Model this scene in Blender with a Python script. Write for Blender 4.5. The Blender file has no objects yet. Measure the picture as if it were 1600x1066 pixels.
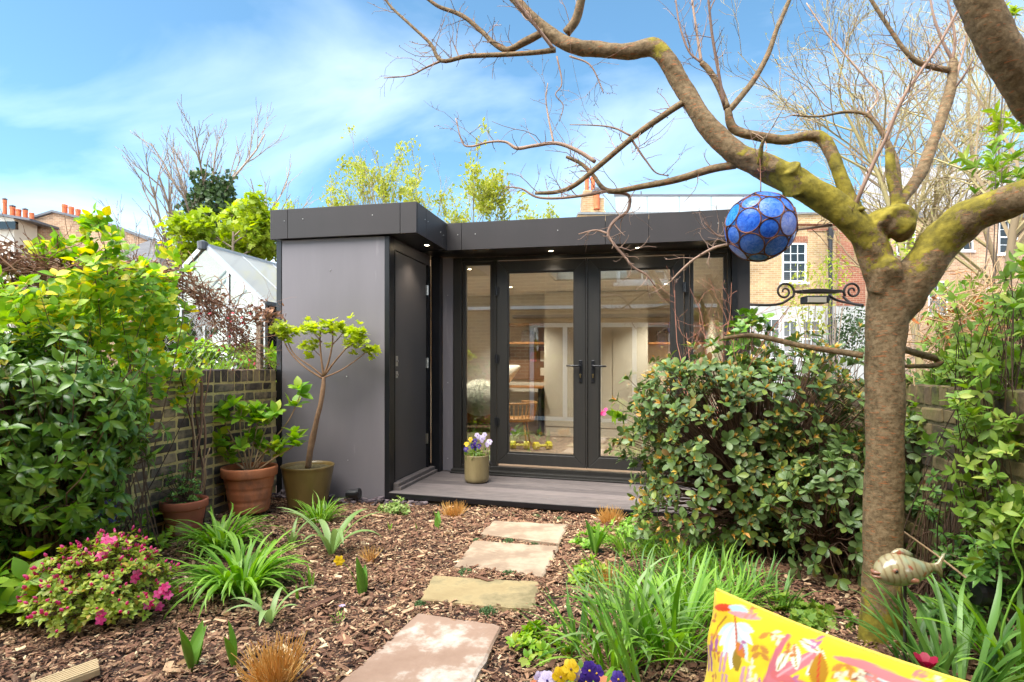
import bpy, math, random
import numpy as np
from mathutils import Vector, Matrix

# ------------------------------------------------------------------ camera, sky, sun, exposure
scene = bpy.context.scene
COL = scene.collection
CAM_H = 1.15            # camera height above the bed
FPX, CX, HY = 870.0, 800.0, 575.0   # focal length, centre column and horizon row on the 1600 px photograph

cam_d = bpy.data.cameras.new('camera')
cam = bpy.data.objects.new('camera', cam_d)
COL.objects.link(cam)
cam.location = (0, 0, CAM_H)
cam.rotation_euler = (math.radians(90), 0, 0)
cam_d.sensor_width = 36.0
cam_d.sensor_fit = 'HORIZONTAL'
cam_d.lens = FPX / 1600 * 36
cam_d.shift_y = (HY - 533) / 1600
cam_d.clip_start = 0.05
cam_d.clip_end = 600
scene.camera = cam

SUN_DIR = Vector((-0.46, -0.40, 1.0)).normalized()      # towards the sun
world = bpy.data.worlds.new('World')
scene.world = world
world.use_nodes = True
wn, wl = world.node_tree.nodes, world.node_tree.links
wn.clear()
w_out = wn.new('ShaderNodeOutputWorld')
w_bg = wn.new('ShaderNodeBackground')
w_bg.inputs['Strength'].default_value = 0.14
sky = wn.new('ShaderNodeTexSky')
sky.sky_type = 'NISHITA'
sky.sun_disc = False
sky.sun_elevation = math.asin(SUN_DIR.z)
sky.sun_rotation = math.atan2(SUN_DIR.x, SUN_DIR.y)
sky.altitude = 50
sky.air_density = 1.0
sky.dust_density = 0.6
sky.ozone_density = 2.2
w_tc = wn.new('ShaderNodeTexCoord')
w_sep = wn.new('ShaderNodeSeparateXYZ'); wl.new(w_tc.outputs['Generated'], w_sep.inputs[0])
def wmath(op, a, b=None, c=None, clamp=False):
    n = wn.new('ShaderNodeMath'); n.operation = op; n.use_clamp = clamp
    for i, v in enumerate((a, b, c)):
        if v is None: continue
        if isinstance(v, (int, float)): n.inputs[i].default_value = v
        else: wl.new(v, n.inputs[i])
    return n.outputs[0]
zc = wmath('MAXIMUM', w_sep.outputs[2], 0.0)
den = wmath('ADD', zc, 0.22)
w_comb = wn.new('ShaderNodeCombineXYZ')
wl.new(wmath('DIVIDE', w_sep.outputs[0], den), w_comb.inputs[0])
wl.new(wmath('DIVIDE', w_sep.outputs[1], den), w_comb.inputs[1])
w_map = wn.new('ShaderNodeMapping'); wl.new(w_comb.outputs[0], w_map.inputs[0])
w_map.inputs['Location'].default_value = (1.4, -5.0, 0.0)
w_map.inputs['Scale'].default_value = (0.62, 1.0, 1.0)
w_map.inputs['Rotation'].default_value = (0, 0, 0.5)
w_n1 = wn.new('ShaderNodeTexNoise'); wl.new(w_map.outputs[0], w_n1.inputs['Vector'])
w_n1.inputs['Scale'].default_value = 1.5
w_n1.inputs['Detail'].default_value = 7
w_n1.inputs['Roughness'].default_value = 0.52
w_n1.inputs['Distortion'].default_value = 0.55
w_r1 = wn.new('ShaderNodeValToRGB'); wl.new(w_n1.outputs['Fac'], w_r1.inputs[0])
w_r1.color_ramp.elements[0].position = 0.45; w_r1.color_ramp.elements[0].color = (0, 0, 0, 1)
w_r1.color_ramp.elements[1].position = 0.86; w_r1.color_ramp.elements[1].color = (1, 1, 1, 1)
# thin white cloud bank low in the sky
low = wmath('SUBTRACT', 1.0, wmath('MULTIPLY', zc, 4.9), clamp=True)
lown = wmath('MULTIPLY_ADD', wmath('SUBTRACT', w_n1.outputs['Fac'], 0.5), 3.0, 0.75, clamp=True)
lowc = wmath('MULTIPLY', wmath('POWER', low, 1.2), wmath('MAXIMUM', lown, wmath('POWER', low, 1.5)))
cfac = wmath('MINIMUM', wmath('ADD', wmath('MULTIPLY', w_r1.outputs[0], 0.11), lowc), 1.0)
w_mix = wn.new('ShaderNodeMix'); w_mix.data_type = 'RGBA'
wl.new(cfac, w_mix.inputs[0])
w_gain = wn.new('ShaderNodeMix'); w_gain.data_type = 'RGBA'; w_gain.blend_type = 'MULTIPLY'
w_gain.inputs[0].default_value = 1.0
wl.new(sky.outputs[0], w_gain.inputs[6]); w_gain.inputs[7].default_value = (0.285, 0.385, 0.375, 1)
wl.new(w_gain.outputs[2], w_mix.inputs[6])
w_mix.inputs[7].default_value = (13.0, 12.8, 12.6, 1)
wl.new(w_mix.outputs[2], w_bg.inputs['Color'])
wl.new(w_bg.outputs[0], w_out.inputs[0])

sun_d = bpy.data.lights.new('sun', 'SUN')
sun_d.energy = 2.0
sun_d.angle = math.radians(60)
sun_d.color = (1.0, 0.955, 0.88)
sun = bpy.data.objects.new('sun', sun_d)
COL.objects.link(sun)
sun.rotation_euler = (-SUN_DIR).to_track_quat('-Z', 'Y').to_euler()
sun.location = (-6, -4, 9)

scene.view_settings.view_transform = 'Standard'
scene.view_settings.look = 'None'
scene.view_settings.exposure = 2.42
scene.view_settings.gamma = 1.0
scene.render.engine = 'CYCLES'
scene.cycles.use_denoising = True
scene.cycles.max_bounces = 6
scene.cycles.diffuse_bounces = 4
scene.cycles.glossy_bounces = 3
scene.cycles.transparent_max_bounces = 16
scene.cycles.sample_clamp_indirect = 6.0
scene.cycles.caustics_reflective = False
scene.cycles.caustics_refractive = False

# ------------------------------------------------------------------ helpers
RNG = random.Random(11)
NR = np.random.default_rng(11)
A = np.array

def P(px, py, d):
    """a point at depth d (metres along the view axis) that the photograph shows at (px, py)"""
    return A([(px - CX) / FPX * d, d, CAM_H + (HY - py) / FPX * d])
def G(px, py, z=0.0):
    d = FPX * (CAM_H - z) / (py - HY)
    return A([(px - CX) / FPX * d, d, z])
YAW = math.atan(870 / 3650)
E1 = A([math.cos(YAW), -math.sin(YAW), 0]); E2 = A([math.sin(YAW), math.cos(YAW), 0])
C0 = A([-1.051, 4.764, 0.0])
def B(t, u, z):
    p = C0 + t * E1 + u * E2
    return A([p[0], p[1], z - 0.013 * t])
def Bq(t, u, z):   # vectorised, no fall
    t = np.asarray(t, float)[..., None]; u = np.asarray(u, float)[..., None]
    p = C0 + t * E1 + u * E2
    p[..., 2] = z
    return p

def lin(r, g, b, k=1.0):
    f = lambda v: ((v / 255 + 0.055) / 1.055) ** 2.4 if v > 10 else v / 255 / 12.92
    return (f(r) * k, f(g) * k, f(b) * k, 1.0)
def nrm(v):
    v = np.asarray(v, float)
    return v / np.maximum(np.linalg.norm(v, axis=-1, keepdims=True), 1e-9)

class Geo:
    def __init__(s): s.V = []; s.F = []; s.N = 0; s.R = []; s.M = []
    def add(s, V, F, rnd=0.0, m=0):
        V = np.asarray(V, float).reshape(-1, 3)
        F = np.asarray(F, int)
        if F.shape[1] == 3: F = np.hstack([F, -np.ones((len(F), 1), int)])
        F2 = np.where(F >= 0, F + s.N, -1)
        s.V.append(V); s.F.append(F2); s.N += len(V)
        s.R.append(np.broadcast_to(np.asarray(rnd, float), (len(V),)).copy())
        s.M.append(np.full(len(F), m, int))
        return s
    def box(s, x0, x1, y0, y1, z0, z1, fn=None, rnd=0.0, m=0):
        c = A([[x, y, z] for z in (z0, z1) for y in (y0, y1) for x in (x0, x1)], float)
        if fn is not None: c = A([fn(*p) for p in c])
        f = [[0, 2, 3, 1], [4, 5, 7, 6], [0, 1, 5, 4], [2, 6, 7, 3], [0, 4, 6, 2], [1, 3, 7, 5]]
        return s.add(c, f, rnd, m)
    def obox(s, c, ax, ay, az, rnd=0.0, m=0):
        """oriented box: centre and three half-axis vectors"""
        return s.box(-1, 1, -1, 1, -1, 1, lambda x, y, z: A(c) + x * A(ax) + y * A(ay) + z * A(az), rnd, m)
    def cyl(s, p0, p1, r0, r1=None, n=12, rnd=0.0, m=0):
        return s.tube([p0, p1], [r0, r0 if r1 is None else r1], n, 0, rnd=rnd, m=m)
    def tube(s, pts, rad, n=8, sub=4, rough=0.0, rnd=0.0, m=0, seed=0, cap=True):
        pts = A(pts, float); rad = A(rad, float)
        extra = None if np.isscalar(rnd) else A(rnd, float)
        if sub > 1 and len(pts) > 2:
            Q = np.vstack([2 * pts[0] - pts[1], pts, 2 * pts[-1] - pts[-2]])
            out, ro, ex = [], [], []
            for i in range(len(pts) - 1):
                for k in range(sub):
                    t = k / sub
                    a, b, c, d = Q[i], Q[i + 1], Q[i + 2], Q[i + 3]
                    out.append(0.5 * ((2 * b) + (-a + c) * t + (2 * a - 5 * b + 4 * c - d) * t * t + (-a + 3 * b - 3 * c + d) * t ** 3))
                    ro.append(rad[i] * (1 - t) + rad[i + 1] * t)
                    if extra is not None: ex.append(extra[i] * (1 - t) + extra[i + 1] * t)
            out.append(pts[-1]); ro.append(rad[-1])
            if extra is not None: ex.append(extra[-1]); extra = A(ex)
            pts, rad = A(out), A(ro)
        k = len(pts)
        T = np.gradient(pts, axis=0); T = nrm(T)
        ref = A([0, 0, 1.0]) if abs(T[0][2]) < 0.9 else A([1.0, 0, 0])
        U = np.zeros_like(pts); u = nrm(ref - T[0] * ref.dot(T[0]))
        for i in range(k):
            u = nrm(u - T[i] * u.dot(T[i])); U[i] = u
        W = np.cross(T, U)
        ang = np.arange(n) * 2 * math.pi / n
        rr = np.repeat(rad[:, None], n, 1)
        if rough > 0:
            r_ = np.random.default_rng(seed + 5)
            ph = r_.random((5, 3)) * 6.3
            for q in range(5):
                rr = rr * (1 + rough * np.sin(ang[None, :] * (q + 1) + ph[q, 0] + np.arange(k)[:, None] * (0.25 + 0.21 * q) + ph[q, 1]) / (1 + 0.4 * q))
        V = pts[:, None, :] + rr[..., None] * (np.cos(ang)[None, :, None] * U[:, None, :] + np.sin(ang)[None, :, None] * W[:, None, :])
        i = np.arange(k - 1)[:, None] * n; j = np.arange(n)[None, :]; j2 = (j + 1) % n
        F = np.stack([i + j, i + j2, i + n + j2, i + n + j], -1).reshape(-1, 4)
        R_ = 0.0 if extra is None and np.isscalar(rnd) and rnd == 0 else (np.repeat(extra, n) if extra is not None else rnd)
        V = V.reshape(-1, 3)
        if cap:
            V = np.vstack([V, pts[0], pts[-1]])
            a, b = k * n, k * n + 1
            jj = np.arange(n)
            c0 = np.stack([np.full(n, a), (jj + 1) % n, jj, np.full(n, -1)], -1)
            c1 = np.stack([np.full(n, b), (k - 1) * n + jj, (k - 1) * n + (jj + 1) % n, np.full(n, -1)], -1)
            F = np.vstack([F, c0, c1])
            if not np.isscalar(R_): R_ = np.concatenate([R_, [extra[0], extra[-1]]])
        return s.add(V, F, R_, m)
    def lathe(s, prof, c, n=40, rnd=0.0, m=0, tilt=None):
        prof = A(prof, float)
        ang = np.arange(n) * 2 * math.pi / n
        V = np.stack([prof[:, 0][:, None] * np.cos(ang), prof[:, 0][:, None] * np.sin(ang), np.repeat(prof[:, 1][:, None], n, 1)], -1)
        k = len(prof)
        i = np.arange(k - 1)[:, None] * n; j = np.arange(n)[None, :]; j2 = (j + 1) % n
        F = np.stack([i + j, i + j2, i + n + j2, i + n + j], -1).reshape(-1, 4)
        V = V.reshape(-1, 3)
        if tilt is not None: V = V @ A(tilt.to_matrix()).T
        return s.add(V + A(c), F, rnd, m)
    def mesh(s, name, mats, smooth=False, off=(0, 0, 0)):
        V = np.vstack(s.V) - A(off); F = np.vstack(s.F); R_ = np.concatenate(s.R); M_ = np.concatenate(s.M)
        me = bpy.data.meshes.new(name)
        nv = len(V)
        me.vertices.add(nv); me.vertices.foreach_set('co', V.astype(np.float32).ravel())
        tot = np.where(F[:, 3] < 0, 3, 4)
        lv = F[F >= 0]
        me.loops.add(len(lv)); me.loops.foreach_set('vertex_index', lv.astype(np.int32))
        me.polygons.add(len(F))
        st = np.concatenate([[0], np.cumsum(tot)[:-1]])
        me.polygons.foreach_set('loop_start', st.astype(np.int32))
        me.polygons.foreach_set('loop_total', tot.astype(np.int32))
        if not isinstance(mats, (list, tuple)): mats = [mats]
        for mm in mats: me.materials.append(mm)
        me.polygons.foreach_set('material_index', M_.astype(np.int32))
        me.polygons.foreach_set('use_smooth', np.full(len(F), bool(smooth)))
        if np.any(R_ != 0):
            at = me.attributes.new('rnd', 'FLOAT', 'POINT'); at.data.foreach_set('value', R_.astype(np.float32))
        me.update(calc_edges=True)
        me.validate()
        return me

WL = {}
def thing(name, label, cat, loc, group=None):
    o = bpy.data.objects.new(name, None); COL.objects.link(o)
    o.empty_display_size = 0.1
    o.location = tuple(loc); WL[o] = A(loc, float)
    o['label'] = label; o['category'] = cat
    if group: o['group'] = group
    return o
def obj(name, geo, mats, parent=None, smooth=False, bevel=0.0, label=None, cat=None, group=None, kind=None, loc=None):
    """one mesh object from world-space geometry; a part takes its parent's origin, a thing its own base"""
    V = np.vstack(geo.V)
    if parent is not None: off = WL[parent]
    elif loc is not None: off = A(loc, float)
    else:
        off = A([V[:, 0].mean(), V[:, 1].mean(), V[:, 2].min()])
    o = bpy.data.objects.new(name, geo.mesh(name, mats, smooth, off))
    COL.objects.link(o)
    if parent is not None: o.parent = parent
    else: o.location = tuple(off)
    WL[o] = off
    if bevel > 0:
        b = o.modifiers.new('bevel', 'BEVEL'); b.width = bevel; b.segments = 2; b.limit_method = 'ANGLE'
    if label: o['label'] = label
    if cat: o['category'] = cat
    if group: o['group'] = group
    if kind: o['kind'] = kind
    return o
def inst(name, me, parent, M4):
    """one piece that shares mesh data with its like; M4 is its world matrix"""
    o = bpy.data.objects.new(name, me); COL.objects.link(o)
    o.parent = parent
    off = WL[parent]
    o.matrix_basis = Matrix.Translation(Vector(-off)) @ M4
    WL[o] = off
    return o

# ------------------------------------------------------------------ materials
def nt(name):
    m = bpy.data.materials.new(name); m.use_nodes = True
    n = m.node_tree.nodes; n.clear()
    out = n.new('ShaderNodeOutputMaterial')
    return m, n, m.node_tree.links, out
def ramp(n, l, fac, cols, pos=None):
    r = n.new('ShaderNodeValToRGB'); l.new(fac, r.inputs[0])
    el = r.color_ramp.elements
    k = len(cols)
    while len(el) < k: el.new(0.5)
    for i, c in enumerate(cols):
        el[i].position = (i / max(1, k - 1)) if pos is None else pos[i]
        el[i].color = c
    return r.outputs[0]
def PM(name, cols, scale=6.0, rough=0.6, bump=0.0, stretch=(1, 1, 1), metal=0.0, spec=0.5, detail=6.0, bscale=None, pos=None, objrand=0.0, dirt=None, dirt_scale=2.5, dirt_cut=0.55, rough_var=0.0, coat=0.0, bdist=0.01):
    m, n, l, out = nt(name)
    b = n.new('ShaderNodeBsdfPrincipled'); l.new(b.outputs[0], out.inputs[0])
    tc = n.new('ShaderNodeTexCoord'); mp = n.new('ShaderNodeMapping'); l.new(tc.outputs['Object'], mp.inputs[0])
    mp.inputs['Scale'].default_value = stretch
    vec = mp.outputs[0]
    if objrand > 0:
        oi = n.new('ShaderNodeObjectInfo')
        va = n.new('ShaderNodeVectorMath'); va.operation = 'MULTIPLY_ADD'
        cx = n.new('ShaderNodeCombineXYZ')
        for i in range(3): l.new(oi.outputs['Random'], cx.inputs[i])
        l.new(cx.outputs[0], va.inputs[0]); va.inputs[1].default_value = (37, 53, 71); l.new(vec, va.inputs[2])
        vec = va.outputs[0]
    tx = n.new('ShaderNodeTexNoise'); l.new(vec, tx.inputs['Vector'])
    tx.inputs['Scale'].default_value = scale; tx.inputs['Detail'].default_value = detail; tx.inputs['Roughness'].default_value = 0.6
    fac = tx.outputs['Fac']
    if objrand > 0:
        ma = n.new('ShaderNodeMath'); ma.operation = 'MULTIPLY_ADD'; l.new(oi.outputs['Random'], ma.inputs[0]); ma.inputs[1].default_value = objrand
        sb = n.new('ShaderNodeMath'); sb.operation = 'SUBTRACT'; l.new(fac, sb.inputs[0]); sb.inputs[1].default_value = objrand / 2
        l.new(sb.outputs[0], ma.inputs[2]); fac = ma.outputs[0]
    if pos is None: pos = list(np.linspace(0.28, 0.72, len(cols)))
    col = ramp(n, l, fac, cols, pos)
    if dirt is not None:
        t2 = n.new('ShaderNodeTexNoise'); l.new(vec, t2.inputs['Vector']); t2.inputs['Scale'].default_value = dirt_scale; t2.inputs['Detail'].default_value = 8
        t2.inputs['Roughness'].default_value = 0.65
        f2 = ramp(n, l, t2.outputs['Fac'], [(0, 0, 0, 1), (1, 1, 1, 1)], [dirt_cut, dirt_cut + 0.16])
        mx = n.new('ShaderNodeMix'); mx.data_type = 'RGBA'; l.new(f2, mx.inputs[0]); l.new(col, mx.inputs[6]); mx.inputs[7].default_value = dirt
        col = mx.outputs[2]
    l.new(col, b.inputs['Base Color'])
    b.inputs['Roughness'].default_value = rough; b.inputs['Metallic'].default_value = metal
    b.inputs['Specular IOR Level'].default_value = spec
    b.inputs['Coat Weight'].default_value = coat
    if rough_var > 0:
        mr = n.new('ShaderNodeMapRange'); l.new(tx.outputs['Fac'], mr.inputs[0]); mr.inputs[3].default_value = rough - rough_var; mr.inputs[4].default_value = rough + rough_var
        l.new(mr.outputs[0], b.inputs['Roughness'])
    if bump > 0:
        t3 = n.new('ShaderNodeTexNoise'); l.new(vec, t3.inputs['Vector']); t3.inputs['Scale'].default_value = bscale or scale * 3; t3.inputs['Detail'].default_value = 6
        bp = n.new('ShaderNodeBump'); bp.inputs['Strength'].default_value = bump; bp.inputs['Distance'].default_value = bdist
        l.new(t3.outputs['Fac'], bp.inputs['Height']); l.new(bp.outputs[0], b.inputs['Normal'])
    return m
def RM(name, cols, rough=0.55, trans=0.0, spec=0.4, pos=None, bump=0.0, tint=None, noise=0.0):
    """colour varies from piece to piece (the rnd attribute of joined pieces, the object's own number of single ones)"""
    m, n, l, out = nt(name)
    b = n.new('ShaderNodeBsdfPrincipled')
    at = n.new('ShaderNodeAttribute'); at.attribute_name = 'rnd'
    oi = n.new('ShaderNodeObjectInfo')
    ad = n.new('ShaderNodeMath'); ad.operation = 'ADD'; l.new(at.outputs['Fac'], ad.inputs[0]); l.new(oi.outputs['Random'], ad.inputs[1])
    fr = n.new('ShaderNodeMath'); fr.operation = 'FRACT'; l.new(ad.outputs[0], fr.inputs[0])
    fac = fr.outputs[0]
    tc = n.new('ShaderNodeTexCoord')
    if noise > 0:
        tx = n.new('ShaderNodeTexNoise'); l.new(tc.outputs['Object'], tx.inputs['Vector']); tx.inputs['Scale'].default_value = 60; tx.inputs['Detail'].default_value = 4
        ma = n.new('ShaderNodeMath'); ma.operation = 'MULTIPLY_ADD'; l.new(tx.outputs['Fac'], ma.inputs[0]); ma.inputs[1].default_value = noise; l.new(fac, ma.inputs[2])
        sb = n.new('ShaderNodeMath'); sb.operation = 'SUBTRACT'; l.new(ma.outputs[0], sb.inputs[0]); sb.inputs[1].default_value = noise / 2
        fac = sb.outputs[0]
    col = ramp(n, l, fac, cols, pos)
    l.new(col, b.inputs['Base Color']); b.inputs['Roughness'].default_value = rough; b.inputs['Specular IOR Level'].default_value = spec
    if bump > 0:
        t3 = n.new('ShaderNodeTexNoise'); l.new(tc.outputs['Object'], t3.inputs['Vector']); t3.inputs['Scale'].default_value = 120
        bp = n.new('ShaderNodeBump'); bp.inputs['Strength'].default_value = bump; bp.inputs['Distance'].default_value = 0.004
        l.new(t3.outputs['Fac'], bp.inputs['Height']); l.new(bp.outputs[0], b.inputs['Normal'])
    if trans > 0:
        tr = n.new('ShaderNodeBsdfTranslucent')
        hs = n.new('ShaderNodeHueSaturation'); hs.inputs['Saturation'].default_value = 1.15; hs.inputs['Value'].default_value = 1.25; l.new(col, hs.inputs['Color'])
        l.new(hs.outputs[0], tr.inputs[0])
        mx = n.new('ShaderNodeMixShader'); mx.inputs[0].default_value = trans
        l.new(b.outputs[0], mx.inputs[1]); l.new(tr.outputs[0], mx.inputs[2]); l.new(mx.outputs[0], out.inputs[0])
    else: l.new(b.outputs[0], out.inputs[0])
    return m
def GLASS(name, tint=(0.93, 0.96, 0.95, 1), refl=0.10, haze=0.0, hazecol=(0.8, 0.82, 0.8, 1), rough=0.0):
    m, n, l, out = nt(name)
    t = n.new('ShaderNodeBsdfTransparent'); t.inputs[0].default_value = tint
    g = n.new('ShaderNodeBsdfGlossy'); g.inputs['Roughness'].default_value = rough; g.inputs[0].default_value = (0.97, 0.97, 0.97, 1)
    fr = n.new('ShaderNodeFresnel'); fr.inputs[0].default_value = 1.5
    ma = n.new('ShaderNodeMath'); ma.operation = 'ADD'; ma.use_clamp = True; l.new(fr.outputs[0], ma.inputs[0]); ma.inputs[1].default_value = refl
    mx = n.new('ShaderNodeMixShader'); l.new(ma.outputs[0], mx.inputs[0])
    base = t.outputs[0]
    if haze > 0:
        d = n.new('ShaderNodeBsdfDiffuse'); d.inputs[0].default_value = hazecol
        tl = n.new('ShaderNodeBsdfTranslucent'); tl.inputs[0].default_value = hazecol
        m2 = n.new('ShaderNodeMixShader'); m2.inputs[0].default_value = 0.5; l.new(d.outputs[0], m2.inputs[1]); l.new(tl.outputs[0], m2.inputs[2])
        m1 = n.new('ShaderNodeMixShader'); m1.inputs[0].default_value = haze; l.new(base, m1.inputs[1]); l.new(m2.outputs[0], m1.inputs[2]); base = m1.outputs[0]
    l.new(base, mx.inputs[1]); l.new(g.outputs[0], mx.inputs[2]); l.new(mx.outputs[0], out.inputs[0])
    return m
def EMIT(name, col, s):
    m, n, l, out = nt(name)
    e = n.new('ShaderNodeEmission'); e.inputs[0].default_value = col; e.inputs[1].default_value = s; l.new(e.outputs[0], out.inputs[0])
    return m
def BRICKWORK(name, c1, c2, mortar, scale=1.0, ang=0.0):
    """far brickwork, bricks too small to tell apart"""
    m, n, l, out = nt(name)
    b = n.new('ShaderNodeBsdfPrincipled'); l.new(b.outputs[0], out.inputs[0]); b.inputs['Roughness'].default_value = 0.85
    tc = n.new('ShaderNodeTexCoord'); sp = n.new('ShaderNodeSeparateXYZ'); l.new(tc.outputs['Object'], sp.inputs[0])
    cb = n.new('ShaderNodeCombineXYZ')
    a = n.new('ShaderNodeMath'); a.operation = 'MULTIPLY'; l.new(sp.outputs[0], a.inputs[0]); a.inputs[1].default_value = math.cos(ang)
    a2 = n.new('ShaderNodeMath'); a2.operation = 'MULTIPLY_ADD'; l.new(sp.outputs[1], a2.inputs[0]); a2.inputs[1].default_value = math.sin(ang); l.new(a.outputs[0], a2.inputs[2])
    l.new(a2.outputs[0], cb.inputs[0]); l.new(sp.outputs[2], cb.inputs[1])
    br = n.new('ShaderNodeTexBrick'); l.new(cb.outputs[0], br.inputs['Vector'])
    br.inputs['Color1'].default_value = c1; br.inputs['Color2'].default_value = c2; br.inputs['Mortar'].default_value = mortar
    br.inputs['Scale'].default_value = 1.0; br.inputs['Brick Width'].default_value = 0.225 * scale; br.inputs['Row Height'].default_value = 0.075 * scale
    br.inputs['Mortar Size'].default_value = 0.008 * scale; br.inputs['Bias'].default_value = 0.0
    tx = n.new('ShaderNodeTexNoise'); l.new(tc.outputs['Object'], tx.inputs['Vector']); tx.inputs['Scale'].default_value = 0.9; tx.inputs['Detail'].default_value = 9
    f = ramp(n, l, tx.outputs['Fac'], [(0.62, 0.6, 0.58, 1), (1.15, 1.12, 1.1, 1)], [0.3, 0.7])
    mx = n.new('ShaderNodeMix'); mx.data_type = 'RGBA'; mx.blend_type = 'MULTIPLY'; mx.inputs[0].default_value = 1; l.new(br.outputs[0], mx.inputs[6]); l.new(f, mx.inputs[7])
    l.new(mx.outputs[2], b.inputs['Base Color'])
    return m

# ------------------------------------------------------------------ leaves, blades, twigs
def leafT(prof, fold=0.12, curl=0.18, wave=0.0):
    """leaf of length 1 along +Y, face up +Z; prof = half widths at evenly spaced stations"""
    k = len(prof); V = []; F = []
    for i, w in enumerate(prof):
        y = i / (k - 1); z = -curl * (y ** 2) + 0.06 * y
        wv = wave * math.sin(i * 2.1)
        V += [[-w, y, z + fold * w + wv], [0, y, z], [w, y, z + fold * w - wv]]
    for i in range(k - 1):
        a = i * 3
        F += [[a, a + 1, a + 4, a + 3], [a + 1, a + 2, a + 5, a + 4]]
    return A(V), A(F)
L_OBOV = leafT([0.02, 0.10, 0.20, 0.27, 0.25, 0.08], 0.25, 0.22)
L_LANC = leafT([0.02, 0.11, 0.17, 0.15, 0.08, 0.005], 0.35, 0.42)
L_OVAL = leafT([0.03, 0.2, 0.29, 0.27, 0.16, 0.01], 0.2, 0.25)
L_SMALL = leafT([0.03, 0.24, 0.26, 0.02], 0.25, 0.2)
L_TINY = (A([[0, 0, 0], [-0.27, 0.5, 0.05], [0, 1, -0.05], [0.27, 0.5, 0.05]], float), A([[0, 1, 2, 3]]))
L_MAPLE = (A([[0, 0, 0], [-.42, .12, .02], [-.28, .42, 0], [-.52, .66, -.05], [-.16, .68, 0], [0, 1.02, -.06], [.16, .68, 0], [.52, .66, -.05], [.28, .42, 0], [.42, .12, .02]], float),
           A([[0, 1, 2, 8], [0, 8, 9, -1], [2, 3, 4, -1], [2, 4, 6, 8], [4, 5, 6, -1], [6, 7, 8, -1]]))
PETAL = leafT([0.05, 0.22, 0.36, 0.34, 0.12], 0.1, 0.35)
def frames(dirs, ups):
    y = nrm(dirs); z = nrm(ups - y * np.sum(ups * y, -1, keepdims=True)); x = np.cross(y, z)
    return x, y, z
def scatter(geo, T, pos, dirs, ups, L, rnd=None, m=0, wid=1.0):
    pos = np.asarray(pos, float)
    if len(pos) == 0: return
    V, F = T; k = len(pos)
    x, y, z = frames(np.asarray(dirs, float), np.asarray(ups, float))
    L = np.broadcast_to(np.asarray(L, float), (k,))
    VV = pos[:, None, :] + L[:, None, None] * (wid * V[None, :, 0, None] * x[:, None, :] + V[None, :, 1, None] * y[:, None, :] + V[None, :, 2, None] * z[:, None, :])
    FF = np.where(F[None] >= 0, F[None] + (np.arange(k) * len(V))[:, None, None], -1).reshape(-1, F.shape[1])
    if rnd is None: rnd = NR.random(k)
    geo.add(VV.reshape(-1, 3), FF, np.repeat(np.broadcast_to(rnd, (k,)), len(V)), m)
def foliage(parent, T, pos, dirs, ups, L, mat, nobj=0, name='leaf', wid=1.0, smooth=True, rnd=None, stuff='foliage'):
    """the nobj leaves nearest the viewer are parts of their own, the rest one part"""
    pos = np.asarray(pos, float); dirs = np.asarray(dirs, float); ups = np.asarray(ups, float)
    L = np.broadcast_to(np.asarray(L, float), (len(pos),)).copy()
    idx = np.argsort(np.linalg.norm(pos - A([0, 0, CAM_H]), axis=1) - 0.6 * L)
    one, rest = idx[:nobj], idx[nobj:]
    if nobj:
        g = Geo(); V, F = T; g.add(V * A([wid, 1, 1]), F)
        me = g.mesh(name, mat, smooth)
        x, y, z = frames(dirs, ups)
        for i in one:
            M4 = Matrix(((x[i][0] * L[i], y[i][0] * L[i], z[i][0] * L[i], pos[i][0]), (x[i][1] * L[i], y[i][1] * L[i], z[i][1] * L[i], pos[i][1]),
                         (x[i][2] * L[i], y[i][2] * L[i], z[i][2] * L[i], pos[i][2]), (0, 0, 0, 1)))
            inst(name, me, parent, M4)
    if len(rest):
        g = Geo(); scatter(g, T, pos[rest], dirs[rest], ups[rest], L[rest], None if rnd is None else rnd[rest], wid=wid)
        obj(stuff, g, mat, parent, smooth=smooth, kind='stuff')
def rosettes(tips, axes, k, tilt=(0.9, 1.35), L=(0.05, 0.08), rng=NR, gap=0.012):
    """k leaves round each shoot tip"""
    n = len(tips); tips = np.repeat(tips, k, 0); ax = nrm(np.repeat(axes, k, 0))
    ref = np.where(np.abs(ax[:, 2:3]) < 0.9, A([[0, 0, 1.0]]), A([[1.0, 0, 0]]))
    a = nrm(np.cross(ax, ref)); b = np.cross(ax, a)
    ph = np.tile(np.arange(k) * 2 * math.pi / k, n) + np.repeat(rng.random(n) * 6.3, k) + rng.normal(0, 0.25, n * k)
    th = rng.uniform(*tilt, n * k)
    side = np.cos(ph)[:, None] * a + np.sin(ph)[:, None] * b
    d = np.cos(th)[:, None] * ax + np.sin(th)[:, None] * side
    up = ax * np.sin(th)[:, None] - side * np.cos(th)[:, None]
    pos = tips + side * 0.004 - ax * (rng.random(n * k) * gap)[:, None]
    return pos, d, up + rng.normal(0, 0.12, (n * k, 3)), rng.uniform(*L, n * k)
def rand_dirs(n, rng=NR):
    return nrm(rng.normal(0, 1, (n, 3)))
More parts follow.
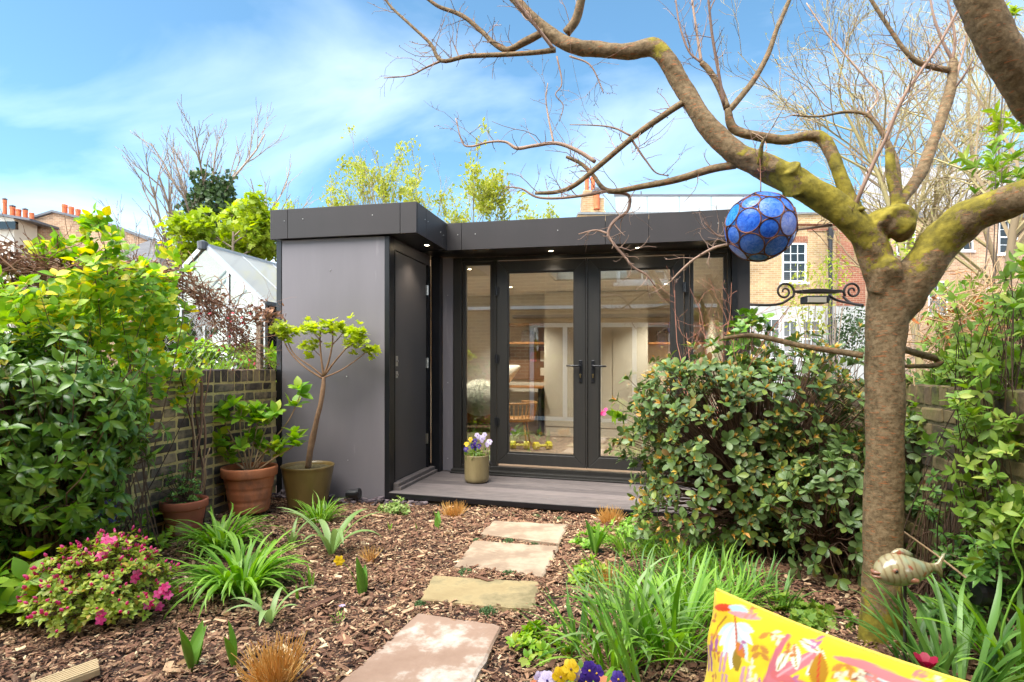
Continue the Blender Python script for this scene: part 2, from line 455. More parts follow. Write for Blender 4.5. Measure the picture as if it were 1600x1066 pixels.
def blades(geo, base, az, th0, droop, L, W, k=8, rnd=None, fold=0.25, powr=1.5, twist=0.0, m=0):
    """arching strap leaves; arrays of equal length"""
    n = len(L); s = np.linspace(0, 1, k)
    th = th0[:, None] + droop[:, None] * s[None] ** powr
    ds = L[:, None] / (k - 1)
    h = np.cumsum(np.sin(th) * ds, 1) - np.sin(th[:, :1]) * ds
    zz = np.cumsum(np.cos(th) * ds, 1) - np.cos(th[:, :1]) * ds
    azz = az[:, None] + twist * (s[None] ** 2) * NR.normal(0, 1, (n, 1))
    ax, ay = np.cos(azz), np.sin(azz)
    p = base[:, None, :] + np.stack([ax * h, ay * h, zz], -1)
    nv = np.stack([-np.cos(th) * ax, -np.cos(th) * ay, np.sin(th)], -1)
    side = np.stack([-ay, ax, np.zeros_like(ax)], -1)
    w = W[:, None] * (np.clip(0.45 + 1.6 * s, 0, 1) * np.clip((1 - s) * 2.4, 0, 1) ** 0.7)[None]
    V = np.stack([p - side * w[..., None] + nv * (fold * w)[..., None], p, p + side * w[..., None] + nv * (fold * w)[..., None]], 2)
    i = (np.arange(n) * k * 3)[:, None, None] + (np.arange(k - 1) * 3)[None, :, None]
    F = np.concatenate([np.stack([i + 0, i + 1, i + 4, i + 3], -1), np.stack([i + 1, i + 2, i + 5, i + 4], -1)], 2).reshape(-1, 4)
    if rnd is None: rnd = NR.random(n)
    geo.add(V.reshape(-1, 3), F, np.repeat(rnd, k * 3), m)
def thin(geo, paths, radii, sides=4, rnd=None, m=0):
    """many thin stems at once: paths (n,k,3), radii (n,k)"""
    n, k, _ = paths.shape
    T = nrm(np.gradient(paths, axis=1))
    ref = np.where(np.abs(T[:, :1, 2:3]) < 0.9, A([[[0, 0, 1.0]]]), A([[[1.0, 0, 0]]]))
    U = nrm(ref - T * np.sum(ref * T, -1, keepdims=True)); W = np.cross(T, U)
    a = np.arange(sides) * 2 * math.pi / sides
    V = paths[:, :, None, :] + radii[:, :, None, None] * (np.cos(a)[None, None, :, None] * U[:, :, None] + np.sin(a)[None, None, :, None] * W[:, :, None])
    b0 = (np.arange(n) * k * sides)[:, None, None]; i = (np.arange(k - 1) * sides)[None, :, None]; j = np.arange(sides)[None, None]; j2 = (j + 1) % sides
    F = np.stack([b0 + i + j, b0 + i + j2, b0 + i + sides + j2, b0 + i + sides + j], -1).reshape(-1, 4)
    if rnd is None: rnd = NR.random(n)
    geo.add(V.reshape(-1, 3), F, np.repeat(np.broadcast_to(rnd, (n,)), k * sides), m)
def grow(p0, d0, L, k=5, wig=0.15, up=0.0, rng=NR):
    n = len(p0); P_ = np.zeros((n, k, 3)); P_[:, 0] = p0; d = nrm(d0); st = (np.asarray(L) / (k - 1))
    for i in range(1, k):
        P_[:, i] = P_[:, i - 1] + d * np.reshape(st, (-1, 1))
        d = nrm(d + rng.normal(0, wig, (n, 3)) + A([0, 0, up]))
    return P_
def spread_dir(d, ang, rng=NR):
    r = rng.normal(0, 1, d.shape); r = nrm(r - d * np.sum(r * d, -1, keepdims=True))
    return nrm(d * np.cos(ang)[:, None] + r * np.sin(ang)[:, None])
def branch_out(paths, radii, nch, frac, ang, k=5, wig=0.15, up=0.03, tmin=0.3, rr=0.55, rng=NR):
    """children along each parent path"""
    n, kk, _ = paths.shape
    par = np.repeat(np.arange(n), nch); t = rng.uniform(tmin, 1.0, len(par)) * (kk - 1)
    i = np.minimum(t.astype(int), kk - 2); f = (t - i)[:, None]
    p0 = paths[par, i] * (1 - f) + paths[par, i + 1] * f
    d = nrm(paths[par, i + 1] - paths[par, i])
    Lp = np.linalg.norm(paths[:, 1:] - paths[:, :-1], axis=-1).sum(1)
    L = Lp[par] * rng.uniform(frac * 0.6, frac * 1.25, len(par)) * (1.15 - 0.5 * t / (kk - 1))
    dd = spread_dir(d, rng.uniform(ang * 0.6, ang * 1.25, len(par)), rng)
    C = grow(p0, dd, L, k, wig, up, rng)
    r0 = (radii[par, i]) * rr
    Rr = r0[:, None] * np.linspace(1, 0.35, k)[None]
    return C, Rr
# ------------------------------------------------------------------ shared materials
m_soil = PM('soil', [lin(39, 27, 23), lin(71, 50, 40), lin(96, 71, 57)], 14, 0.95, 0.6, bscale=60, bdist=0.02)
m_chip = RM('bark', [lin(77, 54, 44), lin(121, 86, 68), lin(148, 108, 85), lin(102, 73, 58), lin(178, 138, 107), lin(128, 94, 72), lin(210, 172, 135), lin(94, 68, 54), lin(238, 211, 168)], 0.85, 0, 0.25, bump=0.5, noise=0.12,
            pos=[0, .14, .3, .44, .56, .68, .8, .9, 1])
m_slab_pink = PM('sandstone_pink', [lin(144, 115, 95), lin(161, 132, 112), lin(170, 144, 123)], 5, 0.85, 0.3, bscale=50, dirt=lin(210, 199, 185), dirt_scale=5.2, dirt_cut=0.51, bdist=0.004)
m_slab_buff = PM('sandstone_buff', [lin(148, 127, 89), lin(165, 145, 104), lin(170, 153, 117)], 6, 0.85, 0.35, bscale=45, dirt=lin(127, 114, 80), dirt_scale=6, dirt_cut=0.5, bdist=0.004)
m_slab_tan = PM('sandstone_tan', [lin(138, 115, 96), lin(159, 137, 114), lin(167, 149, 126)], 6, 0.85, 0.35, bscale=45, dirt=lin(183, 161, 137), dirt_scale=6, dirt_cut=0.48, bdist=0.004)
m_fascia = PM('dark_board', [lin(52, 48, 47), lin(59, 53, 53)], 3, 0.5, 0.05, spec=0.35, bscale=200, bdist=0.001, stretch=(1, 1, .3))
m_panel = PM('grey_board', [lin(111, 105, 109), lin(118, 112, 116), lin(125, 118, 121)], 2.2, 0.55, 0.06, stretch=(1, 1, 0.16), dirt=lin(150, 143, 145), dirt_scale=6, dirt_cut=0.60, bscale=220, bdist=0.001, rough_var=0.08)
m_doorgrey = PM('grey_door', [lin(73, 69, 67), lin(81, 75, 73)], 2, 0.45, 0.05, bscale=200, bdist=0.001)
m_black = PM('black_trim', [lin(20, 20, 24), lin(26, 26, 30)], 4, 0.35, 0.0)
m_upvc = PM('graphite_frame', [lin(41, 39, 37), lin(48, 45, 41)], 40, 0.42, 0.12, stretch=(1, 1, 0.05), bscale=300, bdist=0.0008)
m_deck = PM('deck_board', [lin(92, 84, 83), lin(110, 101, 98), lin(127, 116, 113)], 7, 0.55, 0.25, stretch=(1.2, 9, 9), bscale=40, bdist=0.002, objrand=0.35, dirt=lin(142, 130, 121), dirt_scale=1.5, dirt_cut=0.58)
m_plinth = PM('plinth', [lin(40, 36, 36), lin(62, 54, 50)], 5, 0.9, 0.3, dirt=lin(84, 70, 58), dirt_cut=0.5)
m_steel = PM('steel', [lin(170, 168, 165), lin(200, 198, 195)], 10, 0.3, metal=1.0)
m_brass = PM('brass', [lin(190, 165, 110), lin(205, 180, 125)], 10, 0.3, metal=1.0)
m_glass = GLASS('window_glass', refl=0.20)
m_cream = PM('cream_paint', [lin(214, 205, 188), lin(220, 212, 196)], 2, 0.5)
m_white = PM('white_paint', [lin(222, 222, 220), lin(232, 232, 230)], 3, 0.45)
m_ceil = PM('ceiling_white', [lin(225, 222, 215), lin(230, 228, 222)], 2, 0.7)
m_floor = PM('room_floor', [lin(120, 104, 90), lin(140, 122, 106)], 5, 0.45, stretch=(1, 8, 1))
m_oak = PM('oak', [lin(150, 98, 52), lin(180, 122, 70), lin(196, 140, 86)], 8, 0.45, stretch=(0.6, 6, 6))
m_cork = PM('cork', [lin(108, 74, 52), lin(132, 94, 66)], 60, 0.9)
m_lamp = EMIT('lamp_glow', (1.0, 0.80, 0.52, 1), 14)
m_darkgrey = PM('dark_grey', [lin(52, 52, 54), lin(60, 60, 62)], 4, 0.6)
m_slate = RM('slate_chip', [lin(92, 80, 84), lin(112, 98, 100), lin(128, 114, 116), lin(100, 86, 92)], 0.7, bump=0.3)

# ------------------------------------------------------------------ ground
GW = A([-2.123, 5.02, 0])       # where the left garden wall meets the garden room
def left_wall_x(y): return GW[0] - (GW[1] - y) * E2[0] / E2[1]
RW = A([1.95, 2.1, 0])          # a foot point of the right garden wall
def right_wall_x(y): return RW[0] + (y - RW[1]) * E2[0] / E2[1]
def gh(x, y):
    x = np.asarray(x, float); y = np.asarray(y, float)
    h = 0.010 * np.sin(x * 5.1 + 1.3) * np.cos(y * 4.3) + 0.007 * np.sin(x * 11.7 + y * 9.1) + 0.004 * np.sin(x * 27 - y * 31)
    near = np.clip((9 - np.hypot(x, y - 2)) / 3, 0, 1)
    return h * near
xs = np.concatenate([np.linspace(-160, -8, 14), np.linspace(-6, 6, 161), np.linspace(8, 160, 14)])
ys = np.concatenate([np.linspace(-60, -3, 8), np.linspace(-1, 7, 121), np.linspace(9, 260, 16)])
XX, YY = np.meshgrid(xs, ys)
gV = np.stack([XX, YY, gh(XX, YY) - 0.012], -1).reshape(-1, 3)
nx, ny = len(xs), len(ys)
ii, jj = np.meshgrid(np.arange(nx - 1), np.arange(ny - 1)); a0 = (jj * nx + ii).ravel()
g = Geo(); g.add(gV, np.stack([a0, a0 + 1, a0 + nx + 1, a0 + nx], -1))
obj('ground', g, m_soil, smooth=True, kind='structure', loc=(0, 0, 0))

# ------------------------------------------------------------------ stepping stones
def poly_in(poly, x, y):
    inside = np.zeros(len(x), bool); n = len(poly)
    for i in range(n):
        x1, y1 = poly[i][:2]; x2, y2 = poly[(i + 1) % n][:2]
        c = ((y1 > y) != (y2 > y)) & (x < (x2 - x1) * (y - y1) / (y2 - y1 + 1e-12) + x1)
        inside ^= c
    return inside
SLABS = [
    ([(655, 957), (785, 976), (712, 1128), (455, 1128)], m_slab_pink, 'large pinkish sandstone slab with pale bloom, nearest in the path'),
    ([(676, 899), (846, 909), (836, 950), (657, 936)], m_slab_buff, 'yellowish buff sandstone slab, second from the front in the path'),
    ([(741, 844), (874, 853), (849, 899), (710, 884)], m_slab_tan, 'tan sandstone slab, third from the front in the path'),
    ([(771, 813), (888, 819), (874, 848), (750, 833)], m_slab_tan, 'small tan sandstone slab closest to the decking step'),
]
slab_polys = []
for px, mt, lab in SLABS:
    ZT = 0.022
    c = [G(a, b, ZT) for a, b in px]
    out = []
    for i in range(4):
        p, q = c[i], c[(i + 1) % 4]; nn = 9
        for k in range(nn):
            s = k / nn
            v = p * (1 - s) + q * s
            v = v + A([RNG.gauss(0, 0.0035), RNG.gauss(0, 0.0035), 0])
            out.append(v)
    out = A(out); cen = out.mean(0)
    slab_polys.append(out)
    ins = cen + (out - cen) * (1 - 0.012 / np.linalg.norm(out - cen, axis=1, keepdims=True))
    n = len(out)
    zt = ZT + NR.normal(0, 0.0012, n)
    ins2 = cen + (out - cen) * 0.5
    V = np.vstack([np.c_[out[:, :2] + NR.normal(0, .003, (n, 2)), np.full(n, -0.03)], np.c_[out[:, :2], zt - 0.007], np.c_[ins[:, :2], zt], np.c_[ins2[:, :2], np.full(n, ZT) + NR.normal(0, .0008, n)], [[cen[0], cen[1], ZT]]])
    F = []
    for i in range(n):
        j = (i + 1) % n
        for r in range(3): F.append([r * n + i, r * n + j, (r + 1) * n + j, (r + 1) * n + i])
        F.append([3 * n + i, 3 * n + j, 4 * n, -1])
    g = Geo(); g.add(V[:, :3], A(F))
    o = obj('paving_slab', g, mt, smooth=False, label=lab, cat='paving slab', group='stepping stones in the bark path')

# ------------------------------------------------------------------ bark mulch
def chips(n, x0, x1, y0, y1, Ls, keep=None):
    x = NR.uniform(x0, x1, n); y = NR.uniform(y0, y1, n)
    ok = (x > left_wall_x(y) + 0.02) & (x < right_wall_x(y) - 0.02)
    tt = (x - C0[0]) * E1[0] + (y - C0[1]) * E1[1]; uu = (x - C0[0]) * E2[0] + (y - C0[1]) * E2[1]
    ok &= ~((uu > -0.02) & (tt > -1.2))
    # only what the view and a step to its side take in
    ok &= (np.abs(x) < 0.25 + 1.05 * y)
    for sp in slab_polys:
        cc = sp.mean(0); ok &= ~poly_in(cc + (sp - cc) * 0.945, x, y)
    x, y = x[ok], y[ok]; n = len(x)
    L = np.exp(NR.normal(math.log(Ls), 0.45, n)); W = L * NR.uniform(0.16, 0.46, n); Tk = np.clip(W * NR.uniform(0.12, 0.35, n), 0.0015, 0.01)
    yaw = NR.random(n) * 6.283; pit = NR.normal(0, 0.22, n); rol = NR.normal(0, 0.3, n)
    cy, sy = np.cos(yaw), np.sin(yaw)
    d = np.stack([cy * np.cos(pit), sy * np.cos(pit), np.sin(pit)], -1)
    s = np.stack([-sy * np.cos(rol), cy * np.cos(rol), np.sin(rol)], -1)
    u = np.cross(d, s)
    c = np.stack([x, y, gh(x, y) + np.abs(NR.normal(0.004, 0.008, n))], -1)
    base = A([[-.5, -.5, -.5], [.5, -.5, -.5], [.5, .5, -.5], [-.5, .5, -.5], [-.5, -.5, .5], [.5, -.5, .5], [.5, .5, .5], [-.5, .5, .5]])
    jit = base[None] * (1 + NR.normal(0, 0.28, (n, 8, 3)))
    V = c[:, None] + jit[..., :1] * (L[:, None, None] * d[:, None]) + jit[..., 1:2] * (W[:, None, None] * s[:, None]) + jit[..., 2:] * (Tk[:, None, None] * u[:, None])
    f = A([[4, 5, 6, 7], [0, 1, 5, 4], [1, 2, 6, 5], [2, 3, 7, 6], [3, 0, 4, 7]])
    F = (f[None] + (np.arange(n) * 8)[:, None, None]).reshape(-1, 4)
    return V.reshape(-1, 3), F, np.repeat(NR.random(n), 8)
g = Geo()
for a in ((42000, -2.9, 2.2, 1.5, 3.2, .0165), (52000, -2.6, 2.4, 3.0, 5.1, .0165), (44000, -2.9, 2.4, 1.5, 5.1, .0095), (1000, -2.9, 2.4, 1.6, 4.6, .045)):
    V, F, r = chips(*a); g.add(V, F, r)
obj('bark_mulch', g, m_chip, label='brown bark chip mulch covering the flower beds', cat='mulch', kind='stuff', loc=(0, 3, 0))

# fallen leaves and crumbs on the bark
g = Geo(); n = 260
lx = NR.uniform(-2.3, 2.0, n); ly = NR.uniform(1.8, 4.6, n)
ok = (lx > left_wall_x(ly) + .1) & (lx < right_wall_x(ly) - .1)
for sp in slab_polys: ok &= ~poly_in(sp, lx, ly)
lx, ly = lx[ok], ly[ok]; n = len(lx)
scatter(g, L_OVAL, np.stack([lx, ly, gh(lx, ly) + .014], -1), np.c_[NR.normal(0, 1, (n, 2)), NR.normal(0, .15, n)], NR.normal(0, .35, (n, 3)) + A([0, 0, 1]), NR.uniform(.018, .05, n))
obj('leaf_litter', g, RM('dead_leaf', [lin(120, 86, 56), lin(150, 116, 78), lin(96, 70, 48), lin(172, 142, 98)], .8, .15), smooth=True, label='dry brown leaves scattered over the bark mulch', cat='leaves', kind='stuff')

# slate chippings along the foot of the garden room
g = Geo()
for k in range(95):
    t = RNG.uniform(-1.08, 0.35); u = RNG.uniform(-0.2, -0.03) * (1 if t < -0.05 else 0.55)
    p = B(t, u, 0.012 + 0.028 * RNG.random()); yaw = RNG.random() * 6.28
    L = RNG.uniform(.02, .05); W = L * RNG.uniform(.5, .9); T_ = RNG.uniform(.004, .009)
    d = A([math.cos(yaw), math.sin(yaw), RNG.gauss(0, .18)]); s = A([-math.sin(yaw), math.cos(yaw), RNG.gauss(0, .18)])
    n = 7; ang = np.sort(NR.random(n) * 6.28); r_ = NR.uniform(.7, 1.1, n)
    top = p + (np.cos(ang) * r_)[:, None] * d * L + (np.sin(ang) * r_)[:, None] * s * W
    V = np.vstack([top - A([0, 0, T_]), top + A([0, 0, T_]), [p + A([0, 0, T_])]])
    F = [[i, (i + 1) % n, n + (i + 1) % n, n + i] for i in range(n)] + [[n + i, n + (i + 1) % n, 2 * n, -1] for i in range(n)]
    g.add(V, A(F), RNG.random())
obj('slate_chippings', g, m_slate, label='purple grey slate chippings along the garden room foot', cat='gravel', kind='stuff')

# ------------------------------------------------------------------ brick garden walls
def brick_meshes(mat, size, n=6, nm='brick'):
    out = []
    for k in range(n):
        r_ = np.random.default_rng(100 + k)
        sx, sy, sz = [v / 2 for v in size]; c = 0.007
        V = []
        for z in (-1, 1):
            for y in (-1, 1):
                for x in (-1, 1):
                    V += [[x * (sx - c), y * (sy - c), z * sz], [x * (sx - c), y * sy, z * (sz - c)], [x * sx, y * (sy - c), z * (sz - c)]]
        V = A(V) + r_.normal(0, 0.0022, (24, 3))
        bm = __import__('bmesh').new()
        vs = [bm.verts.new(v) for v in V]
        res = __import__('bmesh').ops.convex_hull(bm, input=vs)
        me = bpy.data.meshes.new(nm); bm.to_mesh(me); bm.free()
        me.materials.append(mat)
        out.append(me)
    return out
m_brick_l = PM('old_brick', [lin(70, 59, 54), lin(104, 88, 75), lin(141, 121, 98), lin(93, 82, 72), lin(169, 144, 110)], 9, 0.92, 0.7, bscale=55, objrand=0.8, pos=[.15, .35, .52, .66, .88], dirt=lin(176, 167, 106), dirt_scale=7, dirt_cut=0.63, bdist=0.006)
m_mortar_l = PM('ochre_mortar', [lin(188, 164, 103), lin(215, 190, 127), lin(168, 147, 95)], 18, 0.95, 0.8, bscale=80, dirt=lin(134, 140, 63), dirt_scale=3, dirt_cut=0.55)
m_brick_r = PM('mossy_brick', [lin(75, 63, 50), lin(116, 95, 70), lin(141, 120, 82)], 9, 0.92, 0.7, bscale=55, objrand=0.6, dirt=lin(116, 118, 59), dirt_scale=5, dirt_cut=0.5, bdist=0.006)
m_mortar_r = PM('mossy_mortar', [lin(98, 88, 62), lin(122, 108, 76)], 15, 0.95, 0.8, bscale=80, dirt=lin(80, 84, 40), dirt_scale=3, dirt_cut=0.48)
def brick_wall(label, A0, length, height, side, mb, mm):
    """wall from A0 running towards the viewer along -E2; its face looks along side*E1"""
    th = 0.215
    d = -E2; nrm_ = side * E1
    th_c = 0.105
    root = thing('garden_wall', label, 'wall', A0)
    rotm = Matrix(((d[0], -nrm_[0], 0), (d[1], -nrm_[1], 0), (0, 0, 1))).to_4x4()
    def place(me, s, off, z, j=True, rx=0):
        p = A0 + d * s - nrm_ * off
        M4 = Matrix.Translation(Vector((p[0], p[1], z))) @ rotm
        if rx: M4 = M4 @ Matrix.Rotation(rx, 4, 'Y')
        if j: M4 = M4 @ Matrix.Rotation(RNG.gauss(0, .008), 4, 'Z') @ Matrix.Rotation(RNG.gauss(0, .006), 4, 'Y')
        inst('brick', me, root, M4)
    g = Geo(); c = A0 + d * (length / 2) - nrm_ * (th / 2 + .0045)
    hh = height - th_c
    g.obox(c + A([0, 0, hh / 2 - .05]), d * (length / 2), nrm_ * (th / 2 - .002), A([0, 0, hh / 2 + .05]))
    g.obox(c + A([0, 0, height - th_c / 2 - .004]), d * (length / 2), nrm_ * (th / 2 - .004), A([0, 0, th_c / 2 - .004]))
    obj('mortar', g, mm, root)
    S = brick_meshes(mb, (0.212, 0.1, 0.060)); Hh = brick_meshes(mb, (0.099, 0.1, 0.060), 4); Cp = brick_meshes(mb, (0.064, 0.215, 0.1), 5)
    nc = int(round(hh / 0.078)); rh = hh / nc
    for r in range(nc):
        s = -0.05 if r % 2 else -0.16
        q = r % 2
        while s < length:
            w = 0.215 if q == 0 else 0.102
            if s + w * 0.6 > 0 and s + w * .5 < length: place(RNG.choice(S if q == 0 else Hh), s + w / 2, 0.05 - RNG.uniform(-.003, .005), r * rh + rh / 2)
            s += w + 0.014; q = 1 - q
    s = 0.035
    while s < length:
        place(RNG.choice(Cp), s, th / 2 + .003, height - 0.05 + RNG.gauss(0, .002))
        s += 0.0745
    return root
brick_wall('old brown brick garden wall with ochre mortar behind the terracotta pots', GW + A([0, 0, 0]), 2.75, 1.135, 1, m_brick_l, m_mortar_l)
wr0 = A([right_wall_x(5.0), 5.0, 0])
brick_wall('mossy dark brick wall behind the tree trunk and fish ornament', wr0, 3.3, 1.06, -1, m_brick_r, m_mortar_r)

# ------------------------------------------------------------------ garden room
def bb(g, t0, t1, u0, u1, z0, z1, **k): return g.box(t0, t1, u0, u1, z0, z1, fn=B, **k)
room = thing('garden_room', 'dark grey flat roofed garden room with glazed double doors and decking', 'garden room', C0)
T_L, T_R, UF = -1.10, 3.06, 1.065       # left end, right end, plane of the glazed front
ZS = 2.29                                # soffit height
def part(name, boxes, mat, parent=room, bevel=0.0, **k):
    g = Geo()
    for b_ in boxes: bb(g, *b_)
    return obj(name, g, mat, parent, bevel=bevel, **k)
# left block
wp = part('wall_panel', [(T_L + .055, -.043, 0.0, .03, -.05, ZS - .01)], m_panel, label='matt grey board facing of the left block')
part('corner_trim', [(T_L, T_L + .05, -.004, .05, -.05, ZS - .012)], m_black, bevel=.002)
part('corner_trim', [(-.04, .004, -.006, .095, -.05, ZS - .012)], m_black, bevel=.002)
part('side_wall', [(T_L + .01, T_L + .045, .05, 4.25, -.05, ZS)], m_black)
part('wall_core', [(T_L + .05, -.045, .035, .09, -.05, ZS - .013)], m_darkgrey)
part('partition_wall', [(T_L + .05, -.075, 1.0, 1.06, .1, ZS)], m_cream)
part('store_wall', [(-.07, -.045, .1, 1.04, .0, ZS - .004)], m_black)
def screw(parent, t, u, z, nx_=(0, -1), r=.0055):
    g = Geo(); c = B(t, u, z); n_ = nx_[0] * E1 + nx_[1] * E2
    g.tube([c - n_ * .002, c + n_ * .0025, c + n_ * .005], [r, r, r * .55], 10, 0)
    return obj('screw', g, m_steel, parent, smooth=True)
for t, z in ((-.56, 2.0), (-.40, 1.07), (-.39, .34)): screw(wp, t, -.0005, z)
# store door in the side of the block
part('lintel', [(-.035, .0, .1, .93, 2.185, ZS - .006)], m_doorgrey, bevel=.002)
part('door_frame', [(-.035, .006, .097, .117, .15, 2.183), (-.035, .006, .862, .935, .15, 2.183)], m_black)
sd = part('store_door', [(-.035, -.012, .12, .859, .155, 2.18)], m_doorgrey, bevel=.002, label='flush grey door of the storage cupboard')
for z in (1.93, 1.2, .44):
    g = Geo(); bb(g, -.012, .0, .838, .857, z - .05, z + .05); g.cyl(B(.004, .86, z - .05), B(.004, .86, z + .05), .006, n=10)
    obj('hinge', g, m_steel, sd)
for z, h in ((1.21, .045), (1.09, .03)):
    g = Geo(); bb(g, -.012, -.004, .145, .185, z - h, z + h); g.cyl(B(-.004, .165, z), B(.006, .165, z), .011, n=14)
    bb(g, -.004, -.002, .152, .178, z + h * .45, z + h * .8)
    obj('lock_plate', g, m_steel, sd, bevel=.001)
part('door_sill', [(-.02, .075, .075, .95, .088, .118), (-.02, .05, .078, .95, .118, .15)], m_deck, bevel=.003)
# return wall beside the glazing
part('black_post', [(.003, .095, .955, 1.06, .0, ZS - .005)], m_black)
sp = part('cladding_strip', [(.1, .208, 1.035, 1.055, .094, ZS - .008)], m_panel)
for z in (1.0, .22, 1.9): screw(sp, .154, 1.0345, z, r=.006)
part('corner_post', [(2.90, 2.945, 1.0, 1.1, .0, ZS - .006)], m_black)
part('cladding_strip', [(2.948, T_R - .004, 1.02, 1.05, .0, ZS - .007)], m_fascia)
part('side_wall', [(T_R - .06, T_R - .01, 1.06, 4.25, -.05, ZS)], m_fascia)
# glazing frame
gf = part('glazing_frame', [(.212, .30, 1.04, 1.11, .094, ZS - .009), (2.868, 2.897, 1.04, 1.11, .094, ZS - .009), (.302, 2.866, 1.04, 1.11, 2.245, ZS - .010), (.302, 2.866, 1.04, 1.11, .116, .165),
     (.638, .674, 1.042, 1.109, .167, 2.243), (2.488, 2.535, 1.042, 1.109, .167, 2.243)], m_upvc, bevel=.003)
part('threshold', [(.212, 2.90, .965, 1.038, .094, .128), (.212, 2.90, .93, .964, .094, .106)], m_upvc, bevel=.003)
def pane_frame(name, t0, t1, z0, z1, w, u0, u1, parent, mat=m_upvc, wb=None):
    wb = wb or w
    g = Geo()
    # mitred members: front face trapezia with depth
    def member(q):   # four (t,z) corners, extruded u0..u1
        V = [B(a, u0, b) for a, b in q] + [B(a, u1, b) for a, b in q]
        g.add(A(V), A([[3, 2, 1, 0], [4, 5, 6, 7], [0, 1, 5, 4], [1, 2, 6, 5], [2, 3, 7, 6], [3, 0, 4, 7]]))
    o_ = [(t0, z0), (t1, z0), (t1, z1), (t0, z1)]; i_ = [(t0 + w, z0 + wb), (t1 - w, z0 + wb), (t1 - w, z1 - w), (t0 + w, z1 - w)]
    e = .0006
    for k in range(4):
        k2 = (k + 1) % 4
        member([o_[k], o_[k2], i_[k2], i_[k]])
    fr = obj(name, g, mat, parent, bevel=.004)
    g = Geo(); bb(g, t0 + w - .006, t1 - w + .006, (u0 + u1) / 2 - .004, (u0 + u1) / 2 + .004, z0 + wb - .006, z1 - w + .006)
    obj('glass_pane', g, m_glass, fr)
    return fr
for t0, t1, lab, hd in ((.684, 1.572, 'left leaf of the glazed double doors', 1), (1.592, 2.480, 'right leaf of the glazed double doors', -1)):
    lf = pane_frame('glazed_door', t0, t1, .20, 2.228, .108, 1.012, 1.078, room)
    lf['label'] = lab
    # bead round the glass
    g = Geo()
    i0, i1, j0, j1 = t0 + .108, t1 - .108, .308, 2.12
    for b_ in ((i0, i0 + .014, 1.026, 1.036, j0, j1), (i1 - .014, i1, 1.026, 1.036, j0, j1), (i0 + .015, i1 - .015, 1.026, 1.036, j1 - .014, j1), (i0 + .015, i1 - .015, 1.02, 1.036, j0, j0 + .016)): bb(g, *b_)
    obj('glazing_bead', g, m_upvc, lf)
    th = t1 - .05 if hd > 0 else t0 + .05
    g = Geo(); bb(g, th - .016, th + .016, 1.0, 1.011, 1.03, 1.245)
    ho = obj('handle', g, m_black, lf, bevel=.004)
    g = Geo(); g.tube([B(th, 1.0, 1.19), B(th, .962, 1.19), B(th - hd * .02, .952, 1.19), B(th - hd * .13, .952, 1.188)], [.009, .009, .009, .008], 10, 3)
    obj('lever', g, m_black, ho, smooth=True)
    g = Geo(); g.cyl(B(th, 1.002, 1.105), B(th, .99, 1.105), .009, n=12); bb(g, th - .005, th + .005, .991, 1.0, 1.075, 1.1)
    obj('key_barrel', g, m_brass, ho)
    hx = t0 - .006 if hd > 0 else t1 + .006
    for z in (.62, 1.25, 1.93) if hd > 0 else (1.93, 1.25):
        g = Geo(); g.cyl(B(hx, .998, z - .045), B(hx, .998, z + .045), .012, n=12); bb(g, hx - .02, hx + .03, 1.002, 1.0115, z - .04, z + .04)
        obj('hinge', g, m_black, lf, smooth=False)
part('meeting_bead', [(1.5745, 1.5895, 1.0, 1.07, .2, 2.228)], m_upvc, bevel=.003)
pane_frame('side_light', .306, .636, .168, 2.24, .036, 1.055, 1.1, room)
pane_frame('side_light', 2.54, 2.863, .168, 2.24, .03, 1.055, 1.1, room)
# fascia boards with screws
ZF0, ZF1 = 2.285, 2.545
FO = -.05; TE = .273; UR = .678; TRE = 3.10
def fascia(t0, t1, u0, u1, scr, n_):
    g = Geo(); bb(g, t0, t1, u0, u1, ZF0, ZF1)
    o = obj('fascia_board', g, m_fascia, room, bevel=.0015)
    for t, u, z in scr: screw(o, t, u, z, n_, .0048)
f_ = (0, -1); s_ = (1, 0)
fascia(T_L - .03, -.955, FO, FO + .02, [(-.985, FO, 2.44)], f_)
fascia(-.951, .122, FO, FO + .02, [(-.80, FO, 2.45), (-.13, FO, 2.45)], f_)
fascia(.126, TE - .002, FO, FO + .02, [], f_)
fascia(TE - .02, TE, FO + .022, .16, [(TE, .13, 2.44)], s_)
fascia(TE - .02, TE, .164, .55, [(TE, .2, 2.44), (TE, .51, 2.42)], s_)
fascia(TE - .02, TE, .554, UR - .001, [(TE, .59, 2.41)], s_)
fascia(TE - .001, .42, UR, UR + .02, [(.385, UR, 2.43)], f_)
fascia(.424, 1.78, UR, UR + .02, [(.56, UR, 2.43), (1.35, UR, 2.43)], f_)
fascia(1.784, 2.16, UR, UR + .02, [(1.83, UR, 2.43)], f_)
fascia(2.164, TRE, UR, UR + .02, [(2.74, UR, 2.43)], f_)
fascia(TRE - .02, TRE, UR + .022, 4.3, [], s_)
fascia(T_L - .03, T_L - .01, FO + .022, 4.3, [], (-1, 0))
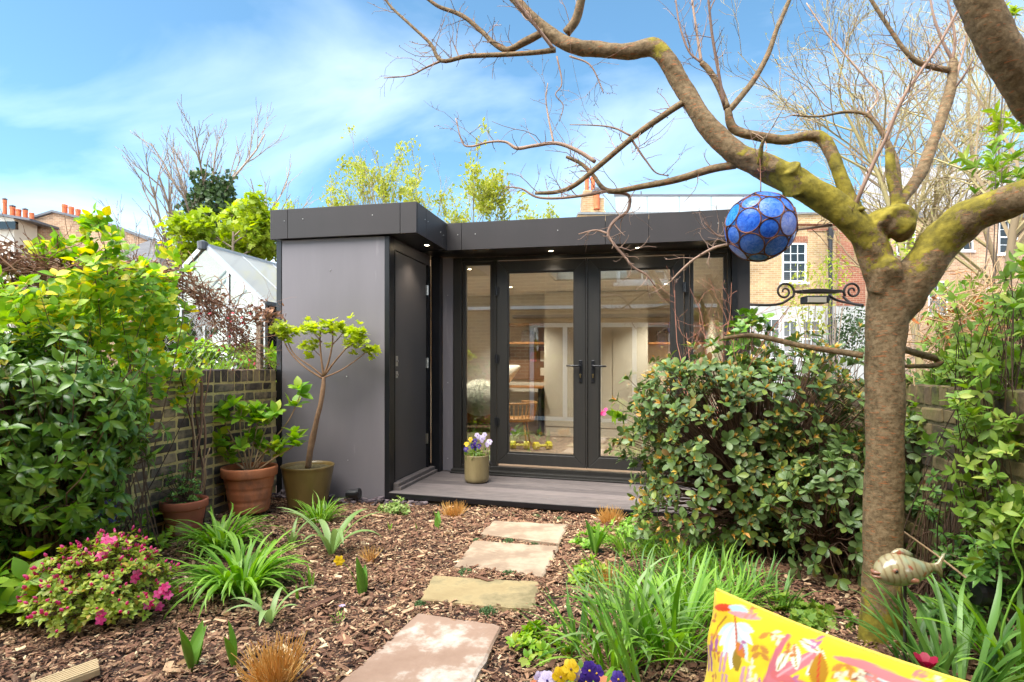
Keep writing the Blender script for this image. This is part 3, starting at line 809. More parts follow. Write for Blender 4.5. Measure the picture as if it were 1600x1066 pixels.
# soffit and roof (left open for the roof light)
part('soffit', [(T_L - .008, TE - .022, FO + .022, UR - .002, ZS - .002, ZS + .016), (T_L - .008, TRE - .022, UR + .021, 1.12, ZS - .002, ZS + .016)], m_black)
part('roof_deck', [(T_L - .008, TE - .022, FO + .022, 1.12, 2.44, 2.50), (T_L - .008, TRE - .022, 1.125, 1.75, 2.44, 2.50), (T_L - .008, 1.0, 1.755, 2.75, 2.44, 2.50), (1.95, TRE - .022, 1.755, 2.75, 2.44, 2.50), (T_L - .008, TRE - .022, 2.755, 4.28, 2.44, 2.50), (TE, TRE - .022, UR + .025, 1.12, 2.44, 2.5)], m_darkgrey)
rl = part('roof_light', [(1.0, 1.03, 1.76, 2.74, 2.30, 2.56), (1.92, 1.95, 1.76, 2.74, 2.30, 2.56), (1.032, 1.918, 1.76, 1.79, 2.30, 2.56), (1.032, 1.918, 2.71, 2.74, 2.30, 2.56)], m_white)
g = Geo(); bb(g, .995, 1.955, 1.755, 2.745, 2.562, 2.576); obj('glass_pane', g, m_glass, rl)
# ceiling, floor, inner walls
part('ceiling', [(T_L + .05, T_R - .065, 1.13, 1.755, 2.288, 2.31), (T_L + .05, .998, 1.757, 2.745, 2.288, 2.31), (1.952, T_R - .065, 1.757, 2.745, 2.288, 2.31), (T_L + .05, T_R - .065, 2.747, 4.1, 2.288, 2.31)], m_ceil)
part('floor_boards', [(T_L + .05, T_R - .065, 1.112, 4.1, .0, .15)], m_floor)
part('back_wall', [(T_L + .05, T_R - .065, 4.105, 4.2, .0, 2.32)], m_cream)
part('inner_wall', [(T_L + .051, T_L + .08, 1.12, 4.1, .152, 2.286), (T_R - .095, T_R - .066, 1.12, 4.1, .152, 2.286)], m_cream)
# interior door seen through the side light
idr = part('inner_door', [(-.62, .02, 4.06, 4.1, .152, 2.12)], m_white)
g = Geo(); g.tube([B(-.05, 4.06, 1.15), B(-.05, 4.01, 1.15), B(-.07, 4.0, 1.15), B(-.17, 4.0, 1.15)], [.01] * 4, 8, 2); bb(g, -.065, -.035, 4.052, 4.059, 1.05, 1.22)
obj('handle', g, m_black, idr)
# decking boards
nb = 7; dw = (1.03 - (-.02)) / nb
for k in range(nb):
    u0 = -.02 + k * dw
    g = Geo(); bb(g, .006 if u0 > .0 else -.04 + .046, T_R, u0, u0 + dw - .0035, .062, .09)
    obj('deck_board', g, m_deck, room, bevel=.002)
part('deck_edge', [(.006, T_R, -.032, -.0225, .045, .087)], m_black, bevel=.002)
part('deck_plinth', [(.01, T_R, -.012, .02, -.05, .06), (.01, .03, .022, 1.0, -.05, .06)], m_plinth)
# downlights: in the soffit and in the ceiling
def downlight(t, u, z, power, r=.032):
    g = Geo(); c = B(t, u, z)
    g.lathe([(r * .62, -.002), (r, -.004), (r * 1.05, .0), (r * .62, .004)], c, 20)
    o = obj('downlight', g, m_steel, room, smooth=True)
    g = Geo(); g.lathe([(.0005, -.001), (r * .6, -.001), (r * .6, .002)], c, 20); obj('bulb', g, m_lamp, o)
    ld = bpy.data.lights.new('downlight_beam', 'SPOT'); ld.energy = power; ld.color = (1.0, .9, .76); ld.spot_size = math.radians(110); ld.spot_blend = .8; ld.shadow_soft_size = .03
    lo = bpy.data.objects.new('downlight_beam', ld); COL.objects.link(lo); lo.location = tuple(c - WL[o] - A([0, 0, .03])); lo.parent = o
for t, u in ((.168, .434), (1.253, .885), (2.067, .886)): downlight(t, u, ZS - .003, 3.0)
for t, u in ((.50, 1.32), (.3, 3.2), (2.4, 1.7), (2.4, 3.2)): downlight(t, u, 2.287, 42.0)  # the first is an added lamp, put there to brighten the sheepskin chair

# ------------------------------------------------------------------ things inside the room
wc = thing('wall_bed_cabinet', 'tall cream panelled cabinet standing inside behind the double doors', 'cabinet', B(1.42, 3.75, .151))
g = Geo(); bb(g, .675, 2.17, 3.76, 4.1, .152, 2.28); obj('carcass', g, m_cream, wc)
for k in range(3):
    t0 = .69 + k * .494
    g = Geo(); bb(g, t0, t0 + .484, 3.74, 3.759, .30, 2.26); obj('cabinet_door', g, m_cream, wc, bevel=.002)
g = Geo(); bb(g, .69, 2.155, 3.745, 3.759, .155, .29); obj('plinth', g, m_cream, wc)
for lab, t0, t1 in (('oak desk against the back wall, left of the cream cabinet', T_L + .1, .67), ('oak desk against the back wall, right of the cream cabinet', 2.175, T_R - .1)):
    dsk = thing('desk', lab, 'desk', B((t0 + t1) / 2, 3.9, .151))
    g = Geo(); bb(g, t0, t1, 3.62, 4.045, .855, .885); obj('desk_top', g, m_oak, dsk, bevel=.003)
    for tt in (t0 + .03, t1 - .07):
        g = Geo(); bb(g, tt, tt + .04, 3.66, 4.0, .152, .854); obj('leg', g, m_darkgrey, dsk)
for lab, t0, t1, z in (('upper oak shelf left of the cream cabinet', .03, .67, 1.80), ('lower oak shelf left of the cream cabinet', .03, .67, 1.52), ('upper oak shelf right of the cream cabinet', 2.175, 2.95, 1.80), ('lower oak shelf right of the cream cabinet', 2.175, 2.95, 1.52)):
    g = Geo(); bb(g, t0, t1, 3.86, 4.1, z, z + .03); obj('shelf', g, m_oak, label=lab, cat='shelf', group='oak shelves on the back wall')
m_dk = PM('dark_books', [lin(40, 44, 58), lin(90, 70, 60), lin(60, 60, 66)], 20, .6)
for lab, t0, n, z in (('row of dark books on the lower left shelf', .3, 6, 1.55), ('row of books on the lower right shelf', 2.3, 8, 1.55)):
    r_ = thing('book_row', lab, 'books', B(t0, 3.95, z))
    tt = t0
    for k in range(n):
        w = RNG.uniform(.02, .045); h = RNG.uniform(.11, .19); g = Geo(); bb(g, tt, tt + w - .001, 3.9, 4.02, z + .031 - .03, z + h); obj('book', g, m_dk, r_); tt += w
pb = thing('pinboard', 'brown cork pinboard with papers above the left desk', 'pinboard', B(.3, 4.09, 1.0))
g = Geo(); bb(g, .03, .66, 4.075, 4.103, .98, 1.48); obj('board', g, m_cork, pb)
m_print = PM('print', [lin(60, 90, 160), lin(200, 90, 60), lin(70, 150, 90)], 25, .6)
for t, z, w, h, mt in ((.40, 1.33, .10, .15, m_print), (.56, 1.34, .10, .16, m_cream), (.56, 1.10, .11, .12, m_cream)):
    g = Geo(); bb(g, t, t + w, 4.071, 4.074, z - h / 2, z + h / 2); obj('paper', g, mt, pb)
# table lamp on the desk: slanted cream shade
tl = thing('desk_lamp', 'cream cone shaded lamp lying over on the left desk', 'lamp', B(.2, 3.8, .886))
g = Geo(); g.tube([B(.02, 3.8, .90), B(.12, 3.8, 1.12), B(.2, 3.8, 1.17)], [.012, .012, .012], 8, 3); obj('stem', g, m_darkgrey, tl)
g = Geo()
axis = nrm(B(.42, 3.8, .93) - B(.2, 3.8, 1.17))
g.tube([B(.06, 3.8, 1.06), B(.30, 3.8, 1.18)], [.16, .02], 24, 0, cap=False); obj('lamp_shade', g, m_cream, tl, smooth=True)
g = Geo(); g.lathe([(.001, 0), (.07, 0), (.07, .012), (.001, .02)], B(.03, 3.8, .887), 20); obj('base', g, m_darkgrey, tl)
m_rattan = PM('rattan', [lin(176, 122, 66), lin(204, 152, 92)], 30, .5)
rc = thing('rattan_chair', 'curved honey coloured rattan chair inside behind the left door leaf', 'chair', B(.5, 2.75, .151))
cc = B(.45, 2.75, 0)
def ring(z, r, a0, a1, n=16, s=1.0): return [cc + A([math.cos(a) * r, math.sin(a) * r * s, z]) for a in np.linspace(a0, a1, n)]
g = Geo(); g.tube(ring(.70, .30, -2.4, 1.2), [.014] * 16, 8, 2); g.tube(ring(.50, .27, -2.4, 1.2), [.012] * 16, 8, 2); obj('back_rail', g, m_rattan, rc, smooth=True)
for a in np.linspace(-2.35, 1.15, 19):
    g = Geo(); g.tube([cc + A([math.cos(a) * .27, math.sin(a) * .27, .5]), cc + A([math.cos(a) * .29, math.sin(a) * .29, .60]), cc + A([math.cos(a) * .30, math.sin(a) * .30, .70])], [.006] * 3, 6, 2); obj('spindle', g, m_rattan, rc, smooth=True)
g = Geo(); g.lathe([(.001, .50), (.27, .50), (.275, .48), (.26, .46), (.001, .46)], cc, 28); obj('seat', g, m_rattan, rc, smooth=True)
for a in (.6, 2.2, 3.8, 5.4):
    g = Geo(); g.tube([cc + A([math.cos(a) * .2, math.sin(a) * .2, .46]), cc + A([math.cos(a) * .26, math.sin(a) * .26, .152])], [.013, .011], 8, 0); obj('leg', g, m_rattan, rc, smooth=True)
m_fleece = RM('fleece', [lin(250, 247, 240), lin(250, 250, 246)], .95, .55)
ac = thing('armchair', 'dark framed chair inside behind the left side light', 'chair', B(.36, 1.50, .151))
ca = B(.36, 1.50, 0)
for dx, dy in ((-.2, -.2), (.2, -.2), (-.2, .2), (.2, .2)):
    g = Geo(); g.tube([ca + A([dx * .8, dy * .8, .48]), ca + A([dx * 1.15, dy * 1.15, .152])], [.014, .011], 8, 0); obj('leg', g, m_black, ac)
g = Geo(); g.obox(ca + A([0, 0, .50]), A([.19, 0, 0]), A([0, .2, 0]), A([0, 0, .035])); obj('seat', g, PM('patterned_fabric', [lin(60, 58, 40), lin(120, 96, 70), lin(40, 48, 36)], 40, .9), ac, bevel=.02)
g = Geo(); g.obox(ca + A([0, .18, .74]), A([.19, 0, 0]), A([0, .025, .01]), A([0, .04, .2])); obj('backrest', g, m_oak, ac, bevel=.01)
g = Geo(); n_ = 9000
th = NR.random(n_) * 6.28; zz = NR.uniform(-1, 1, n_); sr = np.sqrt(1 - zz * zz)
sv = np.stack([sr * np.cos(th), sr * np.sin(th), zz], -1)
pos = ca + A([.0, .0, .83]) + sv * A([.20, .14, .17])
bl = nrm(sv + NR.normal(0, .35, sv.shape) + A([0, 0, -.5]))
thin(g, grow(pos - sv * .02, bl, np.full(n_, .06), 3, .3, -.2), np.tile(A([.0022, .0018, .0008]), (n_, 1)), 3)
q = 24
prof = [(math.sin(a) * 1.0, math.cos(a)) for a in np.linspace(.05, 3.09, 12)]
V0 = Geo(); V0.lathe(prof, (0, 0, 0), q); VV = np.vstack(V0.V) * A([.195, .135, .165]) + ca + A([0, 0, .83]); g.add(VV, np.vstack(V0.F), .5)
obj('sheepskin', g, m_fleece, label='shaggy cream sheepskin thrown over the chair inside', cat='sheepskin')
m_yel = PM('yellow_rubber', [lin(196, 186, 20), lin(208, 198, 30)], 10, .45)
def dumbbell(t, u, yaw, lab):
    c = B(t, u, .152); d = A([math.cos(yaw), math.sin(yaw), 0])
    o = thing('dumbbell', lab, 'dumbbell', c, 'yellow dumbbells on the room floor')
    for s in (-1, 1):
        g = Geo(); p = c + A([0, 0, .05]) + d * s * .085
        g.tube([p - d * .035, p - d * .03, p + d * .03, p + d * .035], [.035, .05, .05, .035], 8, 0); obj('weight', g, m_yel, o)
    g = Geo(); g.cyl(c + A([0, 0, .05]) - d * .055, c + A([0, 0, .05]) + d * .055, .016, n=10); obj('grip', g, m_yel, o)
dumbbell(.62, 2.35, -.2, 'yellow dumbbell on the floor inside, left one of the pair')
dumbbell(.90, 2.38, .35, 'yellow dumbbell on the floor inside, right one of the pair')
# ------------------------------------------------------------------ the house whose back the room's glass mirrors
m_stock = BRICKWORK('stock_brick_house', lin(187, 152, 105), lin(147, 117, 82), lin(200, 182, 145), ang=-YAW)
m_dglass = GLASS('dark_glass', tint=(.35, .36, .37, 1), refl=.1)
m_room_dark = PM('dim_room', [lin(120, 112, 100), lin(140, 132, 120)], 3, .9)
hs = thing('house', 'yellow brick house with white folding doors, mirrored in the glazed doors', 'house', B(2.1, -5.3, 0))
UH = -5.25
part('wall', [(-3.2, -.3, UH - .3, UH, 0, 4.7), (4.3, 7.0, UH - .3, UH, 0, 4.7), (-.298, 4.298, UH - .3, UH, 2.12, 2.92), (-.298, 1.55, UH - .3, UH, 2.922, 4.4), (2.6, 4.298, UH - .3, UH, 2.922, 4.4), (-.298, 4.298, UH - .3, UH, 4.402, 4.7)], m_stock, hs)
part('back_room', [(-3.2, 7.0, UH - 3.2, UH - 3.1, 0, 4.7), (-3.2, 7, UH - 3.1, UH - .301, 2.5, 2.6), (-3.2, 7, UH - 3.1, UH - .301, -.02, .03)], m_room_dark, hs)
fr = part('folding_door', [(-.29, 4.29, UH - .1, UH - .02, 2.02, 2.11), (-.29, 4.29, UH - .1, UH - .02, .03, .11)] + [(t - .045, t + .045, UH - .1, UH - .02, .112, 2.018) for t in (-.24, .48, 1.2, 1.92, 2.64, 3.36, 4.24)], m_white, hs)
for k in range(6):
    t0 = (-.195, .525, 1.245, 1.965, 2.685, 3.405)[k]; t1 = (.435, 1.155, 1.875, 2.595, 3.315, 4.195)[k]
    g = Geo(); bb(g, t0, t1, UH - .065, UH - .055, .112, 2.018); obj('glass_pane', g, m_dglass, fr)
wd = part('window', [(1.56, 1.63, UH - .12, UH - .04, 2.93, 4.39), (2.52, 2.59, UH - .12, UH - .04, 2.93, 4.39), (1.63, 2.52, UH - .12, UH - .04, 4.32, 4.39), (1.63, 2.52, UH - .12, UH - .04, 2.93, 3.0), (1.63, 2.52, UH - .11, UH - .05, 3.62, 3.68), (2.06, 2.09, UH - .1, UH - .06, 3.0, 3.62), (1.5, 2.65, UH - .02, UH + .06, 2.86, 2.928)], m_white, hs)
g = Geo(); bb(g, 1.63, 2.52, UH - .085, UH - .08, 3.0, 4.32); obj('glass_pane', g, m_dglass, wd)
part('gutter', [(-3.2, 7.0, UH + .001, UH + .09, 2.40, 2.47)], m_white, hs)
part('canopy', [(-.6, 4.6, UH + .001, UH + .3, 2.2, 2.26)], m_darkgrey, hs)

# ------------------------------------------------------------------ terraces behind the garden
m_far_ochre = BRICKWORK('far_ochre_brick', lin(206, 172, 124), lin(176, 140, 98), lin(206, 190, 160))
m_far_red = BRICKWORK('far_red_brick', lin(168, 104, 78), lin(146, 86, 64), lin(180, 150, 124))
m_far_tan = BRICKWORK('far_tan_brick', lin(196, 158, 124), lin(164, 126, 98), lin(206, 186, 160))
m_tile = PM('slate_roof', [lin(120, 118, 122), lin(150, 148, 150)], 4, .8, stretch=(1, 6, 6))
m_clay = PM('chimney_clay', [lin(190, 96, 56), lin(214, 120, 76)], 6, .8)
m_lead = PM('lead', [lin(88, 90, 96), lin(104, 106, 112)], 3, .6)
m_pane_far = GLASS('far_pane', tint=(.2, .22, .25, 1), refl=.03)
m_net = PM('net_curtain', [lin(96, 102, 106), lin(150, 154, 156)], 3, .9, stretch=(14, 1, .3))
m_pipe = PM('black_pipe', [lin(30, 30, 32), lin(40, 40, 42)], 4, .5)

def quadbox(g, px0, px1, py0, py1, d, th=.3, dd=0.0):
    """an upright slab at depth d whose front the photograph shows between these columns and rows"""
    a = P(px0, py1, d); b_ = P(px1, py0, d)
    g.box(a[0], b_[0], d + dd, d + dd + th, a[2], b_[2])
def far_window(root, px0, px1, py0, py1, d, cols=2, rows=2, proud=.03, mat_in=m_net, fw=.06):
    a = P(px0, py1, d); b_ = P(px1, py0, d)
    x0, x1, z0, z1 = a[0], b_[0], a[2], b_[2]; y = d - proud
    g = Geo()
    g.box(x0, x0 + fw, y, y + .06, z0, z1); g.box(x1 - fw, x1, y, y + .06, z0, z1); g.box(x0 + fw, x1 - fw, y, y + .06, z1 - fw, z1); g.box(x0 + fw, x1 - fw, y, y + .06, z0, z0 + fw)
    g.box(x0 + fw, x1 - fw, y - .01, y + .05, (z0 + z1) / 2 - .03, (z0 + z1) / 2 + .03)
    w = obj('window', g, m_white, root)
    g = Geo()
    for k in range(1, cols): xx = x0 + fw + (x1 - x0 - 2 * fw) * k / cols; g.box(xx - .012, xx + .012, y + .012, y + .045, z0 + fw, z1 - fw)
    for k in range(1, rows):
        if k * 2 == rows: continue
        zz = z0 + fw + (z1 - z0 - 2 * fw) * k / rows; g.box(x0 + fw, x1 - fw, y + .014, y + .043, zz - .012, zz + .012)
    if g.N: obj('glazing_bar', g, m_white, w)
    g = Geo(); g.box(x0 + fw * .9, x1 - fw * .9, y + .028, y + .034, z0 + fw * .9, z1 - fw * .9); obj('glass_pane', g, m_pane_far, w)
    g = Geo(); g.box(x0 + fw * .9, x1 - fw * .9, y + .05, y + .056, z0 + fw * .9, z1 - fw * .9); obj('curtain', g, mat_in, w)
    g = Geo(); g.box(x0 - .08, x1 + .08, y - .06, y + .05, z0 - .09, z0 - .005); obj('sill', g, m_white, w)
    return w
# the terrace on the right
D1 = 20.0
th1 = thing('terraced_house', 'ochre brick terraced house with white ground floor and roof terrace', 'house', P(1200, 622, D1) * A([1, 1, 0]))
g = Geo(); quadbox(g, 905, 1308, 350, 478, D1, 6); obj('wall', g, m_far_ochre, th1)
g = Geo(); quadbox(g, 905, 1352, 478.3, 640, D1 - .03, 6); obj('ground_floor_wall', g, PM('cream_render', [lin(178, 177, 172), lin(192, 190, 184)], 2, .8), th1)
g = Geo(); quadbox(g, 1308.3, 1352, 362, 478, D1 - .05, 6); obj('red_brick_pier', g, m_far_red, th1)
g = Geo(); quadbox(g, 903, 1310, 335, 349.5, D1 - .12, 6); obj('parapet', g, m_far_ochre, th1)
g = Geo(); quadbox(g, 903, 1310, 331.5, 334.8, D1 - .2, .5); obj('coping', g, m_net, th1)
g = Geo(); quadbox(g, 1262, 1310, 356, 361, D1 - .04, .1); quadbox(g, 1215, 1310, 349.8, 352, D1 - .06, .1); obj('red_brick_band', g, m_far_red, th1)
far_window(th1, 1221.5, 1259.5, 380, 441, D1, 3, 4)
g = Geo()
for k in range(11):
    x0 = 1218 + k * 4.1; quadbox(g, x0, x0 + 3.3, 369 , 379, D1 - .02, .1)
obj('window_arch', g, m_far_red, th1)
far_window(th1, 1191, 1219, 497, 560, D1 - .03, 2, 4, mat_in=m_net)
far_window(th1, 1222, 1246, 500, 600, D1 - .03, 2, 4, mat_in=m_dk)
far_window(th1, 1252, 1282, 500, 560, D1 - .03, 2, 4, mat_in=m_net)
g = Geo(); a = P(1297.5, 640, D1 - .2); b_ = P(1297.5, 352, D1 - .2); g.cyl(a, b_, .07, n=10); a = P(1297.5, 360, D1 - .2); g.cyl(a, a + A([0, 0, -.35]), .13, .09, n=10); obj('drainpipe', g, m_pipe, th1)
g = Geo(); a = P(1305.5, 500, D1 - .2); g.cyl(a, P(1305.5, 640, D1 - .2), .05, n=8); obj('drainpipe', g, m_pipe, th1)
# roof terrace screen
for k in range(5):
    x0 = 962 + k * 50
    g = Geo(); quadbox(g, x0, x0 + 48.5, 307, 331.3, D1 + .6, .03); obj('screen_panel', g, GLASS('frosted', haze=.75, refl=.05, hazecol=(.9, .93, .93, 1)) if k == 0 else bpy.data.materials['frosted'], th1)
g = Geo(); quadbox(g, 960, 1212, 303.5, 306.6, D1 + .58, .08); quadbox(g, 1001, 1003, 299, 303.4, D1 + .6, .04); obj('screen_rail', g, m_lead, th1)
# chimney stack
ch = Geo(); quadbox(ch, 911, 944, 309, 334, D1 + .4, .8); quadbox(ch, 909, 946, 329, 333, D1 + .37, .9); quadbox(ch, 912, 930, 297, 308.8, D1 + .4, .8)
st = obj('chimney', ch, m_far_ochre, th1)
for x, y0, y1, r in ((917, 276, 298, 3.6), (926.5, 277, 297, 3.6), (932.5, 299, 327, 5.2)):
    p0, p1 = P(x, y1, D1 + .3 if r > 5 else D1 + .8), P(x, y0, D1 + .3 if r > 5 else D1 + .8); rr = r / FPX * D1
    g = Geo(); g.tube([p0, p0 * .9 + p1 * .1, p1 * .86 + p0 * .14, p1 * .85 + p0 * .15, p1], [rr, rr * .92, rr * .9, rr * 1.08, rr * 1.05], 14, 0); obj('chimney_pot', g, m_clay, st, smooth=False)
p1 = P(932.5, 297, D1 + .3); g = Geo(); g.lathe([(.17, -.08), (.17, 0), (.08, .07), (.001, .09)], p1, 12); obj('cowl', g, m_lead, st)
# pale house further right
D2 = 27.0
th2 = thing('terraced_house', 'pale brown terrace with slate roof behind the bare trees', 'house', P(1480, 617, D2) * A([1, 1, 0]))
g = Geo(); quadbox(g, 1354, 1720, 330, 640, D2, 6); obj('wall', g, m_far_tan, th2)
for x0, y0 in ((1400, 345), (1490, 340), (1560, 345), (1450, 440), (1540, 450)): far_window(th2, x0, x0 + 30, y0, y0 + 52, D2, 2, 4)
g = Geo()
a = [P(1350, 331, D2 - .3), P(1725, 331, D2 - .3), P(1725, 262, D2 + 4), P(1350, 262, D2 + 4)]
g.add(A(a + [p + A([0, .1, -.25]) for p in a]), A([[0, 1, 2, 3], [7, 6, 5, 4], [0, 4, 5, 1], [1, 5, 6, 2], [2, 6, 7, 3], [3, 7, 4, 0]])); obj('roof', g, m_tile, th2)
# brick houses on the far left
D3 = 26.0
th3 = thing('terraced_house', 'brick gable with a row of orange chimney pots at the far left', 'house', P(110, 619, D3) * A([1, 1, 0]))
def prism(g, pts, d, th):
    pts = [P(x, y, d) for x, y in pts]; n = len(pts)
    V = A(pts + [p + A([0, th, 0]) for p in pts]); c0 = len(V)
    V = np.vstack([V, V[:n].mean(0), V[n:].mean(0)])
    F = [[i, (i + 1) % n, n + (i + 1) % n, n + i] for i in range(n)] + [[(i + 1) % n, i, c0, -1] for i in range(n)] + [[n + i, n + (i + 1) % n, c0 + 1, -1] for i in range(n)]
    g.add(V, A(F))
g = Geo(); prism(g, [(-40, 640), (230, 640), (230, 372), (170, 350), (80, 331), (24, 345), (-40, 330)], D3, 7); obj('wall', g, m_far_tan, th3)
g = Geo()
for p in ([(20, 347), (81, 328), (81, 331.5), (20, 350)], [(81, 328), (172, 349), (172, 353), (81, 331.5)], [(172, 349), (232, 371), (232, 376), (172, 353)]): prism(g, p, D3 - .15, .5)
obj('coping', g, m_lead, th3)
for x, y0, y1, r in ((101, 320, 338, 3.9), (111.5, 323.5, 339, 3.7), (122, 327.5, 342, 3.6), (129.5, 336, 344, 3.2), (141, 334, 346, 3.3), (158, 340, 350, 3.2)):
    dd = D3 + .3; p0, p1 = P(x, y1 + 2, dd), P(x, y0, dd); rr = r / FPX * D3
    g = Geo(); g.tube([p0, p1 * .8 + p0 * .2, p1 * .79 + p0 * .21, p1], [rr, rr * .95, rr * 1.06, rr * 1.06], 12, 0); obj('chimney_pot', g, m_clay, th3)
th4 = thing('terraced_house', 'cream rendered house with low roof at the left photo edge', 'house', P(-30, 614, D3 + 3) * A([1, 1, 0]))
g = Geo(); prism(g, [(-90, 640), (22, 640), (22, 341), (-90, 322)], D3 - 1.4, 1.2); obj('wall', g, m_cream, th4)
g = Geo(); prism(g, [(-90, 318), (46, 341), (46, 344.5), (-90, 323)], D3 - 1.6, 1.6); obj('roof', g, m_lead, th4)
for x, y0, y1, r, cap in ((7.5, 313, 333, 2.8, 1), (19.5, 324, 336, 3.6, 1), (29, 327.5, 338, 3.4, 0), (39.5, 329, 340, 3.2, 1), (49.5, 333, 341, 3.2, 0)):
    dd = D3 - 1; p0, p1 = P(x, y1 + 2, dd), P(x, y0, dd); rr = r / FPX * D3
    g = Geo(); g.tube([p0, p1 * .8 + p0 * .2, p1 * .79 + p0 * .21, p1], [rr, rr * .95, rr * 1.06, rr * 1.06], 12, 0); cp = obj('chimney_pot', g, m_clay, th4)
    if cap: g = Geo(); g.lathe([(rr * 1.1, .02), (rr * 1.2, .06), (.01, .12)], p1, 12); obj('cowl', g, m_lead, cp)
g = Geo(); quadbox(g, -60, 24, 346, 358, D3 - 1.7, .15); obj('roof_window', g, m_pane_far, th4)
th5 = thing('outbuilding', 'grey slate roofed outbuilding behind the greenhouse', 'building', P(210, 630, 18) * A([1, 1, 0]))
g = Geo(); prism(g, [(170, 440), (180, 395), (235, 375), (262, 440)], 18, 4); obj('roof', g, m_tile, th5)
g = Geo(); prism(g, [(172, 640), (172, 441), (260, 441), (260, 640)], 18.1, 3.8); obj('wall', g, m_far_tan, th5)

# ------------------------------------------------------------------ greenhouse beyond the wall
m_alu = PM('aluminium', [lin(196, 197, 198), lin(214, 215, 216)], 6, .5, metal=.15)
m_gglass = GLASS('greenhouse_glass', tint=(.9, .95, .92, 1), refl=.03, haze=.04, hazecol=(.78, .84, .8, 1))
m_poly = GLASS('frosted_roof', refl=-.03, haze=.6, hazecol=(.98, .93, .84, 1))
gh_o = P(320, 640, 6.0) * A([1, 1, 0])
ghs = thing('greenhouse', 'aluminium greenhouse with white roof panels beyond the brick wall', 'greenhouse', gh_o)
HW, GL, ZE, ZR = .74, 2.2, 1.83, 2.47
def Hh(a, b_, z): return gh_o + a * E1 + b_ * E2 + A([0, 0, z])
def bar(name, p, q, r=.016, mat=m_alu, parent=ghs):
    g = Geo(); p, q = A(p), A(q); d = nrm(q - p); s = nrm(np.cross(d, A([0, 0, 1.0]) if abs(d[2]) < .95 else E1)); u = np.cross(s, d)
    g.obox((p + q) / 2, (q - p) / 2, s * r, u * r); return obj(name, g, mat, parent)
for b_ in (0, GL):
    for s in (-1, 1):
        bar('corner_post', Hh(s * HW, b_, 0), Hh(s * HW, b_, ZE), .022)
        bar('rafter', Hh(s * HW, b_, ZE), Hh(0, b_, ZR), .024)
    bar('gable_bar', Hh(-.0, b_, .1), Hh(0, b_, 1.6) if b_ == 0 else Hh(0, b_, ZR - .03), .014)
    bar('gable_bar', Hh(.30, b_, 0), Hh(.30, b_, ZR - .27), .014)
    bar('gable_bar', Hh(-.30, b_, 0), Hh(-.30, b_, ZR - .27), .014)
    bar('cross_rail', Hh(-HW, b_ + .0, 1.80), Hh(HW, b_, 1.80), .015)
    bar('cross_rail', Hh(-HW, b_ + .0, .62), Hh(HW, b_, .62), .015)
for s in (-1, 1):
    bar('eave_rail', Hh(s * HW, 0, ZE), Hh(s * HW, GL, ZE), .02)
    for k in (1, 2, 3):
        b_ = GL * k / 4
        bar('side_bar', Hh(s * HW, b_, 0), Hh(s * HW, b_, ZE), .012); bar('roof_bar', Hh(s * HW, b_, ZE), Hh(0, b_, ZR), .012)
    for k in range(4):
        b0, b1 = GL * k / 4 + .012, GL * (k + 1) / 4 - .012
        g = Geo(); V = [Hh(s * HW * .99, b0, ZE + .012), Hh(s * HW * .99, b1, ZE + .012), Hh(s * .01, b1, ZR - .004), Hh(s * .01, b0, ZR - .004)]
        g.add(A(V + [v + A([0, 0, .005]) for v in V]), A([[0, 1, 2, 3], [4, 5, 6, 7], [0, 4, 5, 1], [1, 5, 6, 2], [2, 6, 7, 3], [3, 7, 4, 0]])); obj('roof_panel', g, m_poly, ghs)
        g = Geo(); g.box(0, 1, 0, 1, 0, 1, fn=lambda x, y, z: Hh(s * HW + (x - .5) * .005, b0 + y * (b1 - b0), .02 + z * (ZE - .04))); obj('glass_pane', g, m_gglass, ghs)
bar('ridge', Hh(0, -.02, ZR), Hh(0, GL + .02, ZR), .022)
bar('brace', Hh(.0, .03, 1.84), Hh(.30, .03, 2.15), .008); bar('brace', Hh(.30, .03, 1.5), Hh(HW, .03, 1.8), .008)
bar('staging_rail', Hh(.05, .35, 1.78), Hh(HW - .1, .35, 1.78), .012, m_oak)
g = Geo(); c = Hh(0, -.03, ZR); g.lathe([(.001, -.06), (.05, -.05), (.055, .03), (.001, .05)], c, 10); obj('ridge_cap', g, m_lead, ghs)
xs_ = (-HW, -.30, .30, HW)
for k in range(3):
    x0, x1 = xs_[k] + .012, xs_[k + 1] - .012
    g = Geo(); g.box(0, 1, 0, 1, 0, 1, fn=lambda x, y, z: Hh(x0 + x * (x1 - x0), y * .005 - .002, .02 + z * 1.76)); obj('glass_pane', g, m_gglass, ghs)
    zt = lambda x: ZR - .03 - abs(x) / HW * (ZR - ZE)
    pts = [(x0, 1.815), (x1, 1.815), (x1, zt(x1))] + ([(0, ZR - .035)] if k == 1 else []) + [(x0, zt(x0))]
    n = len(pts); V = A([Hh(a, -.002, z) for a, z in pts] + [Hh(a, .003, z) for a, z in pts]); V = np.vstack([V, V[:n].mean(0), V[n:2 * n].mean(0)])
    F = [[i, (i + 1) % n, 2 * n, -1] for i in range(n)] + [[n + i, n + (i + 1) % n, 2 * n + 1, -1] for i in range(n)]
    g = Geo(); g.add(V, A(F)); obj('glass_pane', g, m_gglass, ghs)

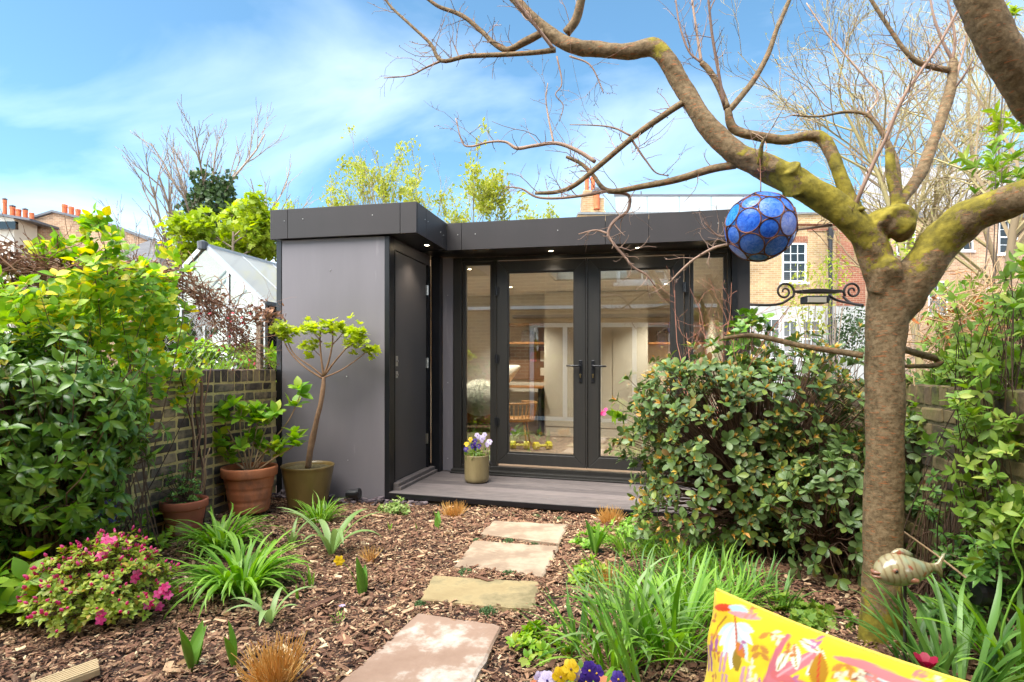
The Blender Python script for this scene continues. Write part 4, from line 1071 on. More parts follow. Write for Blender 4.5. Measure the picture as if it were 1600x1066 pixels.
# ------------------------------------------------------------------ trees and shrubs of the far gardens
m_twig_grey = RM('grey_twig', [lin(138, 120, 105), lin(167, 147, 129), lin(119, 103, 90)], .9)
m_twig_yel = RM('lichen_twig', [lin(150, 136, 92), lin(176, 160, 112), lin(128, 110, 84), lin(160, 138, 108)], .9)
m_twig_red = RM('red_twig', [lin(150, 96, 76), lin(172, 116, 92), lin(128, 84, 70)], .85)
m_lime = RM('lime_leaf', [lin(140, 164, 40), lin(164, 182, 54), lin(184, 194, 76), lin(124, 150, 44)], .5, .45)
m_ivy = RM('ivy_leaf', [lin(46, 68, 36), lin(66, 88, 46), lin(84, 104, 58), lin(54, 76, 40)], .4, .2)
m_olive = RM('spring_leaf', [lin(168, 174, 66), lin(186, 186, 92), lin(150, 162, 60), lin(196, 190, 110)], .55, .45)
m_green = RM('mid_green_leaf', [lin(92, 130, 44), lin(120, 152, 54), lin(148, 172, 70), lin(106, 142, 50), lin(174, 182, 84)], .45, .35)
def far_tree(name, label, base, H, r0, levels, mat, up=.06, lean=(0, 0), wig=.1, seed=1, group=None, cat='tree', bare_stem=.25, minr=.004):
    """levels: (children, length fraction, angle); returns the thing and its tip paths"""
    rng = np.random.default_rng(seed)
    root = thing(name, label, cat, base, group)
    k = 9
    p0 = A([base]); d0 = nrm(A([[lean[0], lean[1], 1.0]]))
    tr = grow(p0, d0, A([H]), k, wig * .5, .05, rng)
    rad = (r0 * np.linspace(1, .25, k))[None]
    g = Geo(); thin(g, tr, rad, 8, A([.5]))
    obj('trunk', g, mat, root, smooth=True)
    g = Geo(); Pp, Rr = tr, rad
    for i, (nch, fr_, an) in enumerate(levels):
        Pp, Rr = branch_out(Pp, np.maximum(Rr, minr * 1.2), nch, fr_, an, 6, wig, up, bare_stem if i == 0 else .2, .6, rng)
        Rr = np.maximum(Rr, minr)
        thin(g, Pp, Rr, 4 if i < 2 else 3, rng.random(len(Pp)))
    obj('branches', g, mat, root, kind='stuff')
    return root, Pp, rng
def leaf_tips(paths, per, rng, jit=.15):
    n, k, _ = paths.shape
    ps = np.repeat(paths, per, 0); t = rng.uniform(.35, 1, len(ps)) * (k - 1); i = np.minimum(t.astype(int), k - 2); f = (t - i)[:, None]
    idx = np.arange(len(ps))
    pos = ps[idx, i] * (1 - f) + ps[idx, i + 1] * f + rng.normal(0, jit, (len(ps), 3))
    d = nrm(nrm(ps[idx, i + 1] - ps[idx, i]) + rng.normal(0, .7, (len(ps), 3)))
    up = nrm(rng.normal(0, .6, (len(ps), 3)) + A([0, 0, 1]))
    return pos, d, up
def crown(root, pos, d, up, L, mat, T=L_TINY, nm='crown', wid=1.0):
    g = Geo(); scatter(g, T, pos, d, up, L, wid=wid); return obj(nm, g, mat, root, kind='stuff')

# ash tree with ivy on its trunk
bA = P(335, 640, 15.0) * A([1, 1, 0])
ta, tips, rg = far_tree('ash_tree', 'tall bare tree with ivy clad trunk above the greenhouse', bA, 6.2, .17, [(15, .52, .6), (7, .5, .5), (6, .5, .45)], m_twig_grey, up=.07, seed=5, minr=.0055, wig=.09)
n = 3600
zz = rg.beta(2.2, 1.6, n) * 3.4 + 3.0
rad = (.72 - .12 * np.abs(zz - 5.2)) * np.sqrt(rg.random(n)) * (1 + .22 * np.sin(zz * 5)); th = rg.random(n) * 6.28
pos = bA + np.stack([np.cos(th) * rad + .05 * np.sin(zz * 3), np.sin(th) * rad, zz], -1)
crown(ta, pos, rand_dirs(n, rg), rand_dirs(n, rg) + A([0, -.6, .5]), rg.uniform(.10, .17, n), m_ivy, nm='ivy', wid=1.5)
# lime green maple in front of it
bM = P(362, 640, 11.0) * A([1, 1, 0])
tm, tips, rg = far_tree('maple_tree', 'lime green young maple in leaf behind the greenhouse', bM, 3.9, .09, [(14, .42, .9), (6, .55, .6), (3, .5, .6)], m_twig_grey, up=.03, seed=9, minr=.005)
pos, d, up = leaf_tips(tips, 26, rg, .09)
ok = (pos[:, 2] > 2.2)
crown(tm, pos[ok], d[ok] + A([0, 0, -.4]), up[ok], rg.uniform(.10, .17, ok.sum()), m_lime, L_MAPLE)
# thin second bare tree at left
far_tree('bare_tree', 'thin bare grey tree left of the ivy clad trunk', P(255, 640, 14) * A([1, 1, 0]), 4.0, .06, [(13, .6, .5), (7, .5, .5), (5, .5, .4)], m_twig_grey, up=.05, seed=12, minr=.004, lean=(-.18, 0))
# spring shrubs over the roof
for px, dd, hh, sd, lab in ((520, 10.5, 3.7, 21, 'loose yellow green shrub showing over the left end of the roof'), (612, 11.0, 4.3, 23, 'tall whippy yellow green shrub above the roof corner'), (700, 11.5, 3.7, 25, 'yellow green shrub behind the inner corner of the roof'),
                        (752, 9.5, 3.4, 28, 'feathery yellow green shrub showing above the long fascia'), (455, 12, 3.5, 29, 'pale budding shrub right of the ivy clad tree'), (568, 11.5, 4.0, 66, 'second whippy yellow green shrub above the left roof block'), (660, 10.6, 3.9, 67, 'airy yellow green shrub right above the fascia corner'), (800, 10.5, 3.4, 68, 'wispy pale shrub left of the far chimney')):
    b0 = P(px, 640, dd) * A([1, 1, 0])
    root, tips, rg = far_tree('budding_shrub', lab, b0, hh, .04, [(12, .5, .38), (5, .42, .45), (3, .5, .5)], m_twig_yel, up=.1, seed=sd, cat='shrub', minr=.003, bare_stem=.4, group='spring shrubs beyond the roof')
    pos, d, up = leaf_tips(tips, 20, rg, .06)
    sel = np.sin(pos[:, 0] * 4.1 + sd) + np.sin(pos[:, 2] * 5.3 + pos[:, 0] * 2) + rg.normal(0, .5, len(pos)) > -.1
    crown(root, pos[sel], d[sel], up[sel], rg.uniform(.05, .10, sel.sum()), m_olive)
# bare trees behind the big branch on the right
for px, dd, hh, sd, ln, lab in ((1445, 9.0, 6.0, 31, (-.05, 0), 'bare yellowish tree between the two big limbs'), (1545, 8.0, 6.2, 33, (.04, 0), 'bare lichen covered tree behind the right limb'), (1610, 11.0, 7.5, 35, (-.1, 0), 'tall bare tree at the right photo edge'), (1390, 12, 6.4, 37, (0.05, 0), 'bare thin tree behind the pruned stub')):
    root, tips, rg = far_tree('bare_tree', lab, P(px, 640, dd) * A([1, 1, 0]), hh, .075, [(15, .55, .6), (8, .5, .6), (6, .5, .6), (2, .6, .5)], m_twig_yel, up=.03, seed=sd, minr=.0032, wig=.16, lean=ln, group='bare trees on the right', bare_stem=.3)
    pos, d, up = leaf_tips(tips, 1, rg, .01); s_ = rg.random(len(pos)) < .35
    crown(root, pos[s_], d[s_], up[s_], .035, m_olive, nm='buds')
# fresh green shrubs low on the right behind the trunk
for px, py, dd, rx, rz, nn, mt, sd, lab in ((1262, 470, 8.5, .40, .62, 420, m_olive, 41, 'lime leaved little tree in front of the white ground floor'), (1300, 430, 9.5, .3, .5, 260, m_lime, 42, 'lime green sapling beside the drainpipe'), (1412, 430, 7.5, .38, .6, 420, m_lime, 43, 'yellow green shrub in the fork of the tree'),
                                     (1330, 520, 10, .35, .5, 900, m_ivy, 44, 'dark ivy covered post right of the white ground floor')):
    rg = np.random.default_rng(sd); c = P(px, py, dd); b0 = c * A([1, 1, 0])
    root = thing('garden_shrub', lab, 'shrub', b0)
    v = rand_dirs(nn, rg) * (rg.random(nn) ** .4)[:, None] * A([rx, rx, rz]); pos = c + v
    g = Geo(); m_ = 10
    st_ = np.tile(b0, (m_, 1)) + rg.normal(0, .05, (m_, 3)) * A([1, 1, 0]); tg = c + rand_dirs(m_, rg) * A([rx, rx, rz]) * .9
    s_ = np.linspace(0, 1, 6)[None, :, None]; pth = st_[:, None] * (1 - s_) + tg[:, None] * s_ + rg.normal(0, .02, (m_, 6, 3)) - (tg - st_)[:, None] * A([1, 1, 0]) * (s_ * (1 - s_)) * .8
    thin(g, pth, np.tile(np.linspace(.012, .003, 6), (m_, 1)), 4); obj('stems', g, m_twig_grey, root, kind='stuff')
    crown(root, pos, rand_dirs(nn, rg), rand_dirs(nn, rg) + A([0, 0, .8]), rg.uniform(.045, .08, nn), mt, nm='foliage')
# clump of pointed bright leaves high on the right
rg = np.random.default_rng(47)
for px, py, dd, n, sp, lab in ((1575, 260, 4.6, 26, .14, 'bright green leafy shoots beside the right limb'), (1582, 25, 4.8, 8, .07, 'small bright green leaf tuft near the top right corner'), (1560, 205, 5.2, 8, .07, 'small leaf tuft between the bare branches')):
    c = P(px, py, dd); root = thing('leafy_shoot', lab, 'shoot', c - A([0, 0, .1]), 'bright leafy shoots')
    tp = c + rg.normal(0, sp, (n, 3)); pos, d, up, L = rosettes(tp, rg.normal(0, .4, (n, 3)) + A([0, 0, 1]), 6, (.5, 1.2), (.07, .13), rg)
    crown(root, pos, d, up, L, m_lime if py < 240 else m_green, L_LANC, nm='leaves')
    g = Geo(); b0 = c + A([.3, .5, -1.2]); s_ = np.linspace(0, 1, 4)[None, :, None]
    thin(g, np.tile(b0, (3, 1))[:, None] * (1 - s_) + tp[:3, None] * s_, np.tile(A([.006, .005, .004, .003]), (3, 1)), 4); obj('stems', g, m_twig_grey, root, kind='stuff')
# ------------------------------------------------------------------ the big tree on the right
def BARKM(name):
    m, n, l, out = nt(name)
    b = n.new('ShaderNodeBsdfPrincipled'); l.new(b.outputs[0], out.inputs[0]); b.inputs['Roughness'].default_value = .82; b.inputs['Specular IOR Level'].default_value = .3
    tc = n.new('ShaderNodeTexCoord')
    def noise(scale, st=(1, 1, 1), det=8, ro=.6, dist=0.0):
        mp = n.new('ShaderNodeMapping'); l.new(tc.outputs['Object'], mp.inputs[0]); mp.inputs['Scale'].default_value = st
        t = n.new('ShaderNodeTexNoise'); l.new(mp.outputs[0], t.inputs['Vector']); t.inputs['Scale'].default_value = scale; t.inputs['Detail'].default_value = det; t.inputs['Roughness'].default_value = ro; t.inputs['Distortion'].default_value = dist
        return t.outputs['Fac']
    base = ramp(n, l, noise(44, (1, 1, 1.3), 10, .72, .2), [lin(78, 63, 44), lin(108, 89, 63), lin(138, 116, 86), lin(98, 80, 56)], [.32, .46, .6, .72])
    lent = ramp(n, l, noise(30, (1, 1, 5.5), 3, .55, .2), [(0, 0, 0, 1), (1, 1, 1, 1)], [.60, .64])
    mx = n.new('ShaderNodeMix'); mx.data_type = 'RGBA'; l.new(lent, mx.inputs[0]); l.new(base, mx.inputs[6]); mx.inputs[7].default_value = lin(150, 98, 62)
    ge = n.new('ShaderNodeNewGeometry'); sp = n.new('ShaderNodeSeparateXYZ'); l.new(ge.outputs['Normal'], sp.inputs[0])
    def mth(op, a, b_):
        q = n.new('ShaderNodeMath'); q.operation = op
        for i, v in enumerate((a, b_)):
            if isinstance(v, (int, float)): q.inputs[i].default_value = v
            else: l.new(v, q.inputs[i])
        return q.outputs[0]
    def near(pt, rad):
        vd = n.new('ShaderNodeVectorMath'); vd.operation = 'DISTANCE'; l.new(tc.outputs['Object'], vd.inputs[0]); vd.inputs[1].default_value = tuple(A(pt) - TB)
        return mth('MAXIMUM', mth('SUBTRACT', 1.0, mth('DIVIDE', vd.outputs['Value'], rad)), 0.0)
    mo = mth('MAXIMUM', near(P(1290, 320, 2.35), .66), mth('MAXIMUM', mth('MULTIPLY', near(P(1500, 350, 2.2), .5), .8), near(P(1375, 1010, 2.3), .4)))
    mo = mth('MAXIMUM', mo, mth('MULTIPLY', near(P(1025, 78, 2.5), .14), .8))
    amt = mth('ADD', mth('MULTIPLY', mo, .62), mth('MULTIPLY', sp.outputs[2], .09))
    amt = mth('ADD', amt, mth('MULTIPLY', noise(10, (1, 1, 1), 10, .75), 1.25))
    mf = ramp(n, l, amt, [(0, 0, 0, 1), (1, 1, 1, 1)], [.95, 1.22])
    mossc = ramp(n, l, noise(22), [lin(84, 76, 30), lin(126, 114, 38), lin(164, 148, 52)], [.3, .5, .72])
    m2 = n.new('ShaderNodeMix'); m2.data_type = 'RGBA'; l.new(mf, m2.inputs[0]); l.new(mx.outputs[2], m2.inputs[6]); l.new(mossc, m2.inputs[7])
    l.new(m2.outputs[2], b.inputs['Base Color'])
    mpv = n.new('ShaderNodeMapping'); l.new(tc.outputs['Object'], mpv.inputs[0]); mpv.inputs['Scale'].default_value = (1, 1, .55)
    wob = n.new('ShaderNodeVectorMath'); wob.operation = 'MULTIPLY_ADD'; nz = n.new('ShaderNodeTexNoise'); l.new(mpv.outputs[0], nz.inputs['Vector']); nz.inputs['Scale'].default_value = 30
    l.new(nz.outputs['Color'], wob.inputs[0]); wob.inputs[1].default_value = (.03, .03, .03); l.new(mpv.outputs[0], wob.inputs[2])
    vo = n.new('ShaderNodeTexVoronoi'); vo.feature = 'DISTANCE_TO_EDGE'; vo.inputs['Scale'].default_value = 42; l.new(wob.outputs[0], vo.inputs['Vector'])
    crack = ramp(n, l, vo.outputs['Distance'], [(0, 0, 0, 1), (1, 1, 1, 1)], [.0, .12])
    bp = n.new('ShaderNodeBump'); bp.inputs['Strength'].default_value = .5; bp.inputs['Distance'].default_value = .006
    l.new(mth('ADD', mth('ADD', noise(55, (1, 1, .6), 8, .75), mth('MULTIPLY', crack, .10)), mth('ADD', mth('MULTIPLY', lent, .25), mth('MULTIPLY', mf, .4))), bp.inputs['Height']); l.new(bp.outputs[0], b.inputs['Normal'])
    return m
tb = G(1378, 1012); TB = tb
m_bark = BARKM('mossy_bark')
m_twig = RM('cherry_twig', [lin(132, 105, 91), lin(165, 134, 115), lin(110, 86, 74), lin(187, 156, 134)], .8)
tree = thing('cherry_tree', 'gnarled mossy bare tree with spreading limbs in the right foreground', 'tree', tb)
def PX(lst): return [P(a, b_, d) for a, b_, d in lst]
def limb(name, pts, rpx, moss, n=18, sub=7, rough=.05, seed=0, cap=True):
    """points (column, row, depth) with half thickness in photo pixels"""
    ra = [r / FPX * p[2] * ((1 + ((p[0] - CX) / FPX) ** 2) ** (-.46 if name == 'trunk' else -.22)) * (.83 if seed == 2 or name in ('branch', 'stub') else 1.0) for r, p in zip(rpx, pts)]
    if name in ('trunk', 'limb', 'burr', 'knot', 'stub') or max(rpx) > 10.5:
        TRUNK.tube(PX(pts), ra, n, sub, rough, seed=seed, cap=cap); return None
    g = Geo(); g.tube(PX(pts), ra, n, sub, rough, seed=seed, cap=cap)
    return obj(name, g, m_bark, tree, smooth=True)
TRUNK = Geo()
limb('trunk', [(1374, 1035, 2.36), (1377, 1000, 2.36), (1379, 940, 2.36), (1380, 850, 2.36), (1381, 740, 2.36), (1382, 640, 2.36), (1383, 560, 2.36), (1386, 500, 2.355), (1388, 450, 2.35), (1386, 415, 2.35)],
     [50, 39, 34, 32, 31.5, 31.5, 32, 34, 36, 32], [.75, .6, .4, .25, .2, .22, .3, .45, .6, .75], 24, 8, .035, 1)
limb('limb', [(1388, 470, 2.35), (1376, 425, 2.34), (1362, 385, 2.33), (1330, 345, 2.34), (1290, 312, 2.36), (1240, 282, 2.38), (1195, 262, 2.4), (1150, 240, 2.43), (1108, 198, 2.46), (1072, 145, 2.5), (1045, 100, 2.52), (1022, 74, 2.54), (985, 80, 2.57), (940, 78, 2.6), (900, 74, 2.63), (868, 58, 2.66), (835, 30, 2.68), (795, -12, 2.7), (760, -60, 2.72)],
     [28, 31, 29, 27, 27, 28, 25, 21.5, 19, 17, 17, 17, 14.5, 13.5, 14, 12, 9.5, 9, 8], [.8, .95, .95, .95, 1.0, 1.0, .9, .7, .4, .25, .35, .55, .1, .1, .35, .3, .1, 0, 0], 20, 7, .05, 2)
limb('limb', [(1386, 530, 2.36), (1408, 474, 2.34), (1438, 425, 2.3), (1470, 378, 2.26), (1510, 342, 2.2), (1560, 322, 2.12), (1620, 300, 2.02), (1690, 262, 1.95), (1760, 190, 1.92)],
     [14, 30, 33, 32, 32, 29, 29, 29, 26], [.5, .6, .7, .75, .7, .8, .7, .5, .4], 20, 7, .05, 3)
limb('limb', [(1745, 215, 1.92), (1680, 232, 1.86), (1625, 165, 1.8), (1575, 92, 1.76), (1540, 30, 1.74), (1512, -30, 1.74), (1480, -120, 1.78)], [26, 24, 33, 31, 29, 27, 26], [.3, .2, .15, .1, .1, .1, .1], 18, 7, .03, 4)
limb('branch', [(1352, 352, 2.35), (1335, 325, 2.36), (1318, 288, 2.38), (1302, 245, 2.4), (1286, 218, 2.42), (1262, 213, 2.44), (1225, 219, 2.46), (1180, 212, 2.48), (1150, 204, 2.5), (1140, 190, 2.5), (1137, 170, 2.5)], [13, 14, 13, 13, 12.5, 10, 9.5, 9.5, 9, 8.5, 7.5], [.6, .35, .3, .35, .6, .2, .1, .1, .1, .1, .2], 14, 6, .05, 5)
limb('branch', [(1139, 172, 2.5), (1150, 160, 2.5), (1178, 125, 2.52), (1200, 85, 2.54), (1214, 45, 2.55), (1230, 8, 2.56), (1245, -30, 2.57)], [6.5, 6, 5.5, 5, 4.5, 4, 3.5], [.1] * 7, 10, 5, .03, 6)
limb('branch', [(1136, 170, 2.5), (1125, 140, 2.52), (1108, 110, 2.54), (1096, 98, 2.55)], [6.5, 6, 5.5, 5], [.1] * 4, 10, 5, .04, 7)
# pruned knuckle and stub
limb('burr', [(1352, 362, 2.37), (1372, 352, 2.34), (1398, 350, 2.31), (1418, 362, 2.29), (1426, 366, 2.28)], [16, 26, 29, 22, 8], [.9, .7, .45, .35, .2], 18, 6, .10, 8)
limb('stub', [(1398, 345, 2.32), (1400, 318, 2.33), (1397, 290, 2.34), (1392, 262, 2.35), (1390, 232, 2.36)], [13, 12, 10.5, 10, 8.5], [.5, .6, .8, .5, .1], 14, 6, .08, 9)
limb('branch', [(1402, 322, 2.33), (1422, 295, 2.36), (1442, 262, 2.4), (1458, 222, 2.45), (1474, 180, 2.5), (1484, 140, 2.54), (1489, 108, 2.56), (1488, 92, 2.57)], [11, 12, 11.5, 11, 10.5, 10.5, 9.5, 6], [.3, .1, 0, 0, 0, 0, 0, .1], 14, 6, .09, 10)
limb('knot', [(1246, 300, 2.38), (1238, 272, 2.35), (1234, 262, 2.33)], [22, 16, 13], [.8, .5, .2], 14, 4, .1, 11)
limb('knot', [(1385, 450, 2.33), (1387, 415, 2.285), (1388, 404, 2.265)], [26, 21, 9], [.9, .9, .6], 16, 5, .08, 12)
limb('branch', [(1349, 556, 2.36), (1300, 548, 2.42), (1250, 540, 2.5), (1200, 528, 2.58), (1168, 524, 2.63), (1130, 529, 2.68)], [6.5, 6, 5.5, 5, 4.5, 3.5], [.1] * 6, 10, 5, .05, 13)
limb('branch', [(1408, 545, 2.38), (1436, 553, 2.45), (1462, 560, 2.5), (1470, 566, 2.5), (1455, 572, 2.48), (1412, 572, 2.42)], [7, 7.5, 7, 6, 5, 4], [.2] * 6, 10, 5, .06, 14)
tk = obj('trunk', TRUNK, m_bark, tree, smooth=True)
rm = tk.modifiers.new('union', 'REMESH'); rm.mode = 'VOXEL'; rm.voxel_size = .005; rm.use_smooth_shade = True
sm = tk.modifiers.new('smooth', 'SMOOTH'); sm.factor = .5; sm.iterations = 8
for sc_, st_k in ((.05, .006), (.016, .002)):
    tex = bpy.data.textures.new('bark_relief', 'CLOUDS'); tex.noise_scale = sc_; tex.noise_depth = 3
    dm = tk.modifiers.new('relief', 'DISPLACE'); dm.texture = tex; dm.strength = st_k; dm.mid_level = .5; dm.texture_coords = 'LOCAL'
# branches that leave the left limb
TW = [
    ([(1082, 152, 2.5), (1058, 166, 2.5), (1030, 185, 2.52), (985, 218, 2.56), (940, 256, 2.6), (900, 288, 2.63), (870, 300, 2.66), (836, 302, 2.68)], [6, 5.5, 5, 5, 4.5, 4, 3.5, 2.5]),
    ([(1150, 258, 2.43), (1110, 265, 2.48), (1060, 280, 2.54), (1005, 291, 2.6), (950, 298, 2.66), (925, 272, 2.7), (908, 256, 2.72), (885, 245, 2.74)], [6.5, 6.5, 6, 5, 4, 3.4, 3, 2.5]),
    ([(950, 298, 2.66), (915, 305, 2.7), (870, 310, 2.74), (838, 308, 2.76), (815, 295, 2.78), (790, 292, 2.8)], [3, 2.6, 2.2, 1.8, 1.4, 1]),
    ([(930, 253, 2.6), (905, 237, 2.62), (870, 224, 2.64), (835, 228, 2.66), (808, 232, 2.68), (790, 222, 2.7), (765, 222, 2.72), (735, 229, 2.74), (722, 222, 2.75), (712, 185, 2.76)], [3.6, 3.2, 3, 3, 2.8, 2, 1.8, 1.6, 1.3, .8]),
    ([(868, 78, 2.63), (830, 83, 2.66), (780, 86, 2.7), (730, 88, 2.74), (690, 95, 2.78), (672, 68, 2.8), (640, 38, 2.84), (612, 12, 2.88), (596, -10, 2.9)], [4.5, 4, 3.8, 3.6, 3.4, 2.6, 2.3, 2, 1.6]),
    ([(850, 50, 2.66), (820, 66, 2.68), (792, 78, 2.7), (770, 66, 2.72), (755, 52, 2.74), (730, 30, 2.76), (712, 20, 2.78), (685, 10, 2.8), (660, -8, 2.82)], [6, 6, 5, 4, 3.8, 3.6, 3.4, 3, 2.6]),
    ([(885, 52, 2.64), (900, 30, 2.62), (910, -10, 2.6), (915, -50, 2.6)], [8, 7.5, 7, 6.5]),
    ([(690, 95, 2.78), (665, 106, 2.8), (640, 118, 2.84), (600, 122, 2.9)], [2, 1.5, 1.2, .8]),
    ([(866, 78, 2.63), (838, 42, 2.6), (812, 10, 2.58), (800, -10, 2.57)], [3, 2.6, 2.4, 2.2]),
    ([(870, 88, 2.63), (878, 130, 2.62), (868, 148, 2.62), (880, 165, 2.62), (874, 190, 2.62)], [1.4, 1.1, .9, .8, .6]),
    ([(890, 88, 2.63), (920, 100, 2.6), (935, 125, 2.6), (943, 146, 2.6)], [1.6, 1.3, 1, .7]),
    ([(865, 224, 2.64), (858, 190, 2.65), (853, 155, 2.66), (856, 130, 2.67)], [1.8, 1.4, 1, .7]),
    ([(985, 215, 2.56), (998, 235, 2.56), (1010, 252, 2.56), (1025, 270, 2.56), (1045, 275, 2.56)], [2.2, 1.8, 1.6, 1.2, .8]),
    ([(985, 212, 2.56), (960, 200, 2.58), (930, 196, 2.6), (890, 195, 2.62)], [1.8, 1.4, 1.1, .7]),
    ([(950, 300, 2.66), (982, 305, 2.66), (980, 330, 2.66), (960, 345, 2.66), (950, 365, 2.66), (958, 380, 2.65), (975, 400, 2.64), (990, 418, 2.63), (1010, 430, 2.62), (1024, 448, 2.62)], [3, 2.8, 2.6, 2.4, 2.4, 2.4, 2.2, 2, 1.6, 1]),
    ([(950, 365, 2.66), (930, 360, 2.68), (904, 366, 2.7)], [1.8, 1.5, .9]),
    ([(1160, 380, 2.6), (1120, 386, 2.64), (1085, 405, 2.68), (1062, 425, 2.7), (1048, 440, 2.72)], [2.6, 2.4, 2, 1.6, 1]),
    ([(1170, 330, 2.5), (1130, 370, 2.6), (1100, 348, 2.62)], [2.2, 1.8, 1]),
    ([(1330, 340, 2.35), (1345, 300, 2.3), (1365, 255, 2.28), (1385, 215, 2.25), (1410, 155, 2.22), (1440, 110, 2.2), (1470, 65, 2.18), (1500, 10, 2.16)], [3.4, 3.2, 3, 2.8, 2.6, 2.4, 2.2, 1.8]),
    ([(1405, 300, 2.35), (1400, 255, 2.4), (1380, 210, 2.44), (1355, 180, 2.48), (1320, 175, 2.5), (1280, 182, 2.5), (1235, 180, 2.52)], [5, 4.5, 4, 3, 2.4, 1.8, 1.2]),
    ([(1355, 178, 2.48), (1372, 150, 2.5), (1350, 120, 2.52), (1320, 85, 2.54), (1290, 50, 2.56), (1260, 5, 2.58)], [2, 1.8, 1.6, 1.5, 1.3, 1]),
    ([(1482, 110, 2.55), (1440, 100, 2.55), (1415, 80, 2.56), (1390, 45, 2.58), (1358, -5, 2.6)], [5, 4.2, 3.6, 3, 2.6]),
    ([(1488, 95, 2.57), (1475, 70, 2.57), (1460, 30, 2.58), (1452, -10, 2.6)], [2.6, 2.2, 1.8, 1.4]),
    ([(1488, 95, 2.57), (1492, 60, 2.56), (1485, 20, 2.56), (1478, -10, 2.56)], [2.4, 2, 1.6, 1.2]),
    ([(1488, 140, 2.55), (1500, 100, 2.54), (1510, 60, 2.52), (1512, 30, 2.5)], [2.4, 2, 1.6, 1.2]),
    ([(1482, 150, 2.55), (1505, 120, 2.5), (1522, 90, 2.48)], [2.4, 1.8, 1.2]),
    ([(1096, 98, 2.55), (1090, 60, 2.56), (1084, 20, 2.57), (1080, -10, 2.58)], [2.6, 2.2, 1.8, 1.5]),
    ([(1132, 165, 2.5), (1122, 110, 2.5), (1112, 50, 2.5), (1106, -10, 2.5)], [3, 2.6, 2.2, 1.8]),
    ([(1096, 98, 2.55), (1076, 80, 2.57), (1062, 40, 2.58), (1055, -5, 2.6)], [2, 1.7, 1.4, 1.1]),
    ([(1185, 262, 2.38), (1188, 245, 2.34), (1190, 228, 2.32), (1196, 214, 2.3)], [4.5, 4, 3.2, 2.2]),
    ([(1318, 330, 2.36), (1330, 332, 2.34), (1342, 328, 2.3), (1350, 326, 2.28)], [6, 5.5, 5, 3.5]),
    ([(1240, 360, 2.5), (1270, 356, 2.45), (1300, 352, 2.4)], [1.6, 2, 2.2]),
]
prng = np.random.default_rng(3)
gT = Geo()
sprP, sprD, sprR = [], [], []
for pts, rp in TW:
    p3 = A(PX(pts))
    big = max(rp) >= 4.4
    g = Geo(); g.tube(p3, [r / FPX * p[2] * .95 for r, p in zip(rp, pts)], 8, 5, .05, seed=int(pts[0][0]), rnd=0.0)
    obj('branch' if big else 'twig', g, m_bark if big else m_twig, tree, smooth=True)
    seg = np.linalg.norm(np.diff(p3, axis=0), axis=1).sum()
    ns = int(seg * 32)
    for _ in range(ns):
        t = prng.uniform(.1, 1) * (len(p3) - 1); i = min(int(t), len(p3) - 2); f = t - i
        sprP.append(p3[i] * (1 - f) + p3[i + 1] * f); sprD.append(nrm(p3[i + 1] - p3[i])); sprR.append(max(.0007, .25 * (rp[i] / FPX * 2.5)))
sprP, sprD, sprR = A(sprP), A(sprD), A(sprR)
d1 = nrm(spread_dir(sprD, prng.uniform(.5, 1.3, len(sprD)), prng) + A([0, 0, .25]) + prng.normal(0, .2, sprD.shape))
L1 = prng.gamma(2.0, .055, len(sprP))
P1 = grow(sprP, d1, L1, 6, .22, .02, prng)
R1 = np.minimum(sprR * 1.25, .0022)[:, None] * np.linspace(1, .45, 6)[None]
thin(gT, P1, R1, 4)
P2, R2 = branch_out(P1[L1 > .1], R1[L1 > .1], 2, .5, .7, 5, .22, .02, .2, .8, prng)
thin(gT, P2, np.maximum(R2, .0008), 3)
# little buds on the twigs
allp = np.concatenate([P1.reshape(-1, 3), P2.reshape(-1, 3)]); sel = prng.random(len(allp)) < .30
scatter(gT, L_TINY, allp[sel], rand_dirs(sel.sum(), prng), rand_dirs(sel.sum(), prng), .008, prng.random(sel.sum()))
obj('fine_twigs', gT, m_twig, tree, kind='stuff')
# dead stub bark root flare
# ------------------------------------------------------------------ blue glass globe
gc = P(1188, 355, 2.3); gr = 52 / FPX * 2.3
m_copper = PM('oxidised_copper', [lin(74, 46, 36), lin(112, 72, 56), lin(90, 60, 48)], 40, .5, metal=.7)
def BLUEG(name, c1, c2):
    m, n, l, out = nt(name)
    b = n.new('ShaderNodeBsdfPrincipled'); b.inputs['Roughness'].default_value = .12; b.inputs['Specular IOR Level'].default_value = .6
    tc = n.new('ShaderNodeTexCoord'); tx = n.new('ShaderNodeTexNoise'); l.new(tc.outputs['Object'], tx.inputs['Vector']); tx.inputs['Scale'].default_value = 55; tx.inputs['Detail'].default_value = 5; tx.inputs['Distortion'].default_value = 1.5
    col = ramp(n, l, tx.outputs['Fac'], [c1, c2], [.35, .65]); l.new(col, b.inputs['Base Color'])
    tr = n.new('ShaderNodeBsdfTranslucent'); l.new(col, tr.inputs[0])
    mx = n.new('ShaderNodeMixShader'); mx.inputs[0].default_value = .5; l.new(b.outputs[0], mx.inputs[1]); l.new(tr.outputs[0], mx.inputs[2]); l.new(mx.outputs[0], out.inputs[0])
    bp = n.new('ShaderNodeBump'); bp.inputs['Strength'].default_value = .7; bp.inputs['Distance'].default_value = .003; l.new(tx.outputs['Fac'], bp.inputs['Height']); l.new(bp.outputs[0], b.inputs['Normal'])
    return m
blues = [BLUEG('blue_glass_%s' % k, a, b_) for k, a, b_ in (('deep', lin(36, 96, 206), lin(80, 146, 238)), ('mid', lin(60, 124, 224), lin(128, 176, 246)), ('pale', lin(130, 156, 236), lin(186, 202, 250)), ('sky', lin(30, 130, 214), lin(90, 180, 240)))]
m_paleg = PM('pale_blue_glass', [lin(186, 206, 240), lin(226, 236, 250)], 60, .2) if True else BLUEG('pale_blue_glass', lin(190, 212, 244), lin(224, 234, 250))
